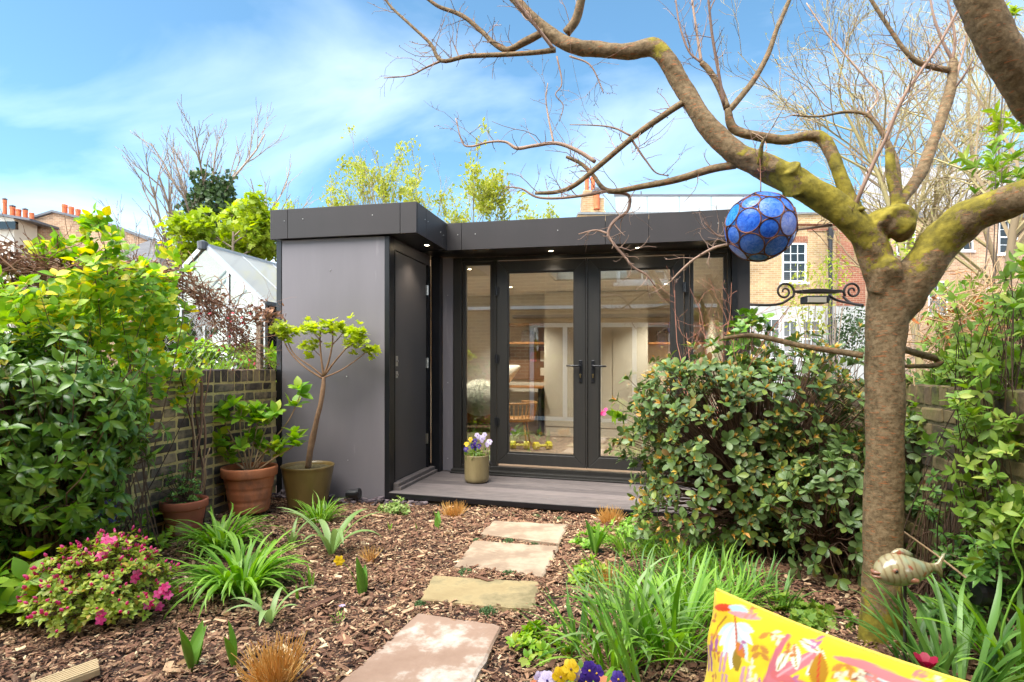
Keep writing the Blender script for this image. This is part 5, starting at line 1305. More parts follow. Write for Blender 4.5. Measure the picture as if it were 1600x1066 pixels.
globe = thing('glass_globe', 'hanging globe of round blue glass discs in copper rings', 'globe', gc)
phi_ = (1 + 5 ** .5) / 2
icoV = [nrm(A(v)) for v in [(0, s, t * phi_) for s in (-1, 1) for t in (-1, 1)] + [(s, t * phi_, 0) for s in (-1, 1) for t in (-1, 1)] + [(t * phi_, 0, s) for s in (-1, 1) for t in (-1, 1)]]
dodV = [nrm(A(v)) for v in [(a, b_, c) for a in (-1, 1) for b_ in (-1, 1) for c in (-1, 1)] + [(s / phi_, 0, t * phi_) for s in (-1, 1) for t in (-1, 1)] + [(0, t * phi_, s / phi_) for s in (-1, 1) for t in (-1, 1)] + [(t * phi_, s / phi_, 0) for s in (-1, 1) for t in (-1, 1)]]
rotg = A(Matrix.Rotation(.5, 3, 'X') @ Matrix.Rotation(.35, 3, 'Z') @ Matrix.Rotation(.4, 3, 'Y'))
g = Geo(); g.lathe([(math.sin(a) * gr * .925, math.cos(a) * gr * .925) for a in np.linspace(.02, 3.12, 14)], gc, 24); obj('inner_globe', g, m_paleg, globe, smooth=True)
for k, v in enumerate(icoV + dodV):
    v = rotg @ v; rd = gr * (.27 if k < 12 else .355)
    s = nrm(np.cross(v, A([.3, .5, .8]))); u = np.cross(v, s); c = gc + v * gr * .955
    ang = np.linspace(0, 2 * math.pi, 22)[:-1]
    rim = c + rd * (np.cos(ang)[:, None] * s + np.sin(ang)[:, None] * u)
    n = len(ang)
    V = np.vstack([rim, c + (rim - c) * .5 + v * .006, [c + v * .008]]); F = [[i, (i + 1) % n, n + (i + 1) % n, n + i] for i in range(n)] + [[n + i, n + (i + 1) % n, 2 * n, -1] for i in range(n)]
    g = Geo(); g.add(V, A(F)); dsc = obj('glass_disc', g, blues[RNG.choice([0, 0, 1, 1, 1, 2, 3])], globe, smooth=True)
    g = Geo(); g.tube(np.vstack([rim, rim[:2]]), [.0030] * (n + 2), 6, 0, .12, seed=k); obj('ring', g, m_copper, dsc, smooth=True)
g = Geo(); g.tube([gc + A([0, 0, gr * .95]), gc + A([.002, 0, gr + .03]), P(1188, 270, 2.32), P(1187, 243, 2.34), P(1184, 240, 2.36)], [.0022] * 5, 6, 3); g.tube([P(1188, 270, 2.32), P(1196, 266, 2.33), P(1193, 262, 2.35), P(1184, 264, 2.33), P(1188, 270, 2.32)], [.002] * 5, 6, 3)
obj('hanging_wire', g, m_copper, globe, smooth=True)

# ------------------------------------------------------------------ scrolled iron bracket with a small lamp, fixed to the trunk
m_iron = PM('wrought_iron', [lin(40, 34, 32), lin(66, 56, 52)], 20, .6, .2)
bd = 2.62
br = thing('iron_bracket', 'scrolled wrought iron bracket with small box lamp left of the trunk', 'bracket', P(1345, 475, 2.45))
def spiral(cx_, cy_, r, turns, start, dirn, d, n=26):
    return [P(cx_ + r * (1 - .82 * s) * math.cos(start + dirn * s * turns * 6.283), cy_ + r * (1 - .82 * s) * math.sin(start + dirn * s * turns * 6.283), d) for s in np.linspace(0, 1, n)]
def scroll(pts, r0=.006):
    g = Geo(); g.tube(pts, np.linspace(r0, r0 * .7, len(pts)), 8, 2); return obj('scroll', g, m_iron, br, smooth=True)
scroll([P(1172, 476, bd), P(1200, 477, bd), P(1222, 474, bd), P(1236, 465, bd)] + spiral(1226, 456, 15, 1.6, .45, -1, bd))
scroll([P(1348, 477, 2.5), P(1330, 474, bd - .05), P(1318, 464, bd)] + spiral(1332, 455, 14, 1.6, 2.6, 1, bd))
g = Geo(); g.tube([P(1242, 456, bd), P(1280, 453, bd), P(1318, 456, bd)], [.006] * 3, 8, 4); g.obox(P(1280, 456, bd), A([.09, 0, 0]), A([0, .03, 0]), A([0, 0, .006])); obj('crossbar', g, m_iron, br)
g = Geo(); g.tube([P(1294, 462, bd), P(1310, 470, bd - .02), P(1348, 478, 2.46)], [.006] * 3, 8, 4); obj('arm', g, m_iron, br)
g = Geo(); g.obox(P(1273, 469, bd), A([.052, 0, 0]), A([0, .035, 0]), A([0, 0, .017])); lb = obj('lamp_box', g, m_darkgrey, br, bevel=.004)
g = Geo(); g.obox(P(1270, 470, bd) - A([0, .037, 0]), A([.042, 0, 0]), A([0, .003, 0]), A([0, 0, .012])); obj('lens', g, m_cream, lb)

# ------------------------------------------------------------------ ceramic fish on a stake
fd = 2.12
fc = P(1414, 891, fd)
FISHM, n_, l_, o_ = nt('glazed_fish')
b_ = n_.new('ShaderNodeBsdfPrincipled'); l_.new(b_.outputs[0], o_.inputs[0]); b_.inputs['Roughness'].default_value = .22; b_.inputs['Coat Weight'].default_value = .5
tc = n_.new('ShaderNodeTexCoord'); wv = n_.new('ShaderNodeTexWave'); mp = n_.new('ShaderNodeMapping'); l_.new(tc.outputs['Object'], mp.inputs[0]); mp.inputs['Rotation'].default_value = (0, .25, .3)
l_.new(mp.outputs[0], wv.inputs['Vector']); wv.inputs['Scale'].default_value = 14; wv.inputs['Distortion'].default_value = 5.0; wv.inputs['Detail'].default_value = 3
c1 = ramp(n_, l_, wv.outputs['Fac'], [lin(160, 148, 112), lin(152, 138, 102), lin(136, 116, 84)], [.3, .75, 1.0])
tx = n_.new('ShaderNodeTexNoise'); l_.new(tc.outputs['Object'], tx.inputs['Vector']); tx.inputs['Scale'].default_value = 26; tx.inputs['Detail'].default_value = 4
f1 = ramp(n_, l_, tx.outputs['Fac'], [(0, 0, 0, 1), (1, 1, 1, 1)], [.62, .68])
mx = n_.new('ShaderNodeMix'); mx.data_type = 'RGBA'; l_.new(f1, mx.inputs[0]); l_.new(c1, mx.inputs[6]); mx.inputs[7].default_value = lin(162, 92, 66)
tx2 = n_.new('ShaderNodeTexNoise'); l_.new(tc.outputs['Object'], tx2.inputs['Vector']); tx2.inputs['Scale'].default_value = 12
f2 = ramp(n_, l_, tx2.outputs['Fac'], [(0, 0, 0, 1), (1, 1, 1, 1)], [.56, .7])
mx2 = n_.new('ShaderNodeMix'); mx2.data_type = 'RGBA'; l_.new(f2, mx2.inputs[0]); l_.new(mx.outputs[2], mx2.inputs[6]); mx2.inputs[7].default_value = lin(150, 166, 138)
l_.new(mx2.outputs[2], b_.inputs['Base Color'])
m_fishred = PM('fish_red', [lin(134, 88, 64), lin(156, 106, 80)], 30, .3, coat=.5)
m_eye = PM('fish_eye', [lin(44, 40, 34), lin(58, 52, 44)], 30, .2)
fa = nrm(A([.97, .05, 0.03])); fsd = nrm(np.cross(fa, A([0, 0, 1.0]))); fup = A([0, 0, 1.0])    # axis head->tail, right side, up
fish = thing('fish_ornament', 'striped cream ceramic fish on a stake beside the trunk', 'ornament', G(1418, 1040))
HL = .118
st_ = [(-1.0, .015, .016, -.006), (-.96, .028, .026, -.003), (-.85, .045, .046, .0), (-.65, .060, .066, .004), (-.4, .068, .076, .006), (-.1, .066, .074, .004), (.2, .056, .062, .0), (.5, .040, .046, -.002), (.75, .022, .030, .0), (.92, .010, .02, .004), (1.0, .005, .018, .006)]
g = Geo(); n = 24; ang = np.arange(n) * 2 * math.pi / n; rows = []
for s, w, h, dz in st_:
    c = fc + fa * s * HL + fup * dz
    rows.append(c + np.cos(ang)[:, None] * fsd * w * .84 + np.sin(ang)[:, None] * fup * h * .82)
V = np.vstack(rows); k = len(st_); F = [[i * n + j, i * n + (j + 1) % n, (i + 1) * n + (j + 1) % n, (i + 1) * n + j] for i in range(k - 1) for j in range(n)]
V = np.vstack([V, rows[0].mean(0) - fa * .004, rows[-1].mean(0) + fa * .003]); F += [[k * n, (j + 1) % n, j, -1] for j in range(n)] + [[k * n + 1, (k - 1) * n + j, (k - 1) * n + (j + 1) % n, -1] for j in range(n)]
g.add(V, A(F)); body = obj('body', g, FISHM, fish, smooth=True)
body.modifiers.new('sub', 'SUBSURF').render_levels = 2
def fin(name, prof, c, ax, up_, th, parent=body, mat=FISHM):
    """closed outline in (ax, up_) extruded by th with a thin edge"""
    sd_ = nrm(np.cross(ax, up_)); n = len(prof)
    o1 = A([c + ax * a + up_ * b_ for a, b_ in prof]); cen = o1.mean(0)
    mid = cen + (o1 - cen) * .6
    V = np.vstack([o1, mid + sd_ * th, mid - sd_ * th, [cen + sd_ * th * 1.1], [cen - sd_ * th * 1.1]])
    F = []
    for i in range(n):
        j = (i + 1) % n; F += [[i, j, n + j, n + i], [j, i, 2 * n + i, 2 * n + j], [n + i, n + j, 3 * n, -1], [2 * n + j, 2 * n + i, 3 * n + 1, -1]]
    g = Geo(); g.add(V, A(F)); return obj(name, g, mat, parent, smooth=True)
fin('dorsal_fin', [(-.045, -.01), (-.035, .012), (-.015, .024), (.01, .024), (.032, .014), (.05, .002), (.055, -.012)], fc + fup * .060 - fa * .02, fa, fup, .007)
fin('tail_fin', [(-.012, -.012), (.006, -.018), (.02, -.038), (.03, -.045), (.028, -.02), (.024, .0), (.03, .03), (.04, .055), (.026, .05), (.008, .022), (-.012, .014)], fc + fa * HL * 1.02 + fup * .004, fa, fup, .006)
fin('side_fin', [(-.012, .006), (.008, .012), (.024, .006), (.028, -.006), (.012, -.012), (-.008, -.008)], fc - fup * .022 + fsd * .046 - fa * .01, nrm(fa + fsd * .35), fup, .006, mat=m_fishred)
for s in (1, -1):
    ec = fc - fa * HL * .60 + fsd * s * .0485 + fup * .016
    g = Geo(); g.tube([ec - fsd * s * .004, ec + fsd * s * .002], [.011, .009], 16, 0); e_ = obj('eye', g, m_fishred, body, smooth=True)
    g = Geo(); g.tube([ec + fsd * s * .002, ec + fsd * s * .0055], [.006, .0035], 12, 0); obj('pupil', g, m_eye, body, smooth=True)
for dz, r in ((.006, .009), (-.009, .008)):
    c = fc - fa * (HL * .985) + fup * (dz - .006)
    g = Geo(); g.tube([c - fsd * .022 + fa * .010, c - fsd * .012 - fa * .004, c - fa * .010, c + fsd * .012 - fa * .004, c + fsd * .022 + fa * .010], [.003, r * .8, r * .8, r * .8, .003], 10, 3); obj('lip', g, m_fishred, body, smooth=True)
g = Geo(); g.cyl(fc - fup * .04, A([fc[0], fc[1], -.05]), .006, n=8); obj('stake', g, m_iron, fish)

# ------------------------------------------------------------------ yellow cushion on a garden bench
cA = P(1120, 922, 1.10); cdir = nrm(A([.59, -.81, 0])); cW = .45
cB_ = cA + cdir * cW
cn = nrm(A([-.80, -.54, .26])); cdn = nrm(np.cross(cdir, cn)); cdn = cdn if cdn[2] < 0 else -cdn
cn = nrm(np.cross(cdn, cdir)); cn = cn if cn[1] < 0 else -cn
def onc(px, py):
    """photo point -> (across, down) on the cushion face, 0..1"""
    r_ = P(px, py, 1.0) - A([0, 0, CAM_H]); o = A([0, 0, CAM_H])
    t = (cA - o).dot(cn) / r_.dot(cn); q = o + r_ * t - cA
    return q.dot(cdir) / cW, q.dot(cdn) / cW
NQ = 170
uu, vv = np.meshgrid(np.linspace(0, 1, NQ), np.linspace(0, 1, NQ))
def seg_d(pts):
    d = np.full(uu.shape, 9.0)
    q = [onc(*p[:2]) for p in pts]; w = [p[2] / 400 for p in pts]
    for i in range(len(q) - 1):
        ax, ay = q[i]; bx, by = q[i + 1]; dx, dy = bx - ax, by - ay; L2 = dx * dx + dy * dy + 1e-9
        t = np.clip(((uu - ax) * dx + (vv - ay) * dy) / L2, 0, 1)
        d = np.minimum(d, np.hypot(uu - ax - t * dx, vv - ay - t * dy) - (w[i] * (1 - t) + w[i + 1] * t))
    return d
base_col = A(lin(246, 208, 44)[:3]); Cc = np.tile(base_col, (NQ, NQ, 1)); Cc *= (1 + .05 * np.sin(uu * 90) * np.sin(vv * 85))[..., None]
def ink(d, col, soft=.004):
    f = np.clip(.5 - d / soft, 0, 1)[..., None]; global Cc; Cc = Cc * (1 - f) + A(lin(*col)[:3]) * f
def leafshape(px, py, ang, L, W, col, rib=None):
    a, b_ = onc(px, py); e = onc(px + math.cos(ang) * 10, py + math.sin(ang) * 10); th = math.atan2(e[1] - b_, e[0] - a)
    x = (uu - a) * math.cos(th) + (vv - b_) * math.sin(th); y = -(uu - a) * math.sin(th) + (vv - b_) * math.cos(th)
    L, W = L / 400, W / 400; s = np.clip(x / L, 0, 1)
    ink(np.where((x > 0) & (x < L), np.abs(y) - W * np.sin(np.pi * s) ** .8, .1), col)
    if rib: ink(np.where((x > 0) & (x < L * .9), np.abs(y) - .003, .1), rib)
# feathered white leaf with red rib, left
for k, (a, L) in enumerate(((2.6, 34), (2.2, 40), (1.85, 46), (1.5, 54), (1.1, 46), (.75, 36), (.35, 30))): leafshape(1166, 972, a, L * 1.25, L * .22, (244, 244, 232) if k % 2 else (206, 226, 222))
ink(seg_d([(1162, 960, 1.2), (1168, 990, 2.2), (1172, 1010, 1.4), (1182, 1026, .8)]), (196, 74, 40))
leafshape(1172, 1008, 1.3, 36, 9, (150, 120, 30)); leafshape(1170, 1000, .9, 30, 8, (206, 120, 40))
# red bird tail near the corner
for k in range(5): leafshape(1156, 944 + k * 2, 3.05 + .04 * k, 40, 3.4, (214, 70, 26))
leafshape(1150, 946, .25, 34, 7, (176, 208, 216)); leafshape(1150, 955, .15, 60, 5, (222, 150, 150))
ink(seg_d([(1148, 962, 1.4), (1134, 978, 1.2), (1128, 1000, 1.0)]), (176, 104, 40))
# purple catkins
for cx_, cy_, L in ((1130, 1003, 26), (1117, 1015, 18), (1119, 1034, 20), (1152, 1032, 30), (1196, 1052, 26), (1160, 1058, 16)):
    for k in range(int(L / 4)):
        for s in (-1, 1): leafshape(cx_ + s * 2, cy_ - L / 2 + k * 4, 1.57 - s * .7, 8, 3.2, (168, 98, 150) if cx_ < 1140 else (206, 150, 160))
# pink branch
ink(seg_d([(1246, 988, 3.6), (1238, 1020, 4.5), (1234, 1052, 7), (1228, 1085, 9)]), (206, 112, 120)); ink(seg_d([(1292, 1018, 8), (1262, 1040, 9), (1238, 1058, 9)]), (212, 120, 126)); ink(seg_d([(1240, 1050, 6), (1276, 1062, 6), (1330, 1076, 4)]), (214, 110, 110))
ink(seg_d([(1288, 1014, 1.5), (1270, 1034, 1.6), (1246, 1052, 1.6)]), (240, 170, 170))
for px, py, a in ((1262, 992, .5), (1258, 1000, 1.2), (1255, 1010, 1.9), (1300, 1006, 1.4), (1306, 1016, 2.0)): leafshape(px, py, a, 36, 7, (236, 238, 214), (170, 140, 30))
leafshape(1300, 1012, 1.4, 50, 12, (186, 132, 28), (206, 60, 40))
for px, py in ((1212, 1005), (1214, 1016), (1338, 1030), (1340, 1042), (1222, 984)):
    for s in (-1, 1): leafshape(px, py, 1.57 + s * .9, 18, 4, (206, 140, 60))
# bird wing of blue and red feathers
for k in range(9):
    a = -.15 + k * .11; leafshape(1352 + k * 2.0, 1054 - k * 2.4, a * .4 + .1, 80 + k * 3, 5.5, ((150, 206, 214), (232, 226, 200), (206, 70, 40), (150, 190, 206), (224, 110, 70))[k % 5], (150, 80, 50))
for k in range(4): leafshape(1318 + k * 30, 1018 + k * 13, .25, 60, 5, (232, 130, 130))
cr_ = np.random.default_rng(55)
for _ in range(46):
    px_, py_ = cr_.uniform(1112, 1480), cr_.uniform(940, 1160); a_ = cr_.uniform(0, 6.28); cc_ = [(214, 150, 60), (224, 134, 120), (196, 120, 60), (236, 226, 190), (186, 110, 150), (206, 90, 60)][cr_.integers(6)]
    for k in range(cr_.integers(2, 5)): leafshape(px_ + k * 5 * math.cos(a_), py_ + k * 5 * math.sin(a_), a_ + (.8 if k % 2 else -.8), 11, 2.6, cc_)
    ink(seg_d([(px_, py_, .7), (px_ + 20 * math.cos(a_), py_ + 20 * math.sin(a_), .5)]), cc_)
sd_ = lambda a: np.sin(np.pi * np.clip(a, 0, 1))
thk = .092 * (sd_(uu) * sd_(vv)) ** .45
pin = .006 * (sd_(uu) * (np.abs(vv - .5) * 2) ** 4); pin2 = .006 * (sd_(vv) * (np.abs(uu - .5) * 2) ** 4)
pu = uu + np.sign(.5 - uu) * pin2 / cW * 1.6; pv = vv + np.sign(.5 - vv) * pin / cW * 1.6
wr = (.005 * np.sin(uu * 26 + vv * 9) + .004 * np.sin(vv * 31 - uu * 12 + 2) + .003 * np.sin(uu * 9 + vv * 14)) * (1 - (sd_(uu) * sd_(vv)) ** .7) * np.minimum(1, thk / .02)
mid = cA + pu[..., None] * cdir * cW + pv[..., None] * cdn * cW
front = mid + (thk + wr)[..., None] * cn; back = mid - (thk * .9)[..., None] * cn
g = Geo(); ii, jj = np.meshgrid(np.arange(NQ - 1), np.arange(NQ - 1)); a0 = (jj * NQ + ii).ravel(); Fq = np.stack([a0, a0 + 1, a0 + NQ + 1, a0 + NQ], -1)
g.add(front.reshape(-1, 3), Fq[:, ::-1]); g.add(back.reshape(-1, 3), Fq)
CUSH, n_, l_, o_ = nt('printed_cotton')
b_ = n_.new('ShaderNodeBsdfPrincipled'); l_.new(b_.outputs[0], o_.inputs[0]); b_.inputs['Roughness'].default_value = .85; b_.inputs['Sheen Weight'].default_value = .15; b_.inputs['Specular IOR Level'].default_value = .2
at = n_.new('ShaderNodeAttribute'); at.attribute_name = 'print'; l_.new(at.outputs['Color'], b_.inputs['Base Color'])
wv = n_.new('ShaderNodeTexNoise'); wv.inputs['Scale'].default_value = 900; bp = n_.new('ShaderNodeBump'); bp.inputs['Strength'].default_value = .15; bp.inputs['Distance'].default_value = .001; l_.new(wv.outputs['Fac'], bp.inputs['Height']); l_.new(bp.outputs[0], b_.inputs['Normal'])
cu = obj('cushion', g, CUSH, smooth=True, label='yellow cushion printed with leaves and pink branches, bottom right corner', cat='cushion')
ca_ = cu.data.color_attributes.new('print', 'FLOAT_COLOR', 'POINT')
colr = np.concatenate([Cc.reshape(-1, 3), Cc.reshape(-1, 3)]); colr = np.c_[colr * .86, np.ones(len(colr))]
ca_.data.foreach_set('color', colr.astype(np.float32).ravel())
edge = np.vstack([mid[0], mid[1:, -1], mid[-1, ::-1][1:], mid[::-1, 0][1:]])
gp = Geo(); gp.tube(edge[::3], [.0042] * len(edge[::3]), 6, 0); obj('piping', gp, PM('yellow_piping', [lin(226, 190, 70), lin(236, 204, 90)], 80, .85), cu, smooth=True)
# bench under it
bn = thing('garden_bench', 'weathered timber bench carrying the yellow cushion', 'bench', (cA + cdir * .3) * A([1, 1, 0]))
m_teak = PM('weathered_teak', [lin(120, 104, 86), lin(150, 132, 110)], 12, .8, stretch=(1, 1, 1))
bz = cA[2] + cdn[2] * cW - .035
back_n = A([-cn[0], -cn[1], 0]); back_n = nrm(back_n)
for k in range(4):
    g = Geo(); c = cA + cdir * .35 + cdn * cW - back_n * (.30 - k * .13) ; c[2] = bz - .015; g.obox(c, cdir * .55, back_n * .055, A([0, 0, .013])); obj('seat_slat', g, m_teak, bn, bevel=.003)
for s in (-.15, .85):
    for bk in (-.32, .12):
        g = Geo(); c = cA + cdir * s + cdn * cW - back_n * (-bk) ; c[2] = bz / 2 - .016; g.obox(c, cdir * .025, back_n * .025, A([0, 0, bz / 2 - .014])); obj('leg', g, m_teak, bn)
# ------------------------------------------------------------------ plant materials
m_strap = RM('daylily_leaf', [lin(105, 154, 44), lin(136, 180, 63), lin(160, 200, 83), lin(92, 138, 44)], .42, .35)
m_strap_dk = RM('dark_strap_leaf', [lin(73, 114, 48), lin(101, 142, 64), lin(128, 167, 87), lin(80, 124, 57)], .35, .3)
m_strap_pale = RM('allium_leaf', [lin(136, 166, 96), lin(156, 182, 116), lin(124, 158, 84)], .4, .3)
m_tulip = RM('tulip_leaf', [lin(104, 152, 56), lin(126, 168, 70), lin(96, 144, 60)], .4, .3)
m_gold = RM('golden_straw', [lin(214, 162, 80), lin(234, 190, 112), lin(222, 174, 92), lin(244, 212, 146)], .7, .2)
m_rhaph = RM('glossy_grey_green_leaf', [lin(74, 99, 52), lin(96, 120, 66), lin(118, 138, 85), lin(84, 113, 48), lin(134, 150, 68), lin(139, 126, 62), lin(122, 83, 49)], .4, .14, .45, pos=[0, .22, .46, .70, .945, .985, 1])
m_bud = RM('orange_bud', [lin(222, 170, 84), lin(228, 186, 104), lin(206, 176, 70), lin(220, 150, 84)], .6, .3)
m_choisya = RM('glossy_dark_leaf', [lin(62, 97, 29), lin(85, 123, 40), lin(106, 142, 50), lin(127, 158, 65), lin(72, 112, 35), lin(152, 153, 60), lin(128, 88, 50)], .3, .2, .5, pos=[0, .22, .46, .70, .945, .985, 1])
m_young = RM('young_leaf', [lin(127, 172, 46), lin(165, 196, 58), lin(105, 157, 48), lin(189, 200, 63)], .4, .4)
m_climb = RM('climber_leaf', [lin(104, 150, 44), lin(139, 183, 54), lin(182, 210, 61), lin(121, 167, 51), lin(228, 226, 61), lin(250, 216, 61)], .4, .42, pos=[0, .25, .45, .65, .85, 1])
m_jas = RM('jasmine_leaf', [lin(73, 114, 52), lin(102, 144, 64), lin(136, 176, 72), lin(86, 126, 62)], .35, .28)
m_brown = RM('dry_vine', [lin(128, 92, 71), lin(161, 119, 94), lin(105, 75, 62), lin(184, 140, 112)], .9, .1)
m_dry = RM('dry_stalk', [lin(190, 158, 116), lin(166, 128, 90), lin(206, 178, 138), lin(196, 132, 80)], .9, .15)
m_pink = RM('azalea_pink', [lin(222, 60, 132), lin(236, 100, 164), lin(212, 44, 116), lin(240, 128, 182)], .5, .35)
m_azl = RM('azalea_leaf', [lin(133, 162, 51), lin(164, 185, 64), lin(190, 198, 84), lin(112, 144, 47), lin(205, 172, 75)], .45, .35)
m_stem = RM('brown_stem', [lin(88, 64, 48), lin(112, 84, 64), lin(74, 54, 42)], .85)
m_pale_stem = RM('pale_stem', [lin(176, 142, 108), lin(196, 164, 128), lin(156, 122, 92)], .75)
m_blue_fl = RM('camassia_blue', [lin(128, 128, 206), lin(150, 150, 220), lin(112, 112, 194)], .5, .3)
m_yel_fl = RM('pansy_yellow', [lin(228, 186, 24), lin(236, 200, 40)], .5, .25)
m_pur_fl = RM('pansy_purple', [lin(60, 34, 120), lin(80, 50, 150), lin(44, 26, 96)], .5, .25)
m_lil_fl = RM('pansy_lilac', [lin(206, 190, 222), lin(222, 210, 232), lin(186, 160, 210)], .5, .3)
m_terra = PM('terracotta', [lin(166, 94, 58), lin(184, 110, 70), lin(194, 126, 88)], 6, .82, .25, dirt=lin(140, 92, 68), dirt_scale=7, dirt_cut=.52, bscale=60, bdist=.002, stretch=(1, 1, .5))
m_terra2 = PM('bloomed_terracotta', [lin(160, 88, 62), lin(182, 104, 74)], 6, .85, .25, dirt=lin(206, 190, 176), dirt_scale=5.5, dirt_cut=.56, bscale=60, bdist=.002)
m_olivepot = PM('olive_glaze', [lin(100, 81, 42), lin(115, 94, 51), lin(131, 108, 62)], 5, .38, .12, stretch=(1, 1, .3), coat=.2)
m_pot_brass = PM('brass_glaze', [lin(132, 116, 78), lin(148, 132, 94), lin(118, 102, 66)], 5, .35, .1, stretch=(1, 1, .3), coat=.3)
m_compost = PM('compost', [lin(60, 48, 36), lin(96, 84, 56), lin(120, 112, 64)], 60, .95, .8, bscale=140)
m_thyme = RM('thyme', [lin(88, 118, 72), lin(112, 140, 90), lin(74, 102, 64)], .7, .2)
m_var = RM('variegated_leaf', [lin(140, 170, 80), lin(186, 200, 130), lin(110, 150, 60)], .5, .35)

rg = np.random.default_rng(99)
def strap_plant(name, label, cat, base, n, L, W, mat, spread=.06, th=(.05, .5), droop=(.6, 1.8), group=None, single=False, k=8, fold=.25, seed=0, az=None, powr=1.5, part_name='leaf'):
    r_ = np.random.default_rng(seed + int(base[0] * 1000) % 997 + n)
    base = A([base[0], base[1], float(gh(base[0], base[1])) + base[2]])
    root = thing(name, label, cat, base, group)
    ang = r_.random(n) * 6.283 if az is None else A(az)
    rr = spread * np.sqrt(r_.random(n))
    b0 = base + np.stack([np.cos(ang) * rr, np.sin(ang) * rr, np.full(n, -.012)], -1)
    arg = (b0, ang + r_.normal(0, .25, n) if az is None else ang, r_.uniform(*th, n), r_.uniform(*droop, n), r_.uniform(L * .6, L * 1.1, n), r_.uniform(W * .7, W * 1.1, n))
    if single:
        for i in range(n):
            g = Geo(); blades(g, *[a[i:i + 1] for a in arg], k=k, fold=fold, powr=powr, rnd=A([r_.random()])); obj(part_name, g, mat, root, smooth=True)
    else:
        g = Geo(); blades(g, *arg, k=k, fold=fold, powr=powr, twist=.3); obj('foliage', g, mat, root, smooth=True, kind='stuff')
    return root
# daylilies
strap_plant('daylily', 'fresh green daylily clump in front of the terracotta pots', 'plant', G(345, 862), 120, .38, .0105, m_strap, .07, (.05, .6), (.9, 2.6), 'daylily clumps')
strap_plant('daylily', 'large fresh green daylily clump right of the azalea', 'plant', G(378, 925), 170, .40, .0115, m_strap, .09, (.05, .65), (.9, 2.6), 'daylily clumps')
strap_plant('daylily', 'small grassy clump in front of the olive pot', 'plant', G(498, 818), 100, .25, .0055, m_strap, .07, (.1, .7), (.5, 1.6), 'daylily clumps')
strap_plant('daylily', 'dark strappy clump at the left photo edge below the shrub', 'plant', G(15, 930), 60, .42, .008, m_strap_dk, .08, (.1, .7), (.6, 1.8), 'daylily clumps')
# broad leaved alliums
strap_plant('allium', 'broad leaved pale green allium left of the path', 'plant', G(518, 866), 8, .46, .022, m_strap_pale, .01, (.2, .5), (1.0, 2.1), 'alliums', True, 12, .35, 3, az=[-.1, .25, 1.1, 2.2, 3.0, 3.5, 4.4, 5.2])
strap_plant('allium', 'small allium with drooping leaves above the golden stub', 'plant', G(422, 972), 6, .27, .017, m_strap_pale, .008, (.2, .5), (1.2, 2.3), 'alliums', True, 12, .35, 5, az=[.0, .5, 1.6, 3.0, 3.6, 4.9])
strap_plant('allium', 'allium leaves between the two daylily clumps', 'plant', G(455, 850), 5, .26, .014, m_strap_pale, .01, (.15, .4), (.8, 1.8), 'alliums', True, 10, .35, 6)
# tulips
for i, (px, py, n, L, lab) in enumerate(((300, 1040, 5, .21, 'tulip leaves left of the golden grass stub'), (368, 1040, 2, .19, 'pair of tulip leaves just left of the golden stub'), (566, 925, 4, .22, 'tulip leaves beside the small yellow flower'), (684, 824, 3, .15, 'tulip leaves near the step and golden stub'),
                       (486, 922, 4, .12, 'yellowish bulb shoots among the bark'), (465, 938, 2, .09, 'short bulb shoots beside the daylily'), (610, 828, 3, .08, 'tiny bulb shoots behind the allium'), (652, 828, 2, .07, 'tiny pair of shoots near the slate'), (930, 868, 5, .22, 'tulip leaves beside the right hand spotlight'))):
    strap_plant('tulip', lab, 'plant', G(px, py), n, L, .026 if L > .13 else .008, m_tulip if L > .13 else m_strap, .012, (.03, .35), (.0, .4), 'bulb shoots in the bark', True, 9, .5, 11 + i)
# small yellow star flower
yb = G(560, 918); yf = thing('daffodil', 'small yellow star flower on a thin stem', 'flower', yb)
tp = P(530, 876, yb[1] - .05)
g = Geo(); g.tube([yb, yb * .5 + tp * .5 + A([-.0, 0, .03]), tp], [.0022, .002, .0016], 6, 4); obj('stem', g, m_strap, yf, smooth=True)
for k in range(6):
    a = k * 1.047; d = A([math.cos(a), -.3, math.sin(a)]); g = Geo(); scatter(g, PETAL, A([tp]), A([d]), A([[0, -1, .2]]), .028); obj('petal', g, m_yel_fl, yf, smooth=True)
wf = G(533, 965); w_ = thing('white_starflower', 'tiny white flower in the bark', 'flower', wf)
g = Geo(); g.tube([wf, wf + A([.005, 0, .05])], [.0015, .0012], 5, 0); obj('stem', g, m_strap, w_)
for k in range(6):
    a = k * 1.047; g = Geo(); scatter(g, L_SMALL, A([wf + A([.005, 0, .05])]), A([[math.cos(a), math.sin(a), .5]]), A([[0, 0, 1]]), .018); obj('petal', g, m_lil_fl, w_, smooth=True)
strap_plant('shoot', 'small green leaves below the white flower', 'plant', G(530, 972), 9, .06, .004, m_strap, .02, (.2, .9), (.2, .9))
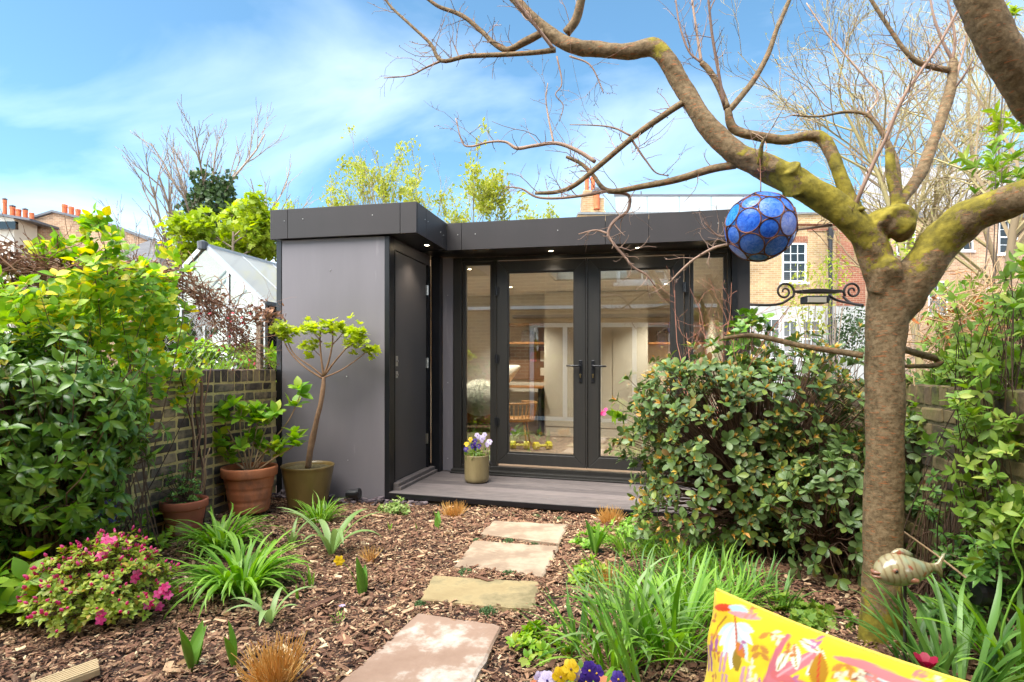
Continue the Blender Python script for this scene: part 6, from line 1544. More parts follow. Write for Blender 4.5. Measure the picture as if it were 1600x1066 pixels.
# cut back golden grasses
def stub(px, py, w, h, n, lab, seed):
    b0 = G(px, py); b0[2] = float(gh(b0[0], b0[1])); r_ = np.random.default_rng(seed)
    root = thing('grass_stub', lab, 'grass', b0, 'cut back golden grass tufts')
    a = r_.random(n) * 6.283; q = np.sqrt(r_.random(n)) * w * .38
    p0 = b0 + np.stack([np.cos(a) * q, np.sin(a) * q, np.full(n, -.01)], -1)
    d = nrm(np.stack([np.cos(a) * q / w * 1.1, np.sin(a) * q / w * 1.1, np.ones(n)], -1) + r_.normal(0, .19, (n, 3)))
    g = Geo(); thin(g, grow(p0, d, r_.uniform(h * .55, h * 1.12, n), 4, .10, -.02, r_), np.tile(A([.0022, .002, .0017, .0012]) * (h / .16), (n, 1)), 3)
    m = n // 5; i_ = r_.integers(0, n, m); dd = nrm(d[i_] + r_.normal(0, .55, (m, 3))); thin(g, grow(p0[i_], dd, r_.uniform(h * .4, h * .95, m), 4, .2, -.1, r_), np.tile(A([.0016, .0014, .0012, .0008]), (m, 1)), 3)
    obj('stalks', g, m_gold, root, kind='stuff')
stub(430, 1075, .135, .165, 300, 'golden cut back grass stub at the bottom edge', 1)
stub(708, 806, .15, .125, 220, 'golden cut grass tuft left of the path by the step', 2)
stub(953, 818, .15, .13, 220, 'golden cut grass tuft right of the path by the step', 3)
stub(578, 880, .06, .10, 60, 'wispy straw tuft behind the tulip leaves', 4)
stub(950, 915, .09, .13, 90, 'thin straw tuft in the grasses right of the path', 5)
# thyme tufts between slabs
for i, (px, py, r) in enumerate(((763, 958, .045), (656, 945, .03), (728, 897, .042), (795, 903, .042), (745, 845, .028), (795, 846, .035), (836, 848, .033), (838, 809, .03), (875, 811, .032), (800, 808, .02))):
    c = G(px, py); c[2] = float(gh(c[0], c[1])); r_ = np.random.default_rng(200 + i); n = 420
    root = thing('thyme_tuft', ['round thyme tuft at the corner of the nearest slab', 'sparse thyme tuft left of the buff slab', 'thyme tuft between buff and tan slabs, left one', 'thyme tuft between buff and tan slabs, right one', 'thyme tuft by the left edge of the smallest slab', 'thyme tuft between the two far slabs, middle one', 'thyme tuft between the two far slabs, right one', 'thyme tuft against the step, middle one', 'thyme tuft against the step, right one', 'faint thyme tuft against the step, left one'][i], 'plant', c, 'thyme tufts between the slabs')
    v = rand_dirs(n, r_); v[:, 2] = np.abs(v[:, 2]); pos = c + v * (r_.random(n) ** .4)[:, None] * A([r, r * .8, r * .65])
    g = Geo(); scatter(g, L_TINY, pos, v + r_.normal(0, .6, v.shape), v + A([0, 0, .5]), r_.uniform(.008, .014, n)); obj('foliage', g, m_thyme, root, kind='stuff')
# low leafy mounds
def mound(name, label, c, r, h, n, L, mat, T=L_SMALL, seed=0, cat='plant', group=None, tips=True, per=7, lump=.25):
    r_ = np.random.default_rng(seed); c = A(c); root = thing(name, label, cat, c, group)
    v = rand_dirs(n, r_); v[:, 2] = np.abs(v[:, 2]); q = (r_.random(n) ** .35)[:, None] * (1 + lump * np.sin(v[:, :1] * 5 + v[:, 1:2] * 4))
    tp = c + v * q * A([r, r, h])
    pos, d, up, LL = rosettes(tp, v + A([0, 0, .7]), per, (.6, 1.4), (L * .7, L * 1.15), r_)
    g = Geo(); scatter(g, T, pos, d, up, LL); obj('foliage', g, mat, root, smooth=True, kind='stuff')
    g = Geo(); s_ = np.linspace(0, 1, 4)[None, :, None]; b0 = c + r_.normal(0, r * .15, (n, 3)) * A([1, 1, 0])
    thin(g, b0[:, None] * (1 - s_) + tp[:, None] * s_, np.tile(A([.0022, .002, .0016, .001]), (n, 1)), 3); obj('stems', g, m_stem, root, kind='stuff')
    return root, tp, v
mound('small_shrub', 'small variegated mound at the corner of the decking', G(618, 800), .13, .10, 70, .03, m_var, seed=51)
mound('aquilegia', 'light green ferny mound right of the path by the step', G(930, 850), .15, .10, 60, .035, m_strap, seed=52, T=L_OVAL)
mound('aquilegia', 'light green leafy mound below the spotlight, right of the path', G(922, 905), .12, .10, 55, .035, m_young, seed=53, T=L_OVAL)
mound('aquilegia', 'low leafy weeds at the lower right side of the nearest slab', G(842, 1010), .13, .07, 45, .035, m_young, seed=54, T=L_OVAL)
mound('geranium', 'bright green lobed ground cover in front of the trunk', G(1258, 965), .17, .07, 60, .04, m_green, seed=55, T=L_MAPLE)
mound('sedum', 'pale leafy plant at the right end of the step', G(1000, 838), .20, .13, 90, .05, m_strap, seed=56, T=L_LANC)
# rose suckers low at the left wall
mound('rose_sucker', 'loose light green sprays in front of the small terracotta pot', G(215, 862), .26, .22, 45, .048, m_young, seed=57, T=L_OVAL, per=5)
mound('hellebore', 'fresh green leaves at the lower left of the dark shrub', G(28, 965), .2, .30, 26, .10, m_young, seed=58, T=L_OVAL, per=5)

# azalea
ac_ = G(165, 962); ac_[2] = 0
root, tp, v = mound('azalea', 'azalea bush covered in pink buds at the lower left', ac_ + A([0, 0, .06]), .31, .32, 560, .028, m_azl, seed=61, per=8, cat='shrub', T=L_OVAL, lump=.08)
r_ = np.random.default_rng(62)
out = np.argsort(-np.linalg.norm((tp - ac_) / A([.315, .315, .27]), axis=1))
bi = out[:235]; bi = bi[r_.permutation(len(bi))]
budT = Geo(); budT.lathe([(.001, 0), (.0055, .004), (.008, .012), (.006, .02), (.001, .027)], (0, 0, 0), 6)
bme = budT.mesh('flower_bud', m_pink, True)
for i in bi[:225]:
    for _ in range(r_.integers(1, 3)):
        d = nrm(v[i] + r_.normal(0, .35, 3) + A([0, 0, .6])); q = Vector(d).to_track_quat('Z', 'Y')
        inst('flower_bud', bme, root, Matrix.LocRotScale(Vector(tp[i] + d * .006 + r_.normal(0, .006, 3)), q, Vector([r_.uniform(.55, .95)] * 3)))
fg = Geo()
for k in range(5):
    a = k * 1.2566; scatter(fg, PETAL, A([[0, 0, 0]]), A([[math.cos(a), math.sin(a), .35]]), A([[0, 0, 1]]), .021, A([.3 + .1 * k]))
fg.tube([A([0, 0, 0]), A([0, 0, .02])], [.0012, .0006], 4, 0)
fme = fg.mesh('open_flower', m_pink, True)
front = [i for i in out[:300] if tp[i][1] < ac_[1] - .02]
for i in list(r_.choice(front, 4, replace=False)):
    for _ in range(2):
        d = nrm(v[i] + A([0, -.8, .2]) + r_.normal(0, .2, 3)); inst('open_flower', fme, root, Matrix.LocRotScale(Vector(tp[i] + d * .02 + r_.normal(0, .012, 3)), Vector(d).to_track_quat('Z', 'Y'), Vector((1, 1, 1))))
for px, py in ((255, 922), (263, 930), (247, 928), (259, 917), (211, 905), (214, 897), (168, 935)):
    p = P(px, py, 2.5); inst('open_flower', fme, root, Matrix.LocRotScale(Vector(p), Vector((.2, -.9, .35)).to_track_quat('Z', 'Y'), Vector((1, 1, 1))))
g = Geo(); g.tube([ac_ + A([.05, 0, .02]), P(235, 935, 2.52), P(255, 926, 2.51)], [.004, .003, .002], 6, 4); obj('side_shoot', g, m_stem, root)

# camassia
cb = G(172, 905); cm = thing('camassia', 'pale blue camassia flower spike in front of the dark shrub', 'flower', cb)
top = P(168, 768, cb[1]); g = Geo(); g.tube([cb, cb * .5 + top * .5 + A([.012, 0, 0]), top], [.004, .0035, .002], 6, 5); obj('stem', g, m_strap, cm, smooth=True)
for i, (px, py) in enumerate(((160, 817), (172, 806), (165, 800), (178, 795), (156, 808), (168, 786), (176, 812), (150, 818))):
    p = P(px, py, cb[1] - .02 * (i % 3)); fl = None
    for k in range(6):
        a = k * 1.047 + i; g = Geo(); scatter(g, L_LANC, A([p]), A([[math.cos(a), -.25, math.sin(a)]]), A([[0, -1, 0]]), .036); obj('petal', g, m_blue_fl, cm, smooth=True)
for k in range(6):
    p = P(168 + 3 * math.sin(k * 2), 784 - k * 4, cb[1]); g = Geo(); g.lathe([(.001, 0), (.004, .006), (.001, .016)], p, 6); obj('bud', g, m_strap_pale, cm, smooth=True)

# ------------------------------------------------------------------ pots
def pot(name, label, c, prof, mat, soil_z, soil_r, n=48):
    root = thing(name, label, 'pot', c)
    g = Geo(); g.lathe(prof, c, n); obj('body', g, mat, root, smooth=True)
    g = Geo(); r_ = np.random.default_rng(3); k = 7
    g.lathe([(.0005, soil_z + .01)] + [(soil_r * i / k, soil_z + .008 * math.cos(i) * .4) for i in range(1, k + 1)], c, 28); obj('compost', g, m_compost, root, smooth=True)
    return root
def grooved(r0, r1, z0, z1, grooves):
    out = []
    for s in np.linspace(0, 1, 30):
        z = z0 + (z1 - z0) * s; r = r0 + (r1 - r0) * s
        for gz in grooves: r -= .004 * math.exp(-((z - gz) / .0045) ** 2)
        out.append((r, z))
    return out
tpc = P(390, 640, 4.36) * A([1, 1, 0]) + A([0, 0, .035])
R_ = .203
pot('terracotta_pot', 'large terracotta pot holding the hydrangea', tpc, [(.001, 0), (.138, 0)] + grooved(.142, .183, .004, .268, (.075, .085, .095, .165, .175, .185)) + [(.184, .27), (R_ - .006, .272), (R_, .28), (R_ + .003, .335), (R_, .345), (R_ - .012, .347), (R_ - .018, .335), (R_ - .022, .25)], m_terra, .30, .182)
spc = P(288, 640, 3.80) * A([1, 1, 0]) + A([0, 0, .03])
pot('terracotta_pot', 'smaller white stained terracotta pot by the wall', spc, [(.001, 0), (.1, 0)] + grooved(.103, .13, .004, .165, (.07, .08)) + [(.131, .167), (.141, .169), (.146, .176), (.148, .216), (.145, .224), (.135, .225), (.13, .21), (.125, .15)], m_terra2, .19, .128)
opc = P(481, 640, 4.60) * A([1, 1, 0]) + A([0, 0, .02])
pot('glazed_pot', 'olive brown glazed pot with a small tree', opc, [(.001, 0), (.150, 0)] + [(.153 + .052 * s, .005 + .30 * s) for s in np.linspace(0, 1, 12)] + [(.210, .315), (.213, .325), (.209, .331), (.2, .328), (.195, .30), (.19, .26)], m_olivepot, .30, .192)
ppc = B(.40, .70, 0) ; ppc = P(745, 742, 5.22); ppc[2] = .0895 - .013 * .35
pot('glazed_pot', 'brass coloured cylindrical pot of pansies on the decking', ppc, [(.001, 0), (.095, 0), (.108, .008), (.114, .03)] + [(.116, .05 + .19 * s) for s in np.linspace(0, 1, 5)] + [(.117, .25), (.113, .253), (.109, .25), (.107, .2)], m_pot_brass, .225, .108)
def pansies(name, label, c, r, spots, seed, leafn=60):
    r_ = np.random.default_rng(seed); root = thing(name, label, 'flowers', c)
    pos = c + np.stack([r_.normal(0, r * .6, leafn), r_.normal(0, r * .6, leafn), r_.uniform(-.005, .06, leafn)], -1)
    g = Geo(); scatter(g, L_OVAL, pos, rand_dirs(leafn, r_) + A([0, 0, .5]), rand_dirs(leafn, r_) * .4 + A([0, -.3, 1]), r_.uniform(.025, .045, leafn)); obj('foliage', g, m_green, root, smooth=True, kind='stuff')
    for p, mt, s in spots:
        g = Geo(); p = A(p); n_ = nrm(A([0, -1, .35]) + r_.normal(0, .25, 3)); a_ = nrm(np.cross(n_, A([0, 0, 1.0]))); b_ = np.cross(a_, n_)
        for ang, L in ((1.2, 1), (1.95, 1), (.15, .9), (2.99, .9), (4.71, 1.05)):
            d = a_ * math.cos(ang) + b_ * math.sin(ang); scatter(g, PETAL, A([p]), A([d + n_ * .15]), A([n_]), s * L, wid=1.3)
        f = obj('flower', g, mt, root, smooth=True)
        g = Geo(); g.tube([p + n_ * .002, p + n_ * .006], [s * .14, s * .05], 8, 0); obj('flower_eye', g, m_pur_fl if mt is m_lil_fl else m_yel_fl if mt is m_pur_fl else m_brown, f)
        g = Geo(); g.tube([p, p - n_ * .01 - A([0, 0, .03]), A([p[0], p[1], c[2] - .02])], [.0015] * 3, 4, 2); obj('flower_stem', g, m_strap, f)
    return root
dp = ppc[1] - .06
pansies('pansies', 'purple, lilac and yellow pansies in the pot on the decking', ppc + A([0, 0, .235]), .09, [(P(x, y, dp + .03 * math.sin(x)), m, s) for x, y, m, s in
    ((729, 694, m_yel_fl, .028), (735, 687, m_yel_fl, .024), (728, 702, m_pur_fl, .026), (742, 690, m_pur_fl, .03), (748, 697, m_pur_fl, .03), (738, 697, m_pur_fl, .026), (746, 681, m_lil_fl, .03), (753, 686, m_lil_fl, .034), (762, 694, m_lil_fl, .034), (757, 680, m_lil_fl, .026), (765, 690, m_lil_fl, .03), (743, 700, m_pur_fl, .024))], 71, 90)
bp_ = P(905, 1052, 1.55); bpc = A([bp_[0], bp_[1], 0.0])
pot('terracotta_pot', 'low terracotta bowl of pansies at the bottom edge', bpc, [(.001, 0), (.12, 0), (.16, .12), (.172, .2), (.178, .21), (.17, .215), (.155, .2)], m_terra, .19, .158)
pansies('pansies', 'yellow and purple pansies at the bottom photo edge', bpc + A([0, 0, .2]), .12, [(P(x, y, 1.52 + .03 * math.sin(x)), m, s) for x, y, m, s in
    ((876, 1058, m_yel_fl, .026), (892, 1046, m_yel_fl, .026), (906, 1060, m_yel_fl, .024), (899, 1052, m_lil_fl, .02), (921, 1048, m_pur_fl, .024), (932, 1052, m_pur_fl, .022), (855, 1064, m_lil_fl, .026), (966, 1062, m_pur_fl, .022), (915, 1066, m_pur_fl, .024), (843, 1060, m_lil_fl, .018))], 72, 70)

# small tree in the olive pot
yb = opc + A([0, 0, .30]); yt = thing('potted_tree', 'little lime leaved tree with bent stem in the olive pot', 'tree', yb)
dT = 4.60
g = Geo(); g.tube([yb, P(485, 705, dT), P(488, 688, dT), P(495, 655, dT), P(501, 630, dT), P(505, 605, dT), P(506, 590, dT)], [.026, .024, .026, .021, .019, .018, .015], 12, 5, .07, seed=2); m_tanbark = PM('tan_bark', [lin(126, 94, 70), lin(158, 122, 92)], 30, .85, .4); obj('trunk', g, m_tanbark, yt, smooth=True)
tipsY = []
for pts, r0 in (([(505, 592), (478, 575), (455, 553), (443, 530), (440, 512)], .009), ([(505, 588), (485, 572), (462, 556), (450, 535), (452, 520)], .008), ([(506, 588), (502, 560), (500, 530), (502, 510)], .011), ([(507, 586), (515, 560), (520, 530), (518, 505)], .010), ([(507, 586), (522, 566), (540, 545), (552, 528)], .010), ([(506, 590), (530, 580), (552, 566), (572, 550), (578, 543)], .007), ([(502, 558), (492, 548), (484, 540)], .005), ([(518, 540), (532, 525), (540, 512)], .006), ([(503, 535), (490, 520), (480, 508)], .005), ([(540, 545), (556, 535), (562, 520)], .005)):
    dd = RNG.uniform(-.12, .12); p3 = [P(a, b_, dT + dd * i / len(pts)) for i, (a, b_) in enumerate(pts)]
    g = Geo(); g.tube(p3, np.linspace(r0, r0 * .35, len(pts)), 7, 4, .05); obj('branch', g, m_tanbark, yt, smooth=True)
    tipsY += [p3[-1], p3[-1] * .6 + p3[-2] * .4]
tipsY = A(tipsY); tipsY = np.vstack([tipsY] + [tipsY + rg.normal(0, .04, tipsY.shape) * A([1.1, 1.1, .9]) for _ in range(6)])
pos, d, up, L = rosettes(tipsY, np.tile(A([[0, 0, 1.0]]), (len(tipsY), 1)) + rg.normal(0, .35, tipsY.shape), 6, (.7, 1.9), (.03, .06), rg)
foliage(yt, L_MAPLE, pos, d, up, L, RM('bright_lime_leaf', [lin(164, 184, 44), lin(186, 200, 60), lin(200, 206, 84), lin(148, 172, 44)], .5, .45), 180)
# hydrangea in the large terracotta pot
hb = tpc + A([0, 0, .29]); hy = thing('hydrangea', 'hydrangea with fresh green leaves on bare woody stems', 'shrub', hb)
ht = []
for pts in ([(385, 735), (372, 705), (362, 682), (352, 662), (350, 640)], [(388, 735), (380, 700), (375, 665), (378, 638)], [(390, 735), (395, 700), (402, 665), (405, 640)], [(395, 735), (405, 700), (415, 670), (425, 650)], [(400, 735), (418, 700), (440, 672), (455, 650), (470, 615)], [(402, 735), (430, 715), (455, 700), (465, 685)], [(386, 735), (365, 720), (350, 708)], [(392, 735), (388, 690), (392, 665), (398, 650)], [(384, 735), (360, 715), (343, 680)], [(392, 735), (410, 710), (436, 690)], [(394, 735), (382, 705), (392, 680)], [(398, 735), (408, 705), (402, 690)]):
    dd = RNG.uniform(-.12, .1); p3 = [P(a, b_, 4.36 + dd * i / len(pts)) for i, (a, b_) in enumerate(pts)]
    g = Geo(); g.tube(p3, np.linspace(.007, .004, len(pts)), 7, 4, .06); obj('stem', g, m_pale_stem, hy, smooth=True); ht.append(p3[-1]); ht.append(p3[-2] * .5 + p3[-1] * .5)
ht = A(ht); ht = np.vstack([ht, ht + rg.normal(0, .04, ht.shape)])
pos, d, up, L = rosettes(ht, np.tile(A([[0, -.15, 1.0]]), (len(ht), 1)) + rg.normal(0, .3, ht.shape), 6, (.45, 1.35), (.065, .115), rg)
foliage(hy, L_OVAL, pos, d, up, L, m_young, 288, wid=1.05)
# little conifer like shrub in the small pot
mound('potted_shrub', 'fine leaved dark green shrub in the smaller terracotta pot', spc + A([0, 0, .2]), .15, .30, 90, .022, m_jas, seed=77, cat='shrub')
g = Geo()

# ------------------------------------------------------------------ big shrubs
def shrub(name, label, cat, base, c, rad, nt_, per, tilt, L, T, mat, nobj, seed, lumps=.18, stem_n=46, budmat=None, bias=A([0, -.55, .35]), droop=0.0, wid=1.0, stem_mat=None, inner=.45, sq=2.0, shoots=0):
    r_ = np.random.default_rng(seed); base = A(base, float); c = A(c); root = thing(name, label, cat, base)
    v = rand_dirs(nt_ * 3, r_)
    v = v[(v @ nrm(bias) > -.55)][:nt_]
    lump = 1 + lumps * (np.sin(v[:, 0] * 5.3 + seed) + np.sin(v[:, 2] * 6.1 + v[:, 1] * 3) * .8)
    q = (inner + (1 - inner) * r_.random(len(v)) ** .45)
    sqn = (np.abs(v) ** sq).sum(1) ** (1 / sq)
    tips = c + v * (q * lump / sqn)[:, None] * A(rad)
    if shoots:
        i_ = np.argsort(-q)[:nt_ // 3]; i_ = r_.choice(i_, shoots, replace=False); tips[i_] += (v[i_] + A([0, 0, .4])) * r_.uniform(.04, .16, shoots)[:, None]
    ok = tips[:, 2] > .05
    tips, v, q = tips[ok], v[ok], q[ok]
    ax = nrm(v * A([1, 1, .8]) + A([0, 0, .45 - droop]) + r_.normal(0, .25, v.shape))
    pos, d, up, LL = rosettes(tips, ax, per, tilt, L, r_, .02)
    if droop: d = nrm(d + A([0, 0, -droop]))
    foliage(root, T, pos, d, up, LL, mat, nobj, wid=wid)
    # stems
    g = Geo(); m = len(tips)
    s_ = np.linspace(0, 1, 7)[None, :, None]
    b0 = base + r_.normal(0, .08, (m, 3)) * A([1, 1, 0]); mid = base * .25 + c * .55 + tips * .2 + r_.normal(0, .05, (m, 3))
    pth = (1 - s_) ** 2 * b0[:, None] + 2 * s_ * (1 - s_) * mid[:, None] + s_ ** 2 * tips[:, None] + r_.normal(0, .010, (m, 7, 3)) * (s_ * (1 - s_) * 4)
    thin(g, pth, np.tile(np.linspace(.0075, .0016, 7), (m, 1)), 4); obj('stems', g, stem_mat or m_stem, root, kind='stuff')
    return root, tips, ax, r_
c_r = P(1180, 703, 3.55)
root, tips, ax, r_ = shrub('evergreen_shrub', 'large grey green evergreen shrub with orange buds right of the doors', 'shrub', A([c_r[0] + .05, c_r[1], 0]), c_r, (.71, .46, .645), 1150, 6, (.5, 1.5), (.032, .072), L_OBOV, m_rhaph, 300, 81, .13, inner=.55, sq=3.2, shoots=60)
bu = Geo(); kb_ = r_.random(len(tips)) < .8; tips, ax = tips[kb_], ax[kb_]; k = len(tips)
for dz in range(3): scatter(bu, L_LANC, tips + r_.normal(0, .003, tips.shape), ax + r_.normal(0, .28, ax.shape), r_.normal(0, 1, ax.shape), r_.uniform(.02, .042, k), wid=1.3)
obj('flower_buds', bu, m_bud, root, kind='stuff')
# its lower right spill towards the trunk and the far side by the fish
c_r2 = P(1300, 800, 3.0)
shrub('evergreen_shrub', 'lower part of grey green evergreen foliage left of the trunk base', 'shrub', A([c_r2[0] + .1, c_r2[1] + .2, 0]), c_r2, (.30, .25, .42), 130, 6, (.6, 1.5), (.038, .07), L_OBOV, m_rhaph, 150, 83, .15)
c_r3 = P(1475, 720, 3.0)
shrub('evergreen_shrub', 'grey green evergreen sprigs right of the trunk', 'shrub', A([c_r3[0], c_r3[1] + .1, 0]), c_r3, (.30, .24, .52), 190, 6, (.6, 1.5), (.038, .07), L_OBOV, m_rhaph, 80, 84, .15)
c_l = P(80, 690, 2.86)
shrub('evergreen_shrub', 'dense glossy dark green shrub at the left edge', 'shrub', A([c_l[0], c_l[1], 0]), c_l, (.37, .34, .60), 900, 6, (.4, 1.6), (.035, .085), L_LANC, m_choisya, 300, 85, .17, droop=.2, wid=1.2, inner=.42, shoots=70)
# yellow green climber above the wall
rr_ = np.random.default_rng(87)
cl = thing('climbing_rose', 'yellow green climber sprawling over the wall at the left', 'climber', P(190, 640, 3.35) * A([1, 1, 0]))
tp = []
for px, py, sx, sy, n in ((160, 490, 80, 75, 190), (80, 490, 75, 45, 90), (235, 545, 50, 65, 120), (60, 585, 60, 40, 50), (200, 430, 75, 35, 80), (290, 600, 30, 26, 34), (255, 470, 34, 45, 50), (25, 470, 30, 40, 30), (215, 640, 30, 40, 40)):
    x = rr_.normal(px, sx * .6, n); y = rr_.normal(py, sy * .6, n)
    wall_d = (-2.123 * 1.0 + 5.02 * .2382) ; r0 = (x - CX) / FPX
    dw_ = (-2.123 - .2382 * 5.02) / (r0 - .2382)
    d = np.minimum(dw_, 5) - rr_.uniform(-.15, .3, n)
    tp.append(np.stack([(x - CX) / FPX * d, d, CAM_H + (HY - y) / FPX * d], -1))
for px, pys in ((150, (340, 360, 385, 410)), (128, (350, 372)), (178, (372, 395)), (60, (380, 400)), (95, (376, 396))):
    for py in pys: tp.append(A([P(px + rr_.normal(0, 6), py, 3.2) for _ in range(4)]) + rr_.normal(0, .02, (4, 3)))
tp = np.vstack(tp)
pos, d, up, L = rosettes(tp, rr_.normal(0, .5, tp.shape) + A([.1, -.4, .8]), 5, (.7, 1.5), (.042, .075), rr_, .03)
foliage(cl, L_OVAL, pos, d, up, L, m_climb, 300, wid=1.15)
g = Geo(); tp = tp[::22]; m = len(tp); cb_ = WL[cl]; s_ = np.linspace(0, 1, 7)[None, :, None]
b0 = cb_ + rr_.normal(0, .15, (m, 3)) * A([1, .4, 0]); mid = b0 * .4 + tp * .6 + A([0, 0, .2]) + rr_.normal(0, .08, (m, 3))
thin(g, (1 - s_) ** 2 * b0[:, None] + 2 * s_ * (1 - s_) * mid[:, None] + s_ ** 2 * tp[:, None], np.tile(np.linspace(.005, .0018, 7), (m, 1)), 4); obj('stems', g, m_stem, cl, kind='stuff')
g = Geo()
for px0, px1 in (((150, 335), (168, 430)), ((128, 345), (160, 440)), ((60, 372), (80, 470))):
    g.tube([P(px0[0], px0[1], 3.2), P((px0[0] + px1[0]) / 2 + 4, (px0[1] + px1[1]) / 2, 3.22), P(px1[0], px1[1], 3.25)], [.0015, .0025, .0035], 6, 4)
obj('long_shoots', g, m_stem, cl, kind='stuff')
# old vine stems on the wall
vn = thing('old_vine', 'brown twisted vine stems climbing the brick wall', 'vine', P(272, 640, 4.0) * A([1, 1, 0]))
for i in range(5):
    s0 = .95 + rr_.normal(0, .05); pts = []
    for z in np.linspace(0, 1.15, 9): pts.append(GW - E2 * (s0 + .05 * math.sin(z * 4 + i) + .12 * (z - .5) * (i % 3 - 1)) + E1 * (.035 + .02 * rr_.random()) + A([0, 0, z]))
    g = Geo(); g.tube(pts, [rr_.uniform(.004, .009)] * 9, 7, 4, .15, seed=i); obj('stem', g, m_brown, vn, smooth=True)
for px, pts in ((1, [(303, 770), (306, 700), (300, 640), (308, 585)]), (2, [(318, 760), (322, 720), (328, 700)]), (3, [(312, 790), (322, 745), (316, 715)])):
    g = Geo(); g.tube([P(a, b_, 3.95) for a, b_ in pts], [.005] * len(pts), 6, 4, .1); obj('stem', g, m_pale_stem, vn, smooth=True)

# dead climber over the fence line beyond the wall
fence = thing('wire_fence', 'wire mesh fence on the brick wall in front of the greenhouse', 'fence', P(300, 640, 4.3) * A([1, 1, 0]))
def onwall(s, z, off=-.10): return GW - E2 * s + E1 * off + A([0, 0, z])
g = Geo(); pt = []
for k in range(-20, 60):
    for sg in (1, -1):
        a = .06 * k; z0, z1 = 1.14, 1.52
        s0, s1 = (a, a + (z1 - z0) * sg * .8)
        lo, hi = .0, 2.4
        if min(s0, s1) < lo or max(s0, s1) > hi: continue
        pt.append([onwall(s0, z0), onwall((s0 + s1) / 2, (z0 + z1) / 2), onwall(s1, z1)])
thin(g, A(pt), np.full((len(pt), 3), .0012), 4); obj('mesh_wire', g, m_alu, fence, kind='stuff')
for s in (.03, 1.15, 2.2):
    g = Geo(); c = onwall(s, .95, -.15); g.obox(c, E2 * .022, E1 * .022, A([0, 0, .95 if s > 1 else .62])); obj('post', g, m_teak, fence)
dv = thing('dead_climber', 'mass of dry brown climber stems along the fence top', 'climber', P(150, 640, 3.6) * A([1, 1, 0]))
guide = []
for px, py in ((-60, 392), (0, 412), (60, 425), (130, 432), (200, 428), (260, 436), (300, 455), (335, 478), (360, 510), (385, 540)):
    r0 = (px - CX) / FPX; dw_ = min((-2.123 - .10 - .2382 * 5.02) / (r0 - .2382), 4.9); guide.append(P(px, py, dw_))
guide = A(guide); n = 760
t = rr_.random(n) * (len(guide) - 1.001); i = t.astype(int); f = (t - i)[:, None]
p0 = guide[i] * (1 - f) + guide[i + 1] * f + rr_.normal(0, 1, (n, 3)) * A([.05, .07, .045]); d0 = nrm(nrm(guide[i + 1] - guide[i]) * rr_.choice([-1, 1], n)[:, None] + rr_.normal(0, .45, (n, 3)))
g = Geo(); pth = grow(p0, d0, rr_.uniform(.08, .4, n), 6, .25, -.02, rr_); thin(g, pth, rr_.uniform(.0015, .0055, n)[:, None] * np.linspace(1, .5, 6)[None], 4); obj('stems', g, m_brown, dv, kind='stuff')
n = 1000; t = rr_.random(n) * (len(guide) - 1.001); i = t.astype(int); f = (t - i)[:, None]
pos = guide[i] * (1 - f) + guide[i + 1] * f + rr_.normal(0, 1, (n, 3)) * A([.06, .08, .05]) + A([0, 0, .02])
g = Geo(); scatter(g, L_SMALL, pos, rand_dirs(n, rr_) + A([0, 0, .4]), rand_dirs(n, rr_), rr_.uniform(.018, .04, n)); obj('dry_leaves', g, m_brown, dv, kind='stuff')
dv2 = thing('dead_climber', 'hanging dry vine twigs in front of the greenhouse glass', 'climber', P(390, 640, 4.6) * A([1, 1, 0]))
n = 240; px = rr_.uniform(300, 432, n); py = rr_.uniform(470, 578, n); dd = 4.75 - (432 - px) / 132 * .7
p0 = np.stack([(px - CX) / FPX * dd, dd, CAM_H + (HY - py) / FPX * dd], -1)
g = Geo(); thin(g, grow(p0, rand_dirs(n, rr_) + A([0, 0, .3]), rr_.uniform(.06, .25, n), 6, .3, -.03, rr_), rr_.uniform(.001, .0028, n)[:, None] * np.linspace(1, .5, 6)[None], 3); obj('stems', g, m_brown, dv2, kind='stuff')
n = 260; px = rr_.normal(405, 16, n); py = rr_.normal(493, 9, n); dd = 4.6
g = Geo(); pos = np.stack([(px - CX) / FPX * dd, np.full(n, dd) + rr_.normal(0, .04, n), CAM_H + (HY - py) / FPX * dd], -1); scatter(g, L_SMALL, pos, rand_dirs(n, rr_) + A([0, 0, .6]), rand_dirs(n, rr_), rr_.uniform(.02, .045, n)); obj('dry_leaves', g, m_brown, dv2, kind='stuff')
n = 40; px = rr_.uniform(305, 400, n); py = rr_.uniform(485, 578, n); dd = 4.6 - (432 - px) / 132 * .7
g = Geo(); pos = np.stack([(px - CX) / FPX * dd, dd, CAM_H + (HY - py) / FPX * dd], -1); scatter(g, L_OVAL, pos, rand_dirs(n, rr_), rand_dirs(n, rr_), .028); obj('red_berries', g, RM('red_berry', [lin(176, 40, 50), lin(200, 60, 70)], .5), dv2, kind='stuff')
# neighbour's planting seen over the wall
shrub('garden_shrub', 'light green hedge beyond the wall left of the greenhouse', 'shrub', P(60, 640, 6) * A([1, 1, 0]), P(60, 545, 6.0), (1.6, .5, .65), 420, 6, (.6, 1.5), (.07, .13), L_OVAL, m_young, 0, 91, .15)
shrub('garden_shrub', 'low green planting inside the greenhouse end of the wall', 'shrub', P(350, 640, 5.6) * A([1, 1, 0]), P(350, 570, 5.6), (.5, .2, .25), 120, 6, (.6, 1.5), (.07, .12), L_LANC, m_young, 0, 92, .2)

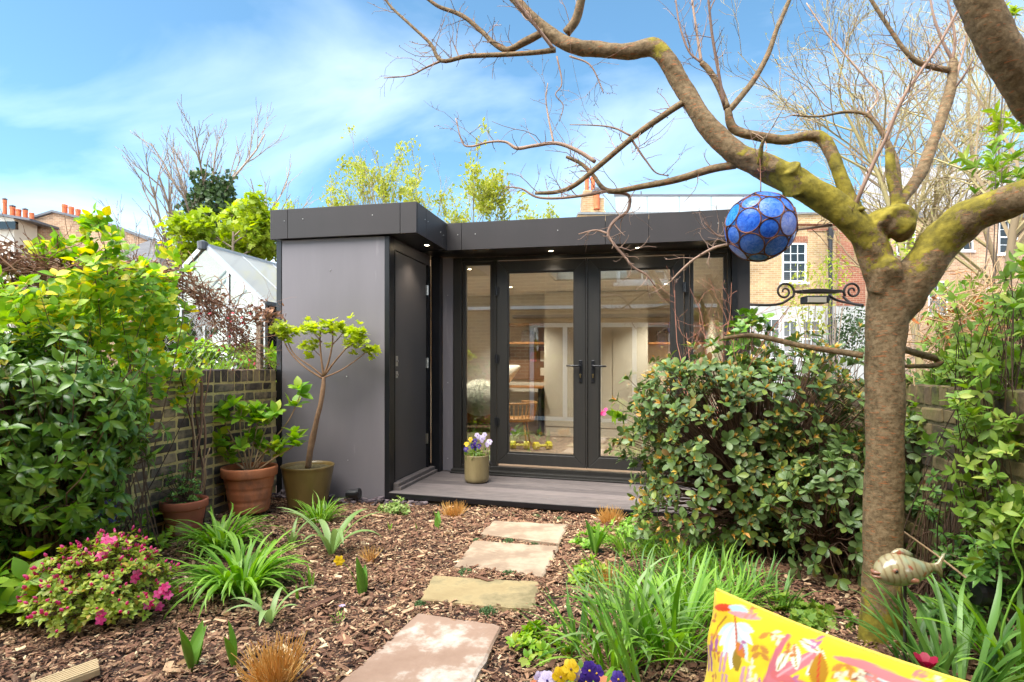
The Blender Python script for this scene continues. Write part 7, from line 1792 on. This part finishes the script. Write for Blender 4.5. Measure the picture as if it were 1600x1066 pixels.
# red twigged bare bush before the right side light
rb = P(1115, 640, 4.35) * A([1, 1, 0]); rt = thing('bare_bush', 'bare reddish twiggy bush in front of the right side light', 'shrub', rb)
r_ = np.random.default_rng(94); n = 9
p0 = rb + r_.normal(0, .06, (n, 3)) * A([1, 1, 0]); Pb = grow(p0, nrm(r_.normal(0, .22, (n, 3)) + A([0, 0, 1])), r_.uniform(1.3, 2.0, n), 9, .12, .03, r_); Rb = np.tile(np.linspace(.006, .002, 9), (n, 1))
g = Geo(); thin(g, Pb, Rb, 5); P2, R2 = branch_out(Pb, Rb, 6, .28, .8, 6, .2, .03, .45, .6, r_); thin(g, P2, np.maximum(R2, .0014), 4); P3, R3 = branch_out(P2, R2, 3, .5, .8, 5, .22, .02, .2, .7, r_); thin(g, P3, np.maximum(R3, .001), 3)
obj('twigs', g, m_twig_red, rt, kind='stuff')
pos, d, up = leaf_tips(P3, 1, r_, .004); s_ = r_.random(len(pos)) < .25
g = Geo(); scatter(g, L_TINY, pos[s_], d[s_], up[s_], .02); obj('buds', g, m_olive, rt, kind='stuff')
# camellia sprig behind the evergreen
shrub('camellia', 'camellia with a few red blooms behind the evergreen shrub', 'shrub', P(1165, 640, 4.4) * A([1, 1, 0]), P(1165, 545, 4.4), (.24, .2, .28), 40, 5, (.6, 1.3), (.06, .09), L_OVAL, m_choisya, 40, 95)
tu = P(952, 646, 4.6); tv = thing('tulip_bunch', 'drooping pink and green tulips left of the evergreen shrub', 'flowers', tu * A([1, 1, 0]))
g = Geo(); g.tube([tu * A([1, 1, 0]) + A([.35, 0, 0]), tu + A([.25, 0, -.1]), tu + A([.06, 0, .0])], [.004, .004, .003], 6, 4); obj('stem', g, m_strap, tv)
pos, d, up, L = rosettes(A([tu + A([.06, 0, 0]), tu + A([.1, 0, .0]), tu + A([.12, .02, -.03])]), A([[-.8, -.3, -.3]] * 3), 6, (.4, 1.0), (.06, .1), r_); g = Geo(); scatter(g, L_OVAL, pos, d, up, L); obj('foliage', g, m_young, tv, smooth=True)
for dx, dz in ((-.03, .01),):
    g = Geo(); scatter(g, PETAL, np.tile(tu + A([dx, 0, dz]), (6, 1)), nrm(r_.normal(0, .5, (6, 3)) + A([-1, -.2, 0])), r_.normal(0, 1, (6, 3)), .045); obj('bloom', g, m_pink, tv, smooth=True)

# ------------------------------------------------------------------ right hand climbers
r_ = np.random.default_rng(101)
def wall_band(spec, lab, name, T, mat, L, per, nobj, seed, tilt=(.6, 1.5), stems=m_stem, wid=1.0, dir0=A([-.5, -.3, .6])):
    q_ = np.random.default_rng(seed); tp = []
    for px, py, sx, sy, n, d0, d1 in spec:
        x = q_.normal(px, sx * .6, n); y = q_.normal(py, sy * .6, n); d = q_.uniform(d0, d1, n); tp.append(np.stack([(x - CX) / FPX * d, d, np.maximum(.03, CAM_H + (HY - y) / FPX * d)], -1))
    tp = np.vstack(tp); base = tp.mean(0) * A([1, 1, 0]) + A([.15, .1, 0]); root = thing(name, lab, 'climber', base)
    pos, d, up, LL = rosettes(tp, q_.normal(0, .5, tp.shape) + dir0, per, tilt, L, q_, .03)
    foliage(root, T, pos, d, up, LL, mat, nobj, wid=wid)
    g = Geo(); m = len(tp); s_ = np.linspace(0, 1, 7)[None, :, None]; b0 = base + q_.normal(0, .15, (m, 3)) * A([1, 1, 0]); mid = b0 * .4 + tp * .6 + A([0.1, .1, .2]) + q_.normal(0, .08, (m, 3))
    thin(g, (1 - s_) ** 2 * b0[:, None] + 2 * s_ * (1 - s_) * mid[:, None] + s_ ** 2 * tp[:, None], np.tile(np.linspace(.004, .0014, 7), (m, 1)), 3); obj('stems', g, stems, root, kind='stuff')
    return root
wall_band([(1570, 560, 60, 60, 130, 2.2, 2.7), (1555, 680, 60, 70, 150, 2.1, 2.6), (1590, 480, 30, 50, 40, 2.0, 2.5), (1510, 560, 40, 30, 40, 2.5, 3.0), (1580, 800, 40, 60, 70, 2.0, 2.3), (1530, 780, 40, 40, 35, 2.2, 2.5)], 'leafy green climber filling the right photo edge', 'honeysuckle', L_OVAL, m_green, (.028, .06), 6, 220, 102, wid=.8)
wall_band([(1490, 790, 40, 25, 40, 2.6, 2.9), (1500, 880, 40, 40, 50, 2.4, 2.7), (1470, 960, 30, 25, 40, 2.35, 2.6), (1550, 900, 40, 50, 50, 2.1, 2.4), (1480, 720, 30, 40, 25, 2.7, 3.0)], 'small leaved jasmine on the wall beside the fish', 'jasmine', L_LANC, m_jas, (.03, .05), 8, 120, 103, wid=1.2)
wall_band([(1470, 600, 25, 40, 30, 2.8, 3.2), (1520, 470, 50, 30, 36, 3.0, 3.6), (1490, 530, 40, 30, 30, 2.9, 3.3), (1470, 640, 40, 50, 60, 2.9, 3.2), (1500, 690, 40, 40, 40, 2.75, 3.0)], 'sparse green sprays on top of the right wall', 'honeysuckle', L_LANC, m_green, (.04, .08), 6, 60, 104)
# straw coloured dead stems heaped on the right wall
ds = thing('straw_heap', 'heap of straw coloured dead stems on the right wall', 'climber', P(1530, 640, 3.1) * A([1, 1, 0]))
n = 520; px = r_.normal(1535, 55, n); py = r_.normal(515, 32, n); dd = r_.uniform(2.7, 3.4, n)
p0 = np.stack([(px - CX) / FPX * dd, dd, CAM_H + (HY - py) / FPX * dd], -1)
g = Geo(); thin(g, grow(p0, nrm(r_.normal(0, .6, (n, 3)) + A([.5, -.2, .15])), r_.uniform(.08, .38, n), 6, .22, -.05, r_), r_.uniform(.0012, .0035, n)[:, None] * np.linspace(1, .6, 6)[None], 4); obj('stems', g, m_dry, ds, kind='stuff')
n = 130; px = r_.normal(1500, 40, n); py = r_.normal(500, 22, n); dd = r_.uniform(2.8, 3.4, n); p0 = np.stack([(px - CX) / FPX * dd, dd, CAM_H + (HY - py) / FPX * dd], -1)
g = Geo(); scatter(g, L_LANC, p0, rand_dirs(n, r_), rand_dirs(n, r_), r_.uniform(.03, .06, n)); obj('dry_leaves', g, RM('rust_leaf', [lin(190, 104, 50), lin(206, 132, 72), lin(166, 88, 44)], .7, .3), ds, kind='stuff')
for i, pts in enumerate(([(1408, 828, 2.4), (1480, 880, 2.3), (1540, 930, 2.2), (1600, 1000, 2.1), (1640, 1050, 2.05)], [(1412, 965, 2.3), (1440, 968, 2.25), (1470, 1000, 2.2), (1495, 1030, 2.15)])):
    g = Geo(); g.tube(PX(pts), [.004, .0045, .005, .005, .005][:len(pts)], 6, 5, .05, seed=i); obj('fallen_cane', g, m_pale_stem, smooth=True, label=['long pale cane leaning from the trunk down to the right', 'short bent pale cane below the fish'][i], cat='cane')
g = Geo(); g.tube(PX([(1606, 800, 1.95), (1582, 850, 1.95), (1598, 900, 1.95), (1580, 940, 1.95), (1565, 1000, 1.95), (1600, 1040, 1.95), (1640, 1060, 1.95)]), [.0035] * 7, 6, 6); obj('green_tendril', g, m_strap, smooth=True, label='curling pale green stem at the right photo edge', cat='stem')
# black lantern shape half hidden at lower right
lt = thing('garden_spotlight', 'black garden spotlight half hidden by jasmine on the right', 'spotlight', G(1552, 1010))
pL = P(1550, 935, 2.15)
g = Geo(); g.tube([pL + A([-.07, 0, .02]), pL + A([-.06, 0, .02]), pL + A([.04, .02, .0]), pL + A([.055, .02, 0])], [.04, .045, .042, .03], 16, 0); obj('housing', g, m_black, lt, smooth=False)
g = Geo(); g.tube([pL + A([0, 0, -.03]), A([pL[0], pL[1], -.03])], [.01, .008], 8, 0); obj('spike', g, m_black, lt)
def spot(label, p, d):
    root = thing('garden_spotlight', label, 'spotlight', A([p[0], p[1], 0])); d = nrm(A(d))
    g = Geo(); g.tube([p - d * .07, p - d * .06, p + d * .03, p + d * .032, p + d * .05], [.02, .036, .038, .046, .048], 18, 0); obj('housing', g, m_black, root, smooth=False)
    g = Geo(); g.tube([p + d * .0505, p + d * .052], [.043, .042], 18, 0); obj('lens', g, m_pane_far, root)
    g = Geo(); g.tube([p - A([0, 0, .02]), A([p[0], p[1], -.04])], [.01, .008], 8, 0); obj('spike', g, m_black, root)
spot('black spotlight lying on the slate beside the olive pot', P(553, 772, 4.66), (1, -.15, .05))
spot('black spotlight in the grasses right of the path', P(938, 868, 3.45), (-.8, .1, .35))
# grasses and strap leaves right of the path
GR = [(905, 1012, 34, .30, .005, m_strap_dk), (985, 1010, 60, .42, .010, m_strap_pale), (1050, 1030, 70, .45, .010, m_strap), (960, 1045, 40, .36, .008, m_strap), (1080, 985, 50, .34, .007, m_strap), (955, 935, 50, .26, .004, m_strap_dk), (1010, 920, 60, .28, .005, m_strap_dk), (1080, 925, 70, .26, .005, m_strap_dk), (1130, 900, 50, .24, .005, m_strap), (1180, 925, 40, .22, .005, m_strap_dk), (985, 868, 50, .22, .0065, m_strap), (1030, 872, 50, .24, .006, m_strap), (1100, 865, 40, .2, .005, m_strap_dk), (1215, 950, 30, .2, .005, m_strap_dk), (1060, 895, 70, .26, .0055, m_strap), (1150, 945, 60, .24, .0055, m_strap), (1120, 965, 60, .28, .006, m_strap), (1030, 960, 60, .3, .006, m_strap)]
GL_ = ['wispy dark grass beside the nearest slab', 'pale broad grassy clump in the middle of the right bed', 'tall green strap leaf clump left of the cushion', 'green strap leaves above the bottom pansies', 'strap leaf clump just behind the cushion corner', 'thin dark grass below the right spotlight', 'thin dark grass clump in the right bed centre', 'thin dark grass in front of the evergreen shrub', 'green grass below the evergreen shrub', 'short dark grass left of the ground cover', 'arching green leaves right of the tulips', 'arching green leaves below the pale plant', 'short grass under the evergreen shrub', 'short grass behind the cushion edge', 'fresh grass tuft below the middle of the evergreen shrub', 'fresh grass tuft left of the lobed ground cover', 'fresh grass tuft behind the top corner of the cushion', 'fresh grass tuft in the middle of the right bed']
for i, (px, py, n, L, W, mt) in enumerate(GR):
    strap_plant('grass_clump', GL_[i], 'grass', G(px, py), n, L, W, mt, .09, (.05, .75), (.3, 1.6), 'grass clumps right of the path', seed=300 + i)
for i, (px, py, n, L, W, lab) in enumerate(((1500, 1085, 46, .50, .011, 'arching strap leaves behind the cushion at the right'), (1590, 1075, 40, .46, .011, 'arching strap leaves in the bottom right corner'), (1440, 1060, 18, .34, .010, 'strap leaves between trunk and cushion'))):
    strap_plant('agapanthus', lab, 'plant', G(px, py), n, L, W, m_strap_dk if i != 1 else m_strap, .08, (.1, .7), (.4, 1.5), 'strap leaf plants at the bottom right', seed=330 + i)
strap_plant('iris', 'long yellow green blades crossing the bottom grasses', 'plant', G(1010, 1085), 9, .55, .011, m_tulip, .05, (.15, .6), (.0, .5), None, True, 9, .3, 340)
rt_ = P(1447, 1048, 1.75); tlp = thing('red_tulip', 'dark red tulip bloom behind the cushion edge', 'flower', A([rt_[0], rt_[1], 0]))
g = Geo(); g.tube([A([rt_[0], rt_[1], 0]), rt_], [.004, .003], 6, 0); obj('stem', g, m_strap, tlp)
for k in range(6):
    a = k * 1.047; g = Geo(); scatter(g, PETAL, A([rt_ + A([math.cos(a), math.sin(a), 0]) * .004]), A([[math.cos(a) * .35, math.sin(a) * .35, 1]]), A([[-math.cos(a), -math.sin(a), .3]]), .05); obj('petal', g, RM('tulip_red', [lin(150, 20, 52), lin(176, 34, 70)], .5, .3) if k == 0 else bpy.data.materials['tulip_red'], tlp, smooth=True)
# piece of grooved timber at the bottom edge
g = Geo(); c = G(128, 1052, .03); d = nrm(A([.62, .55, .08])); s = nrm(A([-.55, .62, 0])); u = np.cross(d, s)
tm_ = thing('timber_offcut', 'pale grooved timber offcut lying in the bark at the bottom left', 'timber', c - A([0, 0, .03]))
g.obox(c - d * .08, d * .13, s * .045, u * .012); obj('board', g, m_dry if False else PM('pale_timber', [lin(176, 150, 112), lin(206, 182, 140)], 10, .8, stretch=(1, 1, 1)), tm_, bevel=.002)
for k in range(6):
    g = Geo(); g.obox(c - d * .08 + s * (-.037 + k * .0148) + u * .0145, d * .13, s * .005, u * .0025); obj('ridge', g, bpy.data.materials['pale_timber'], tm_)
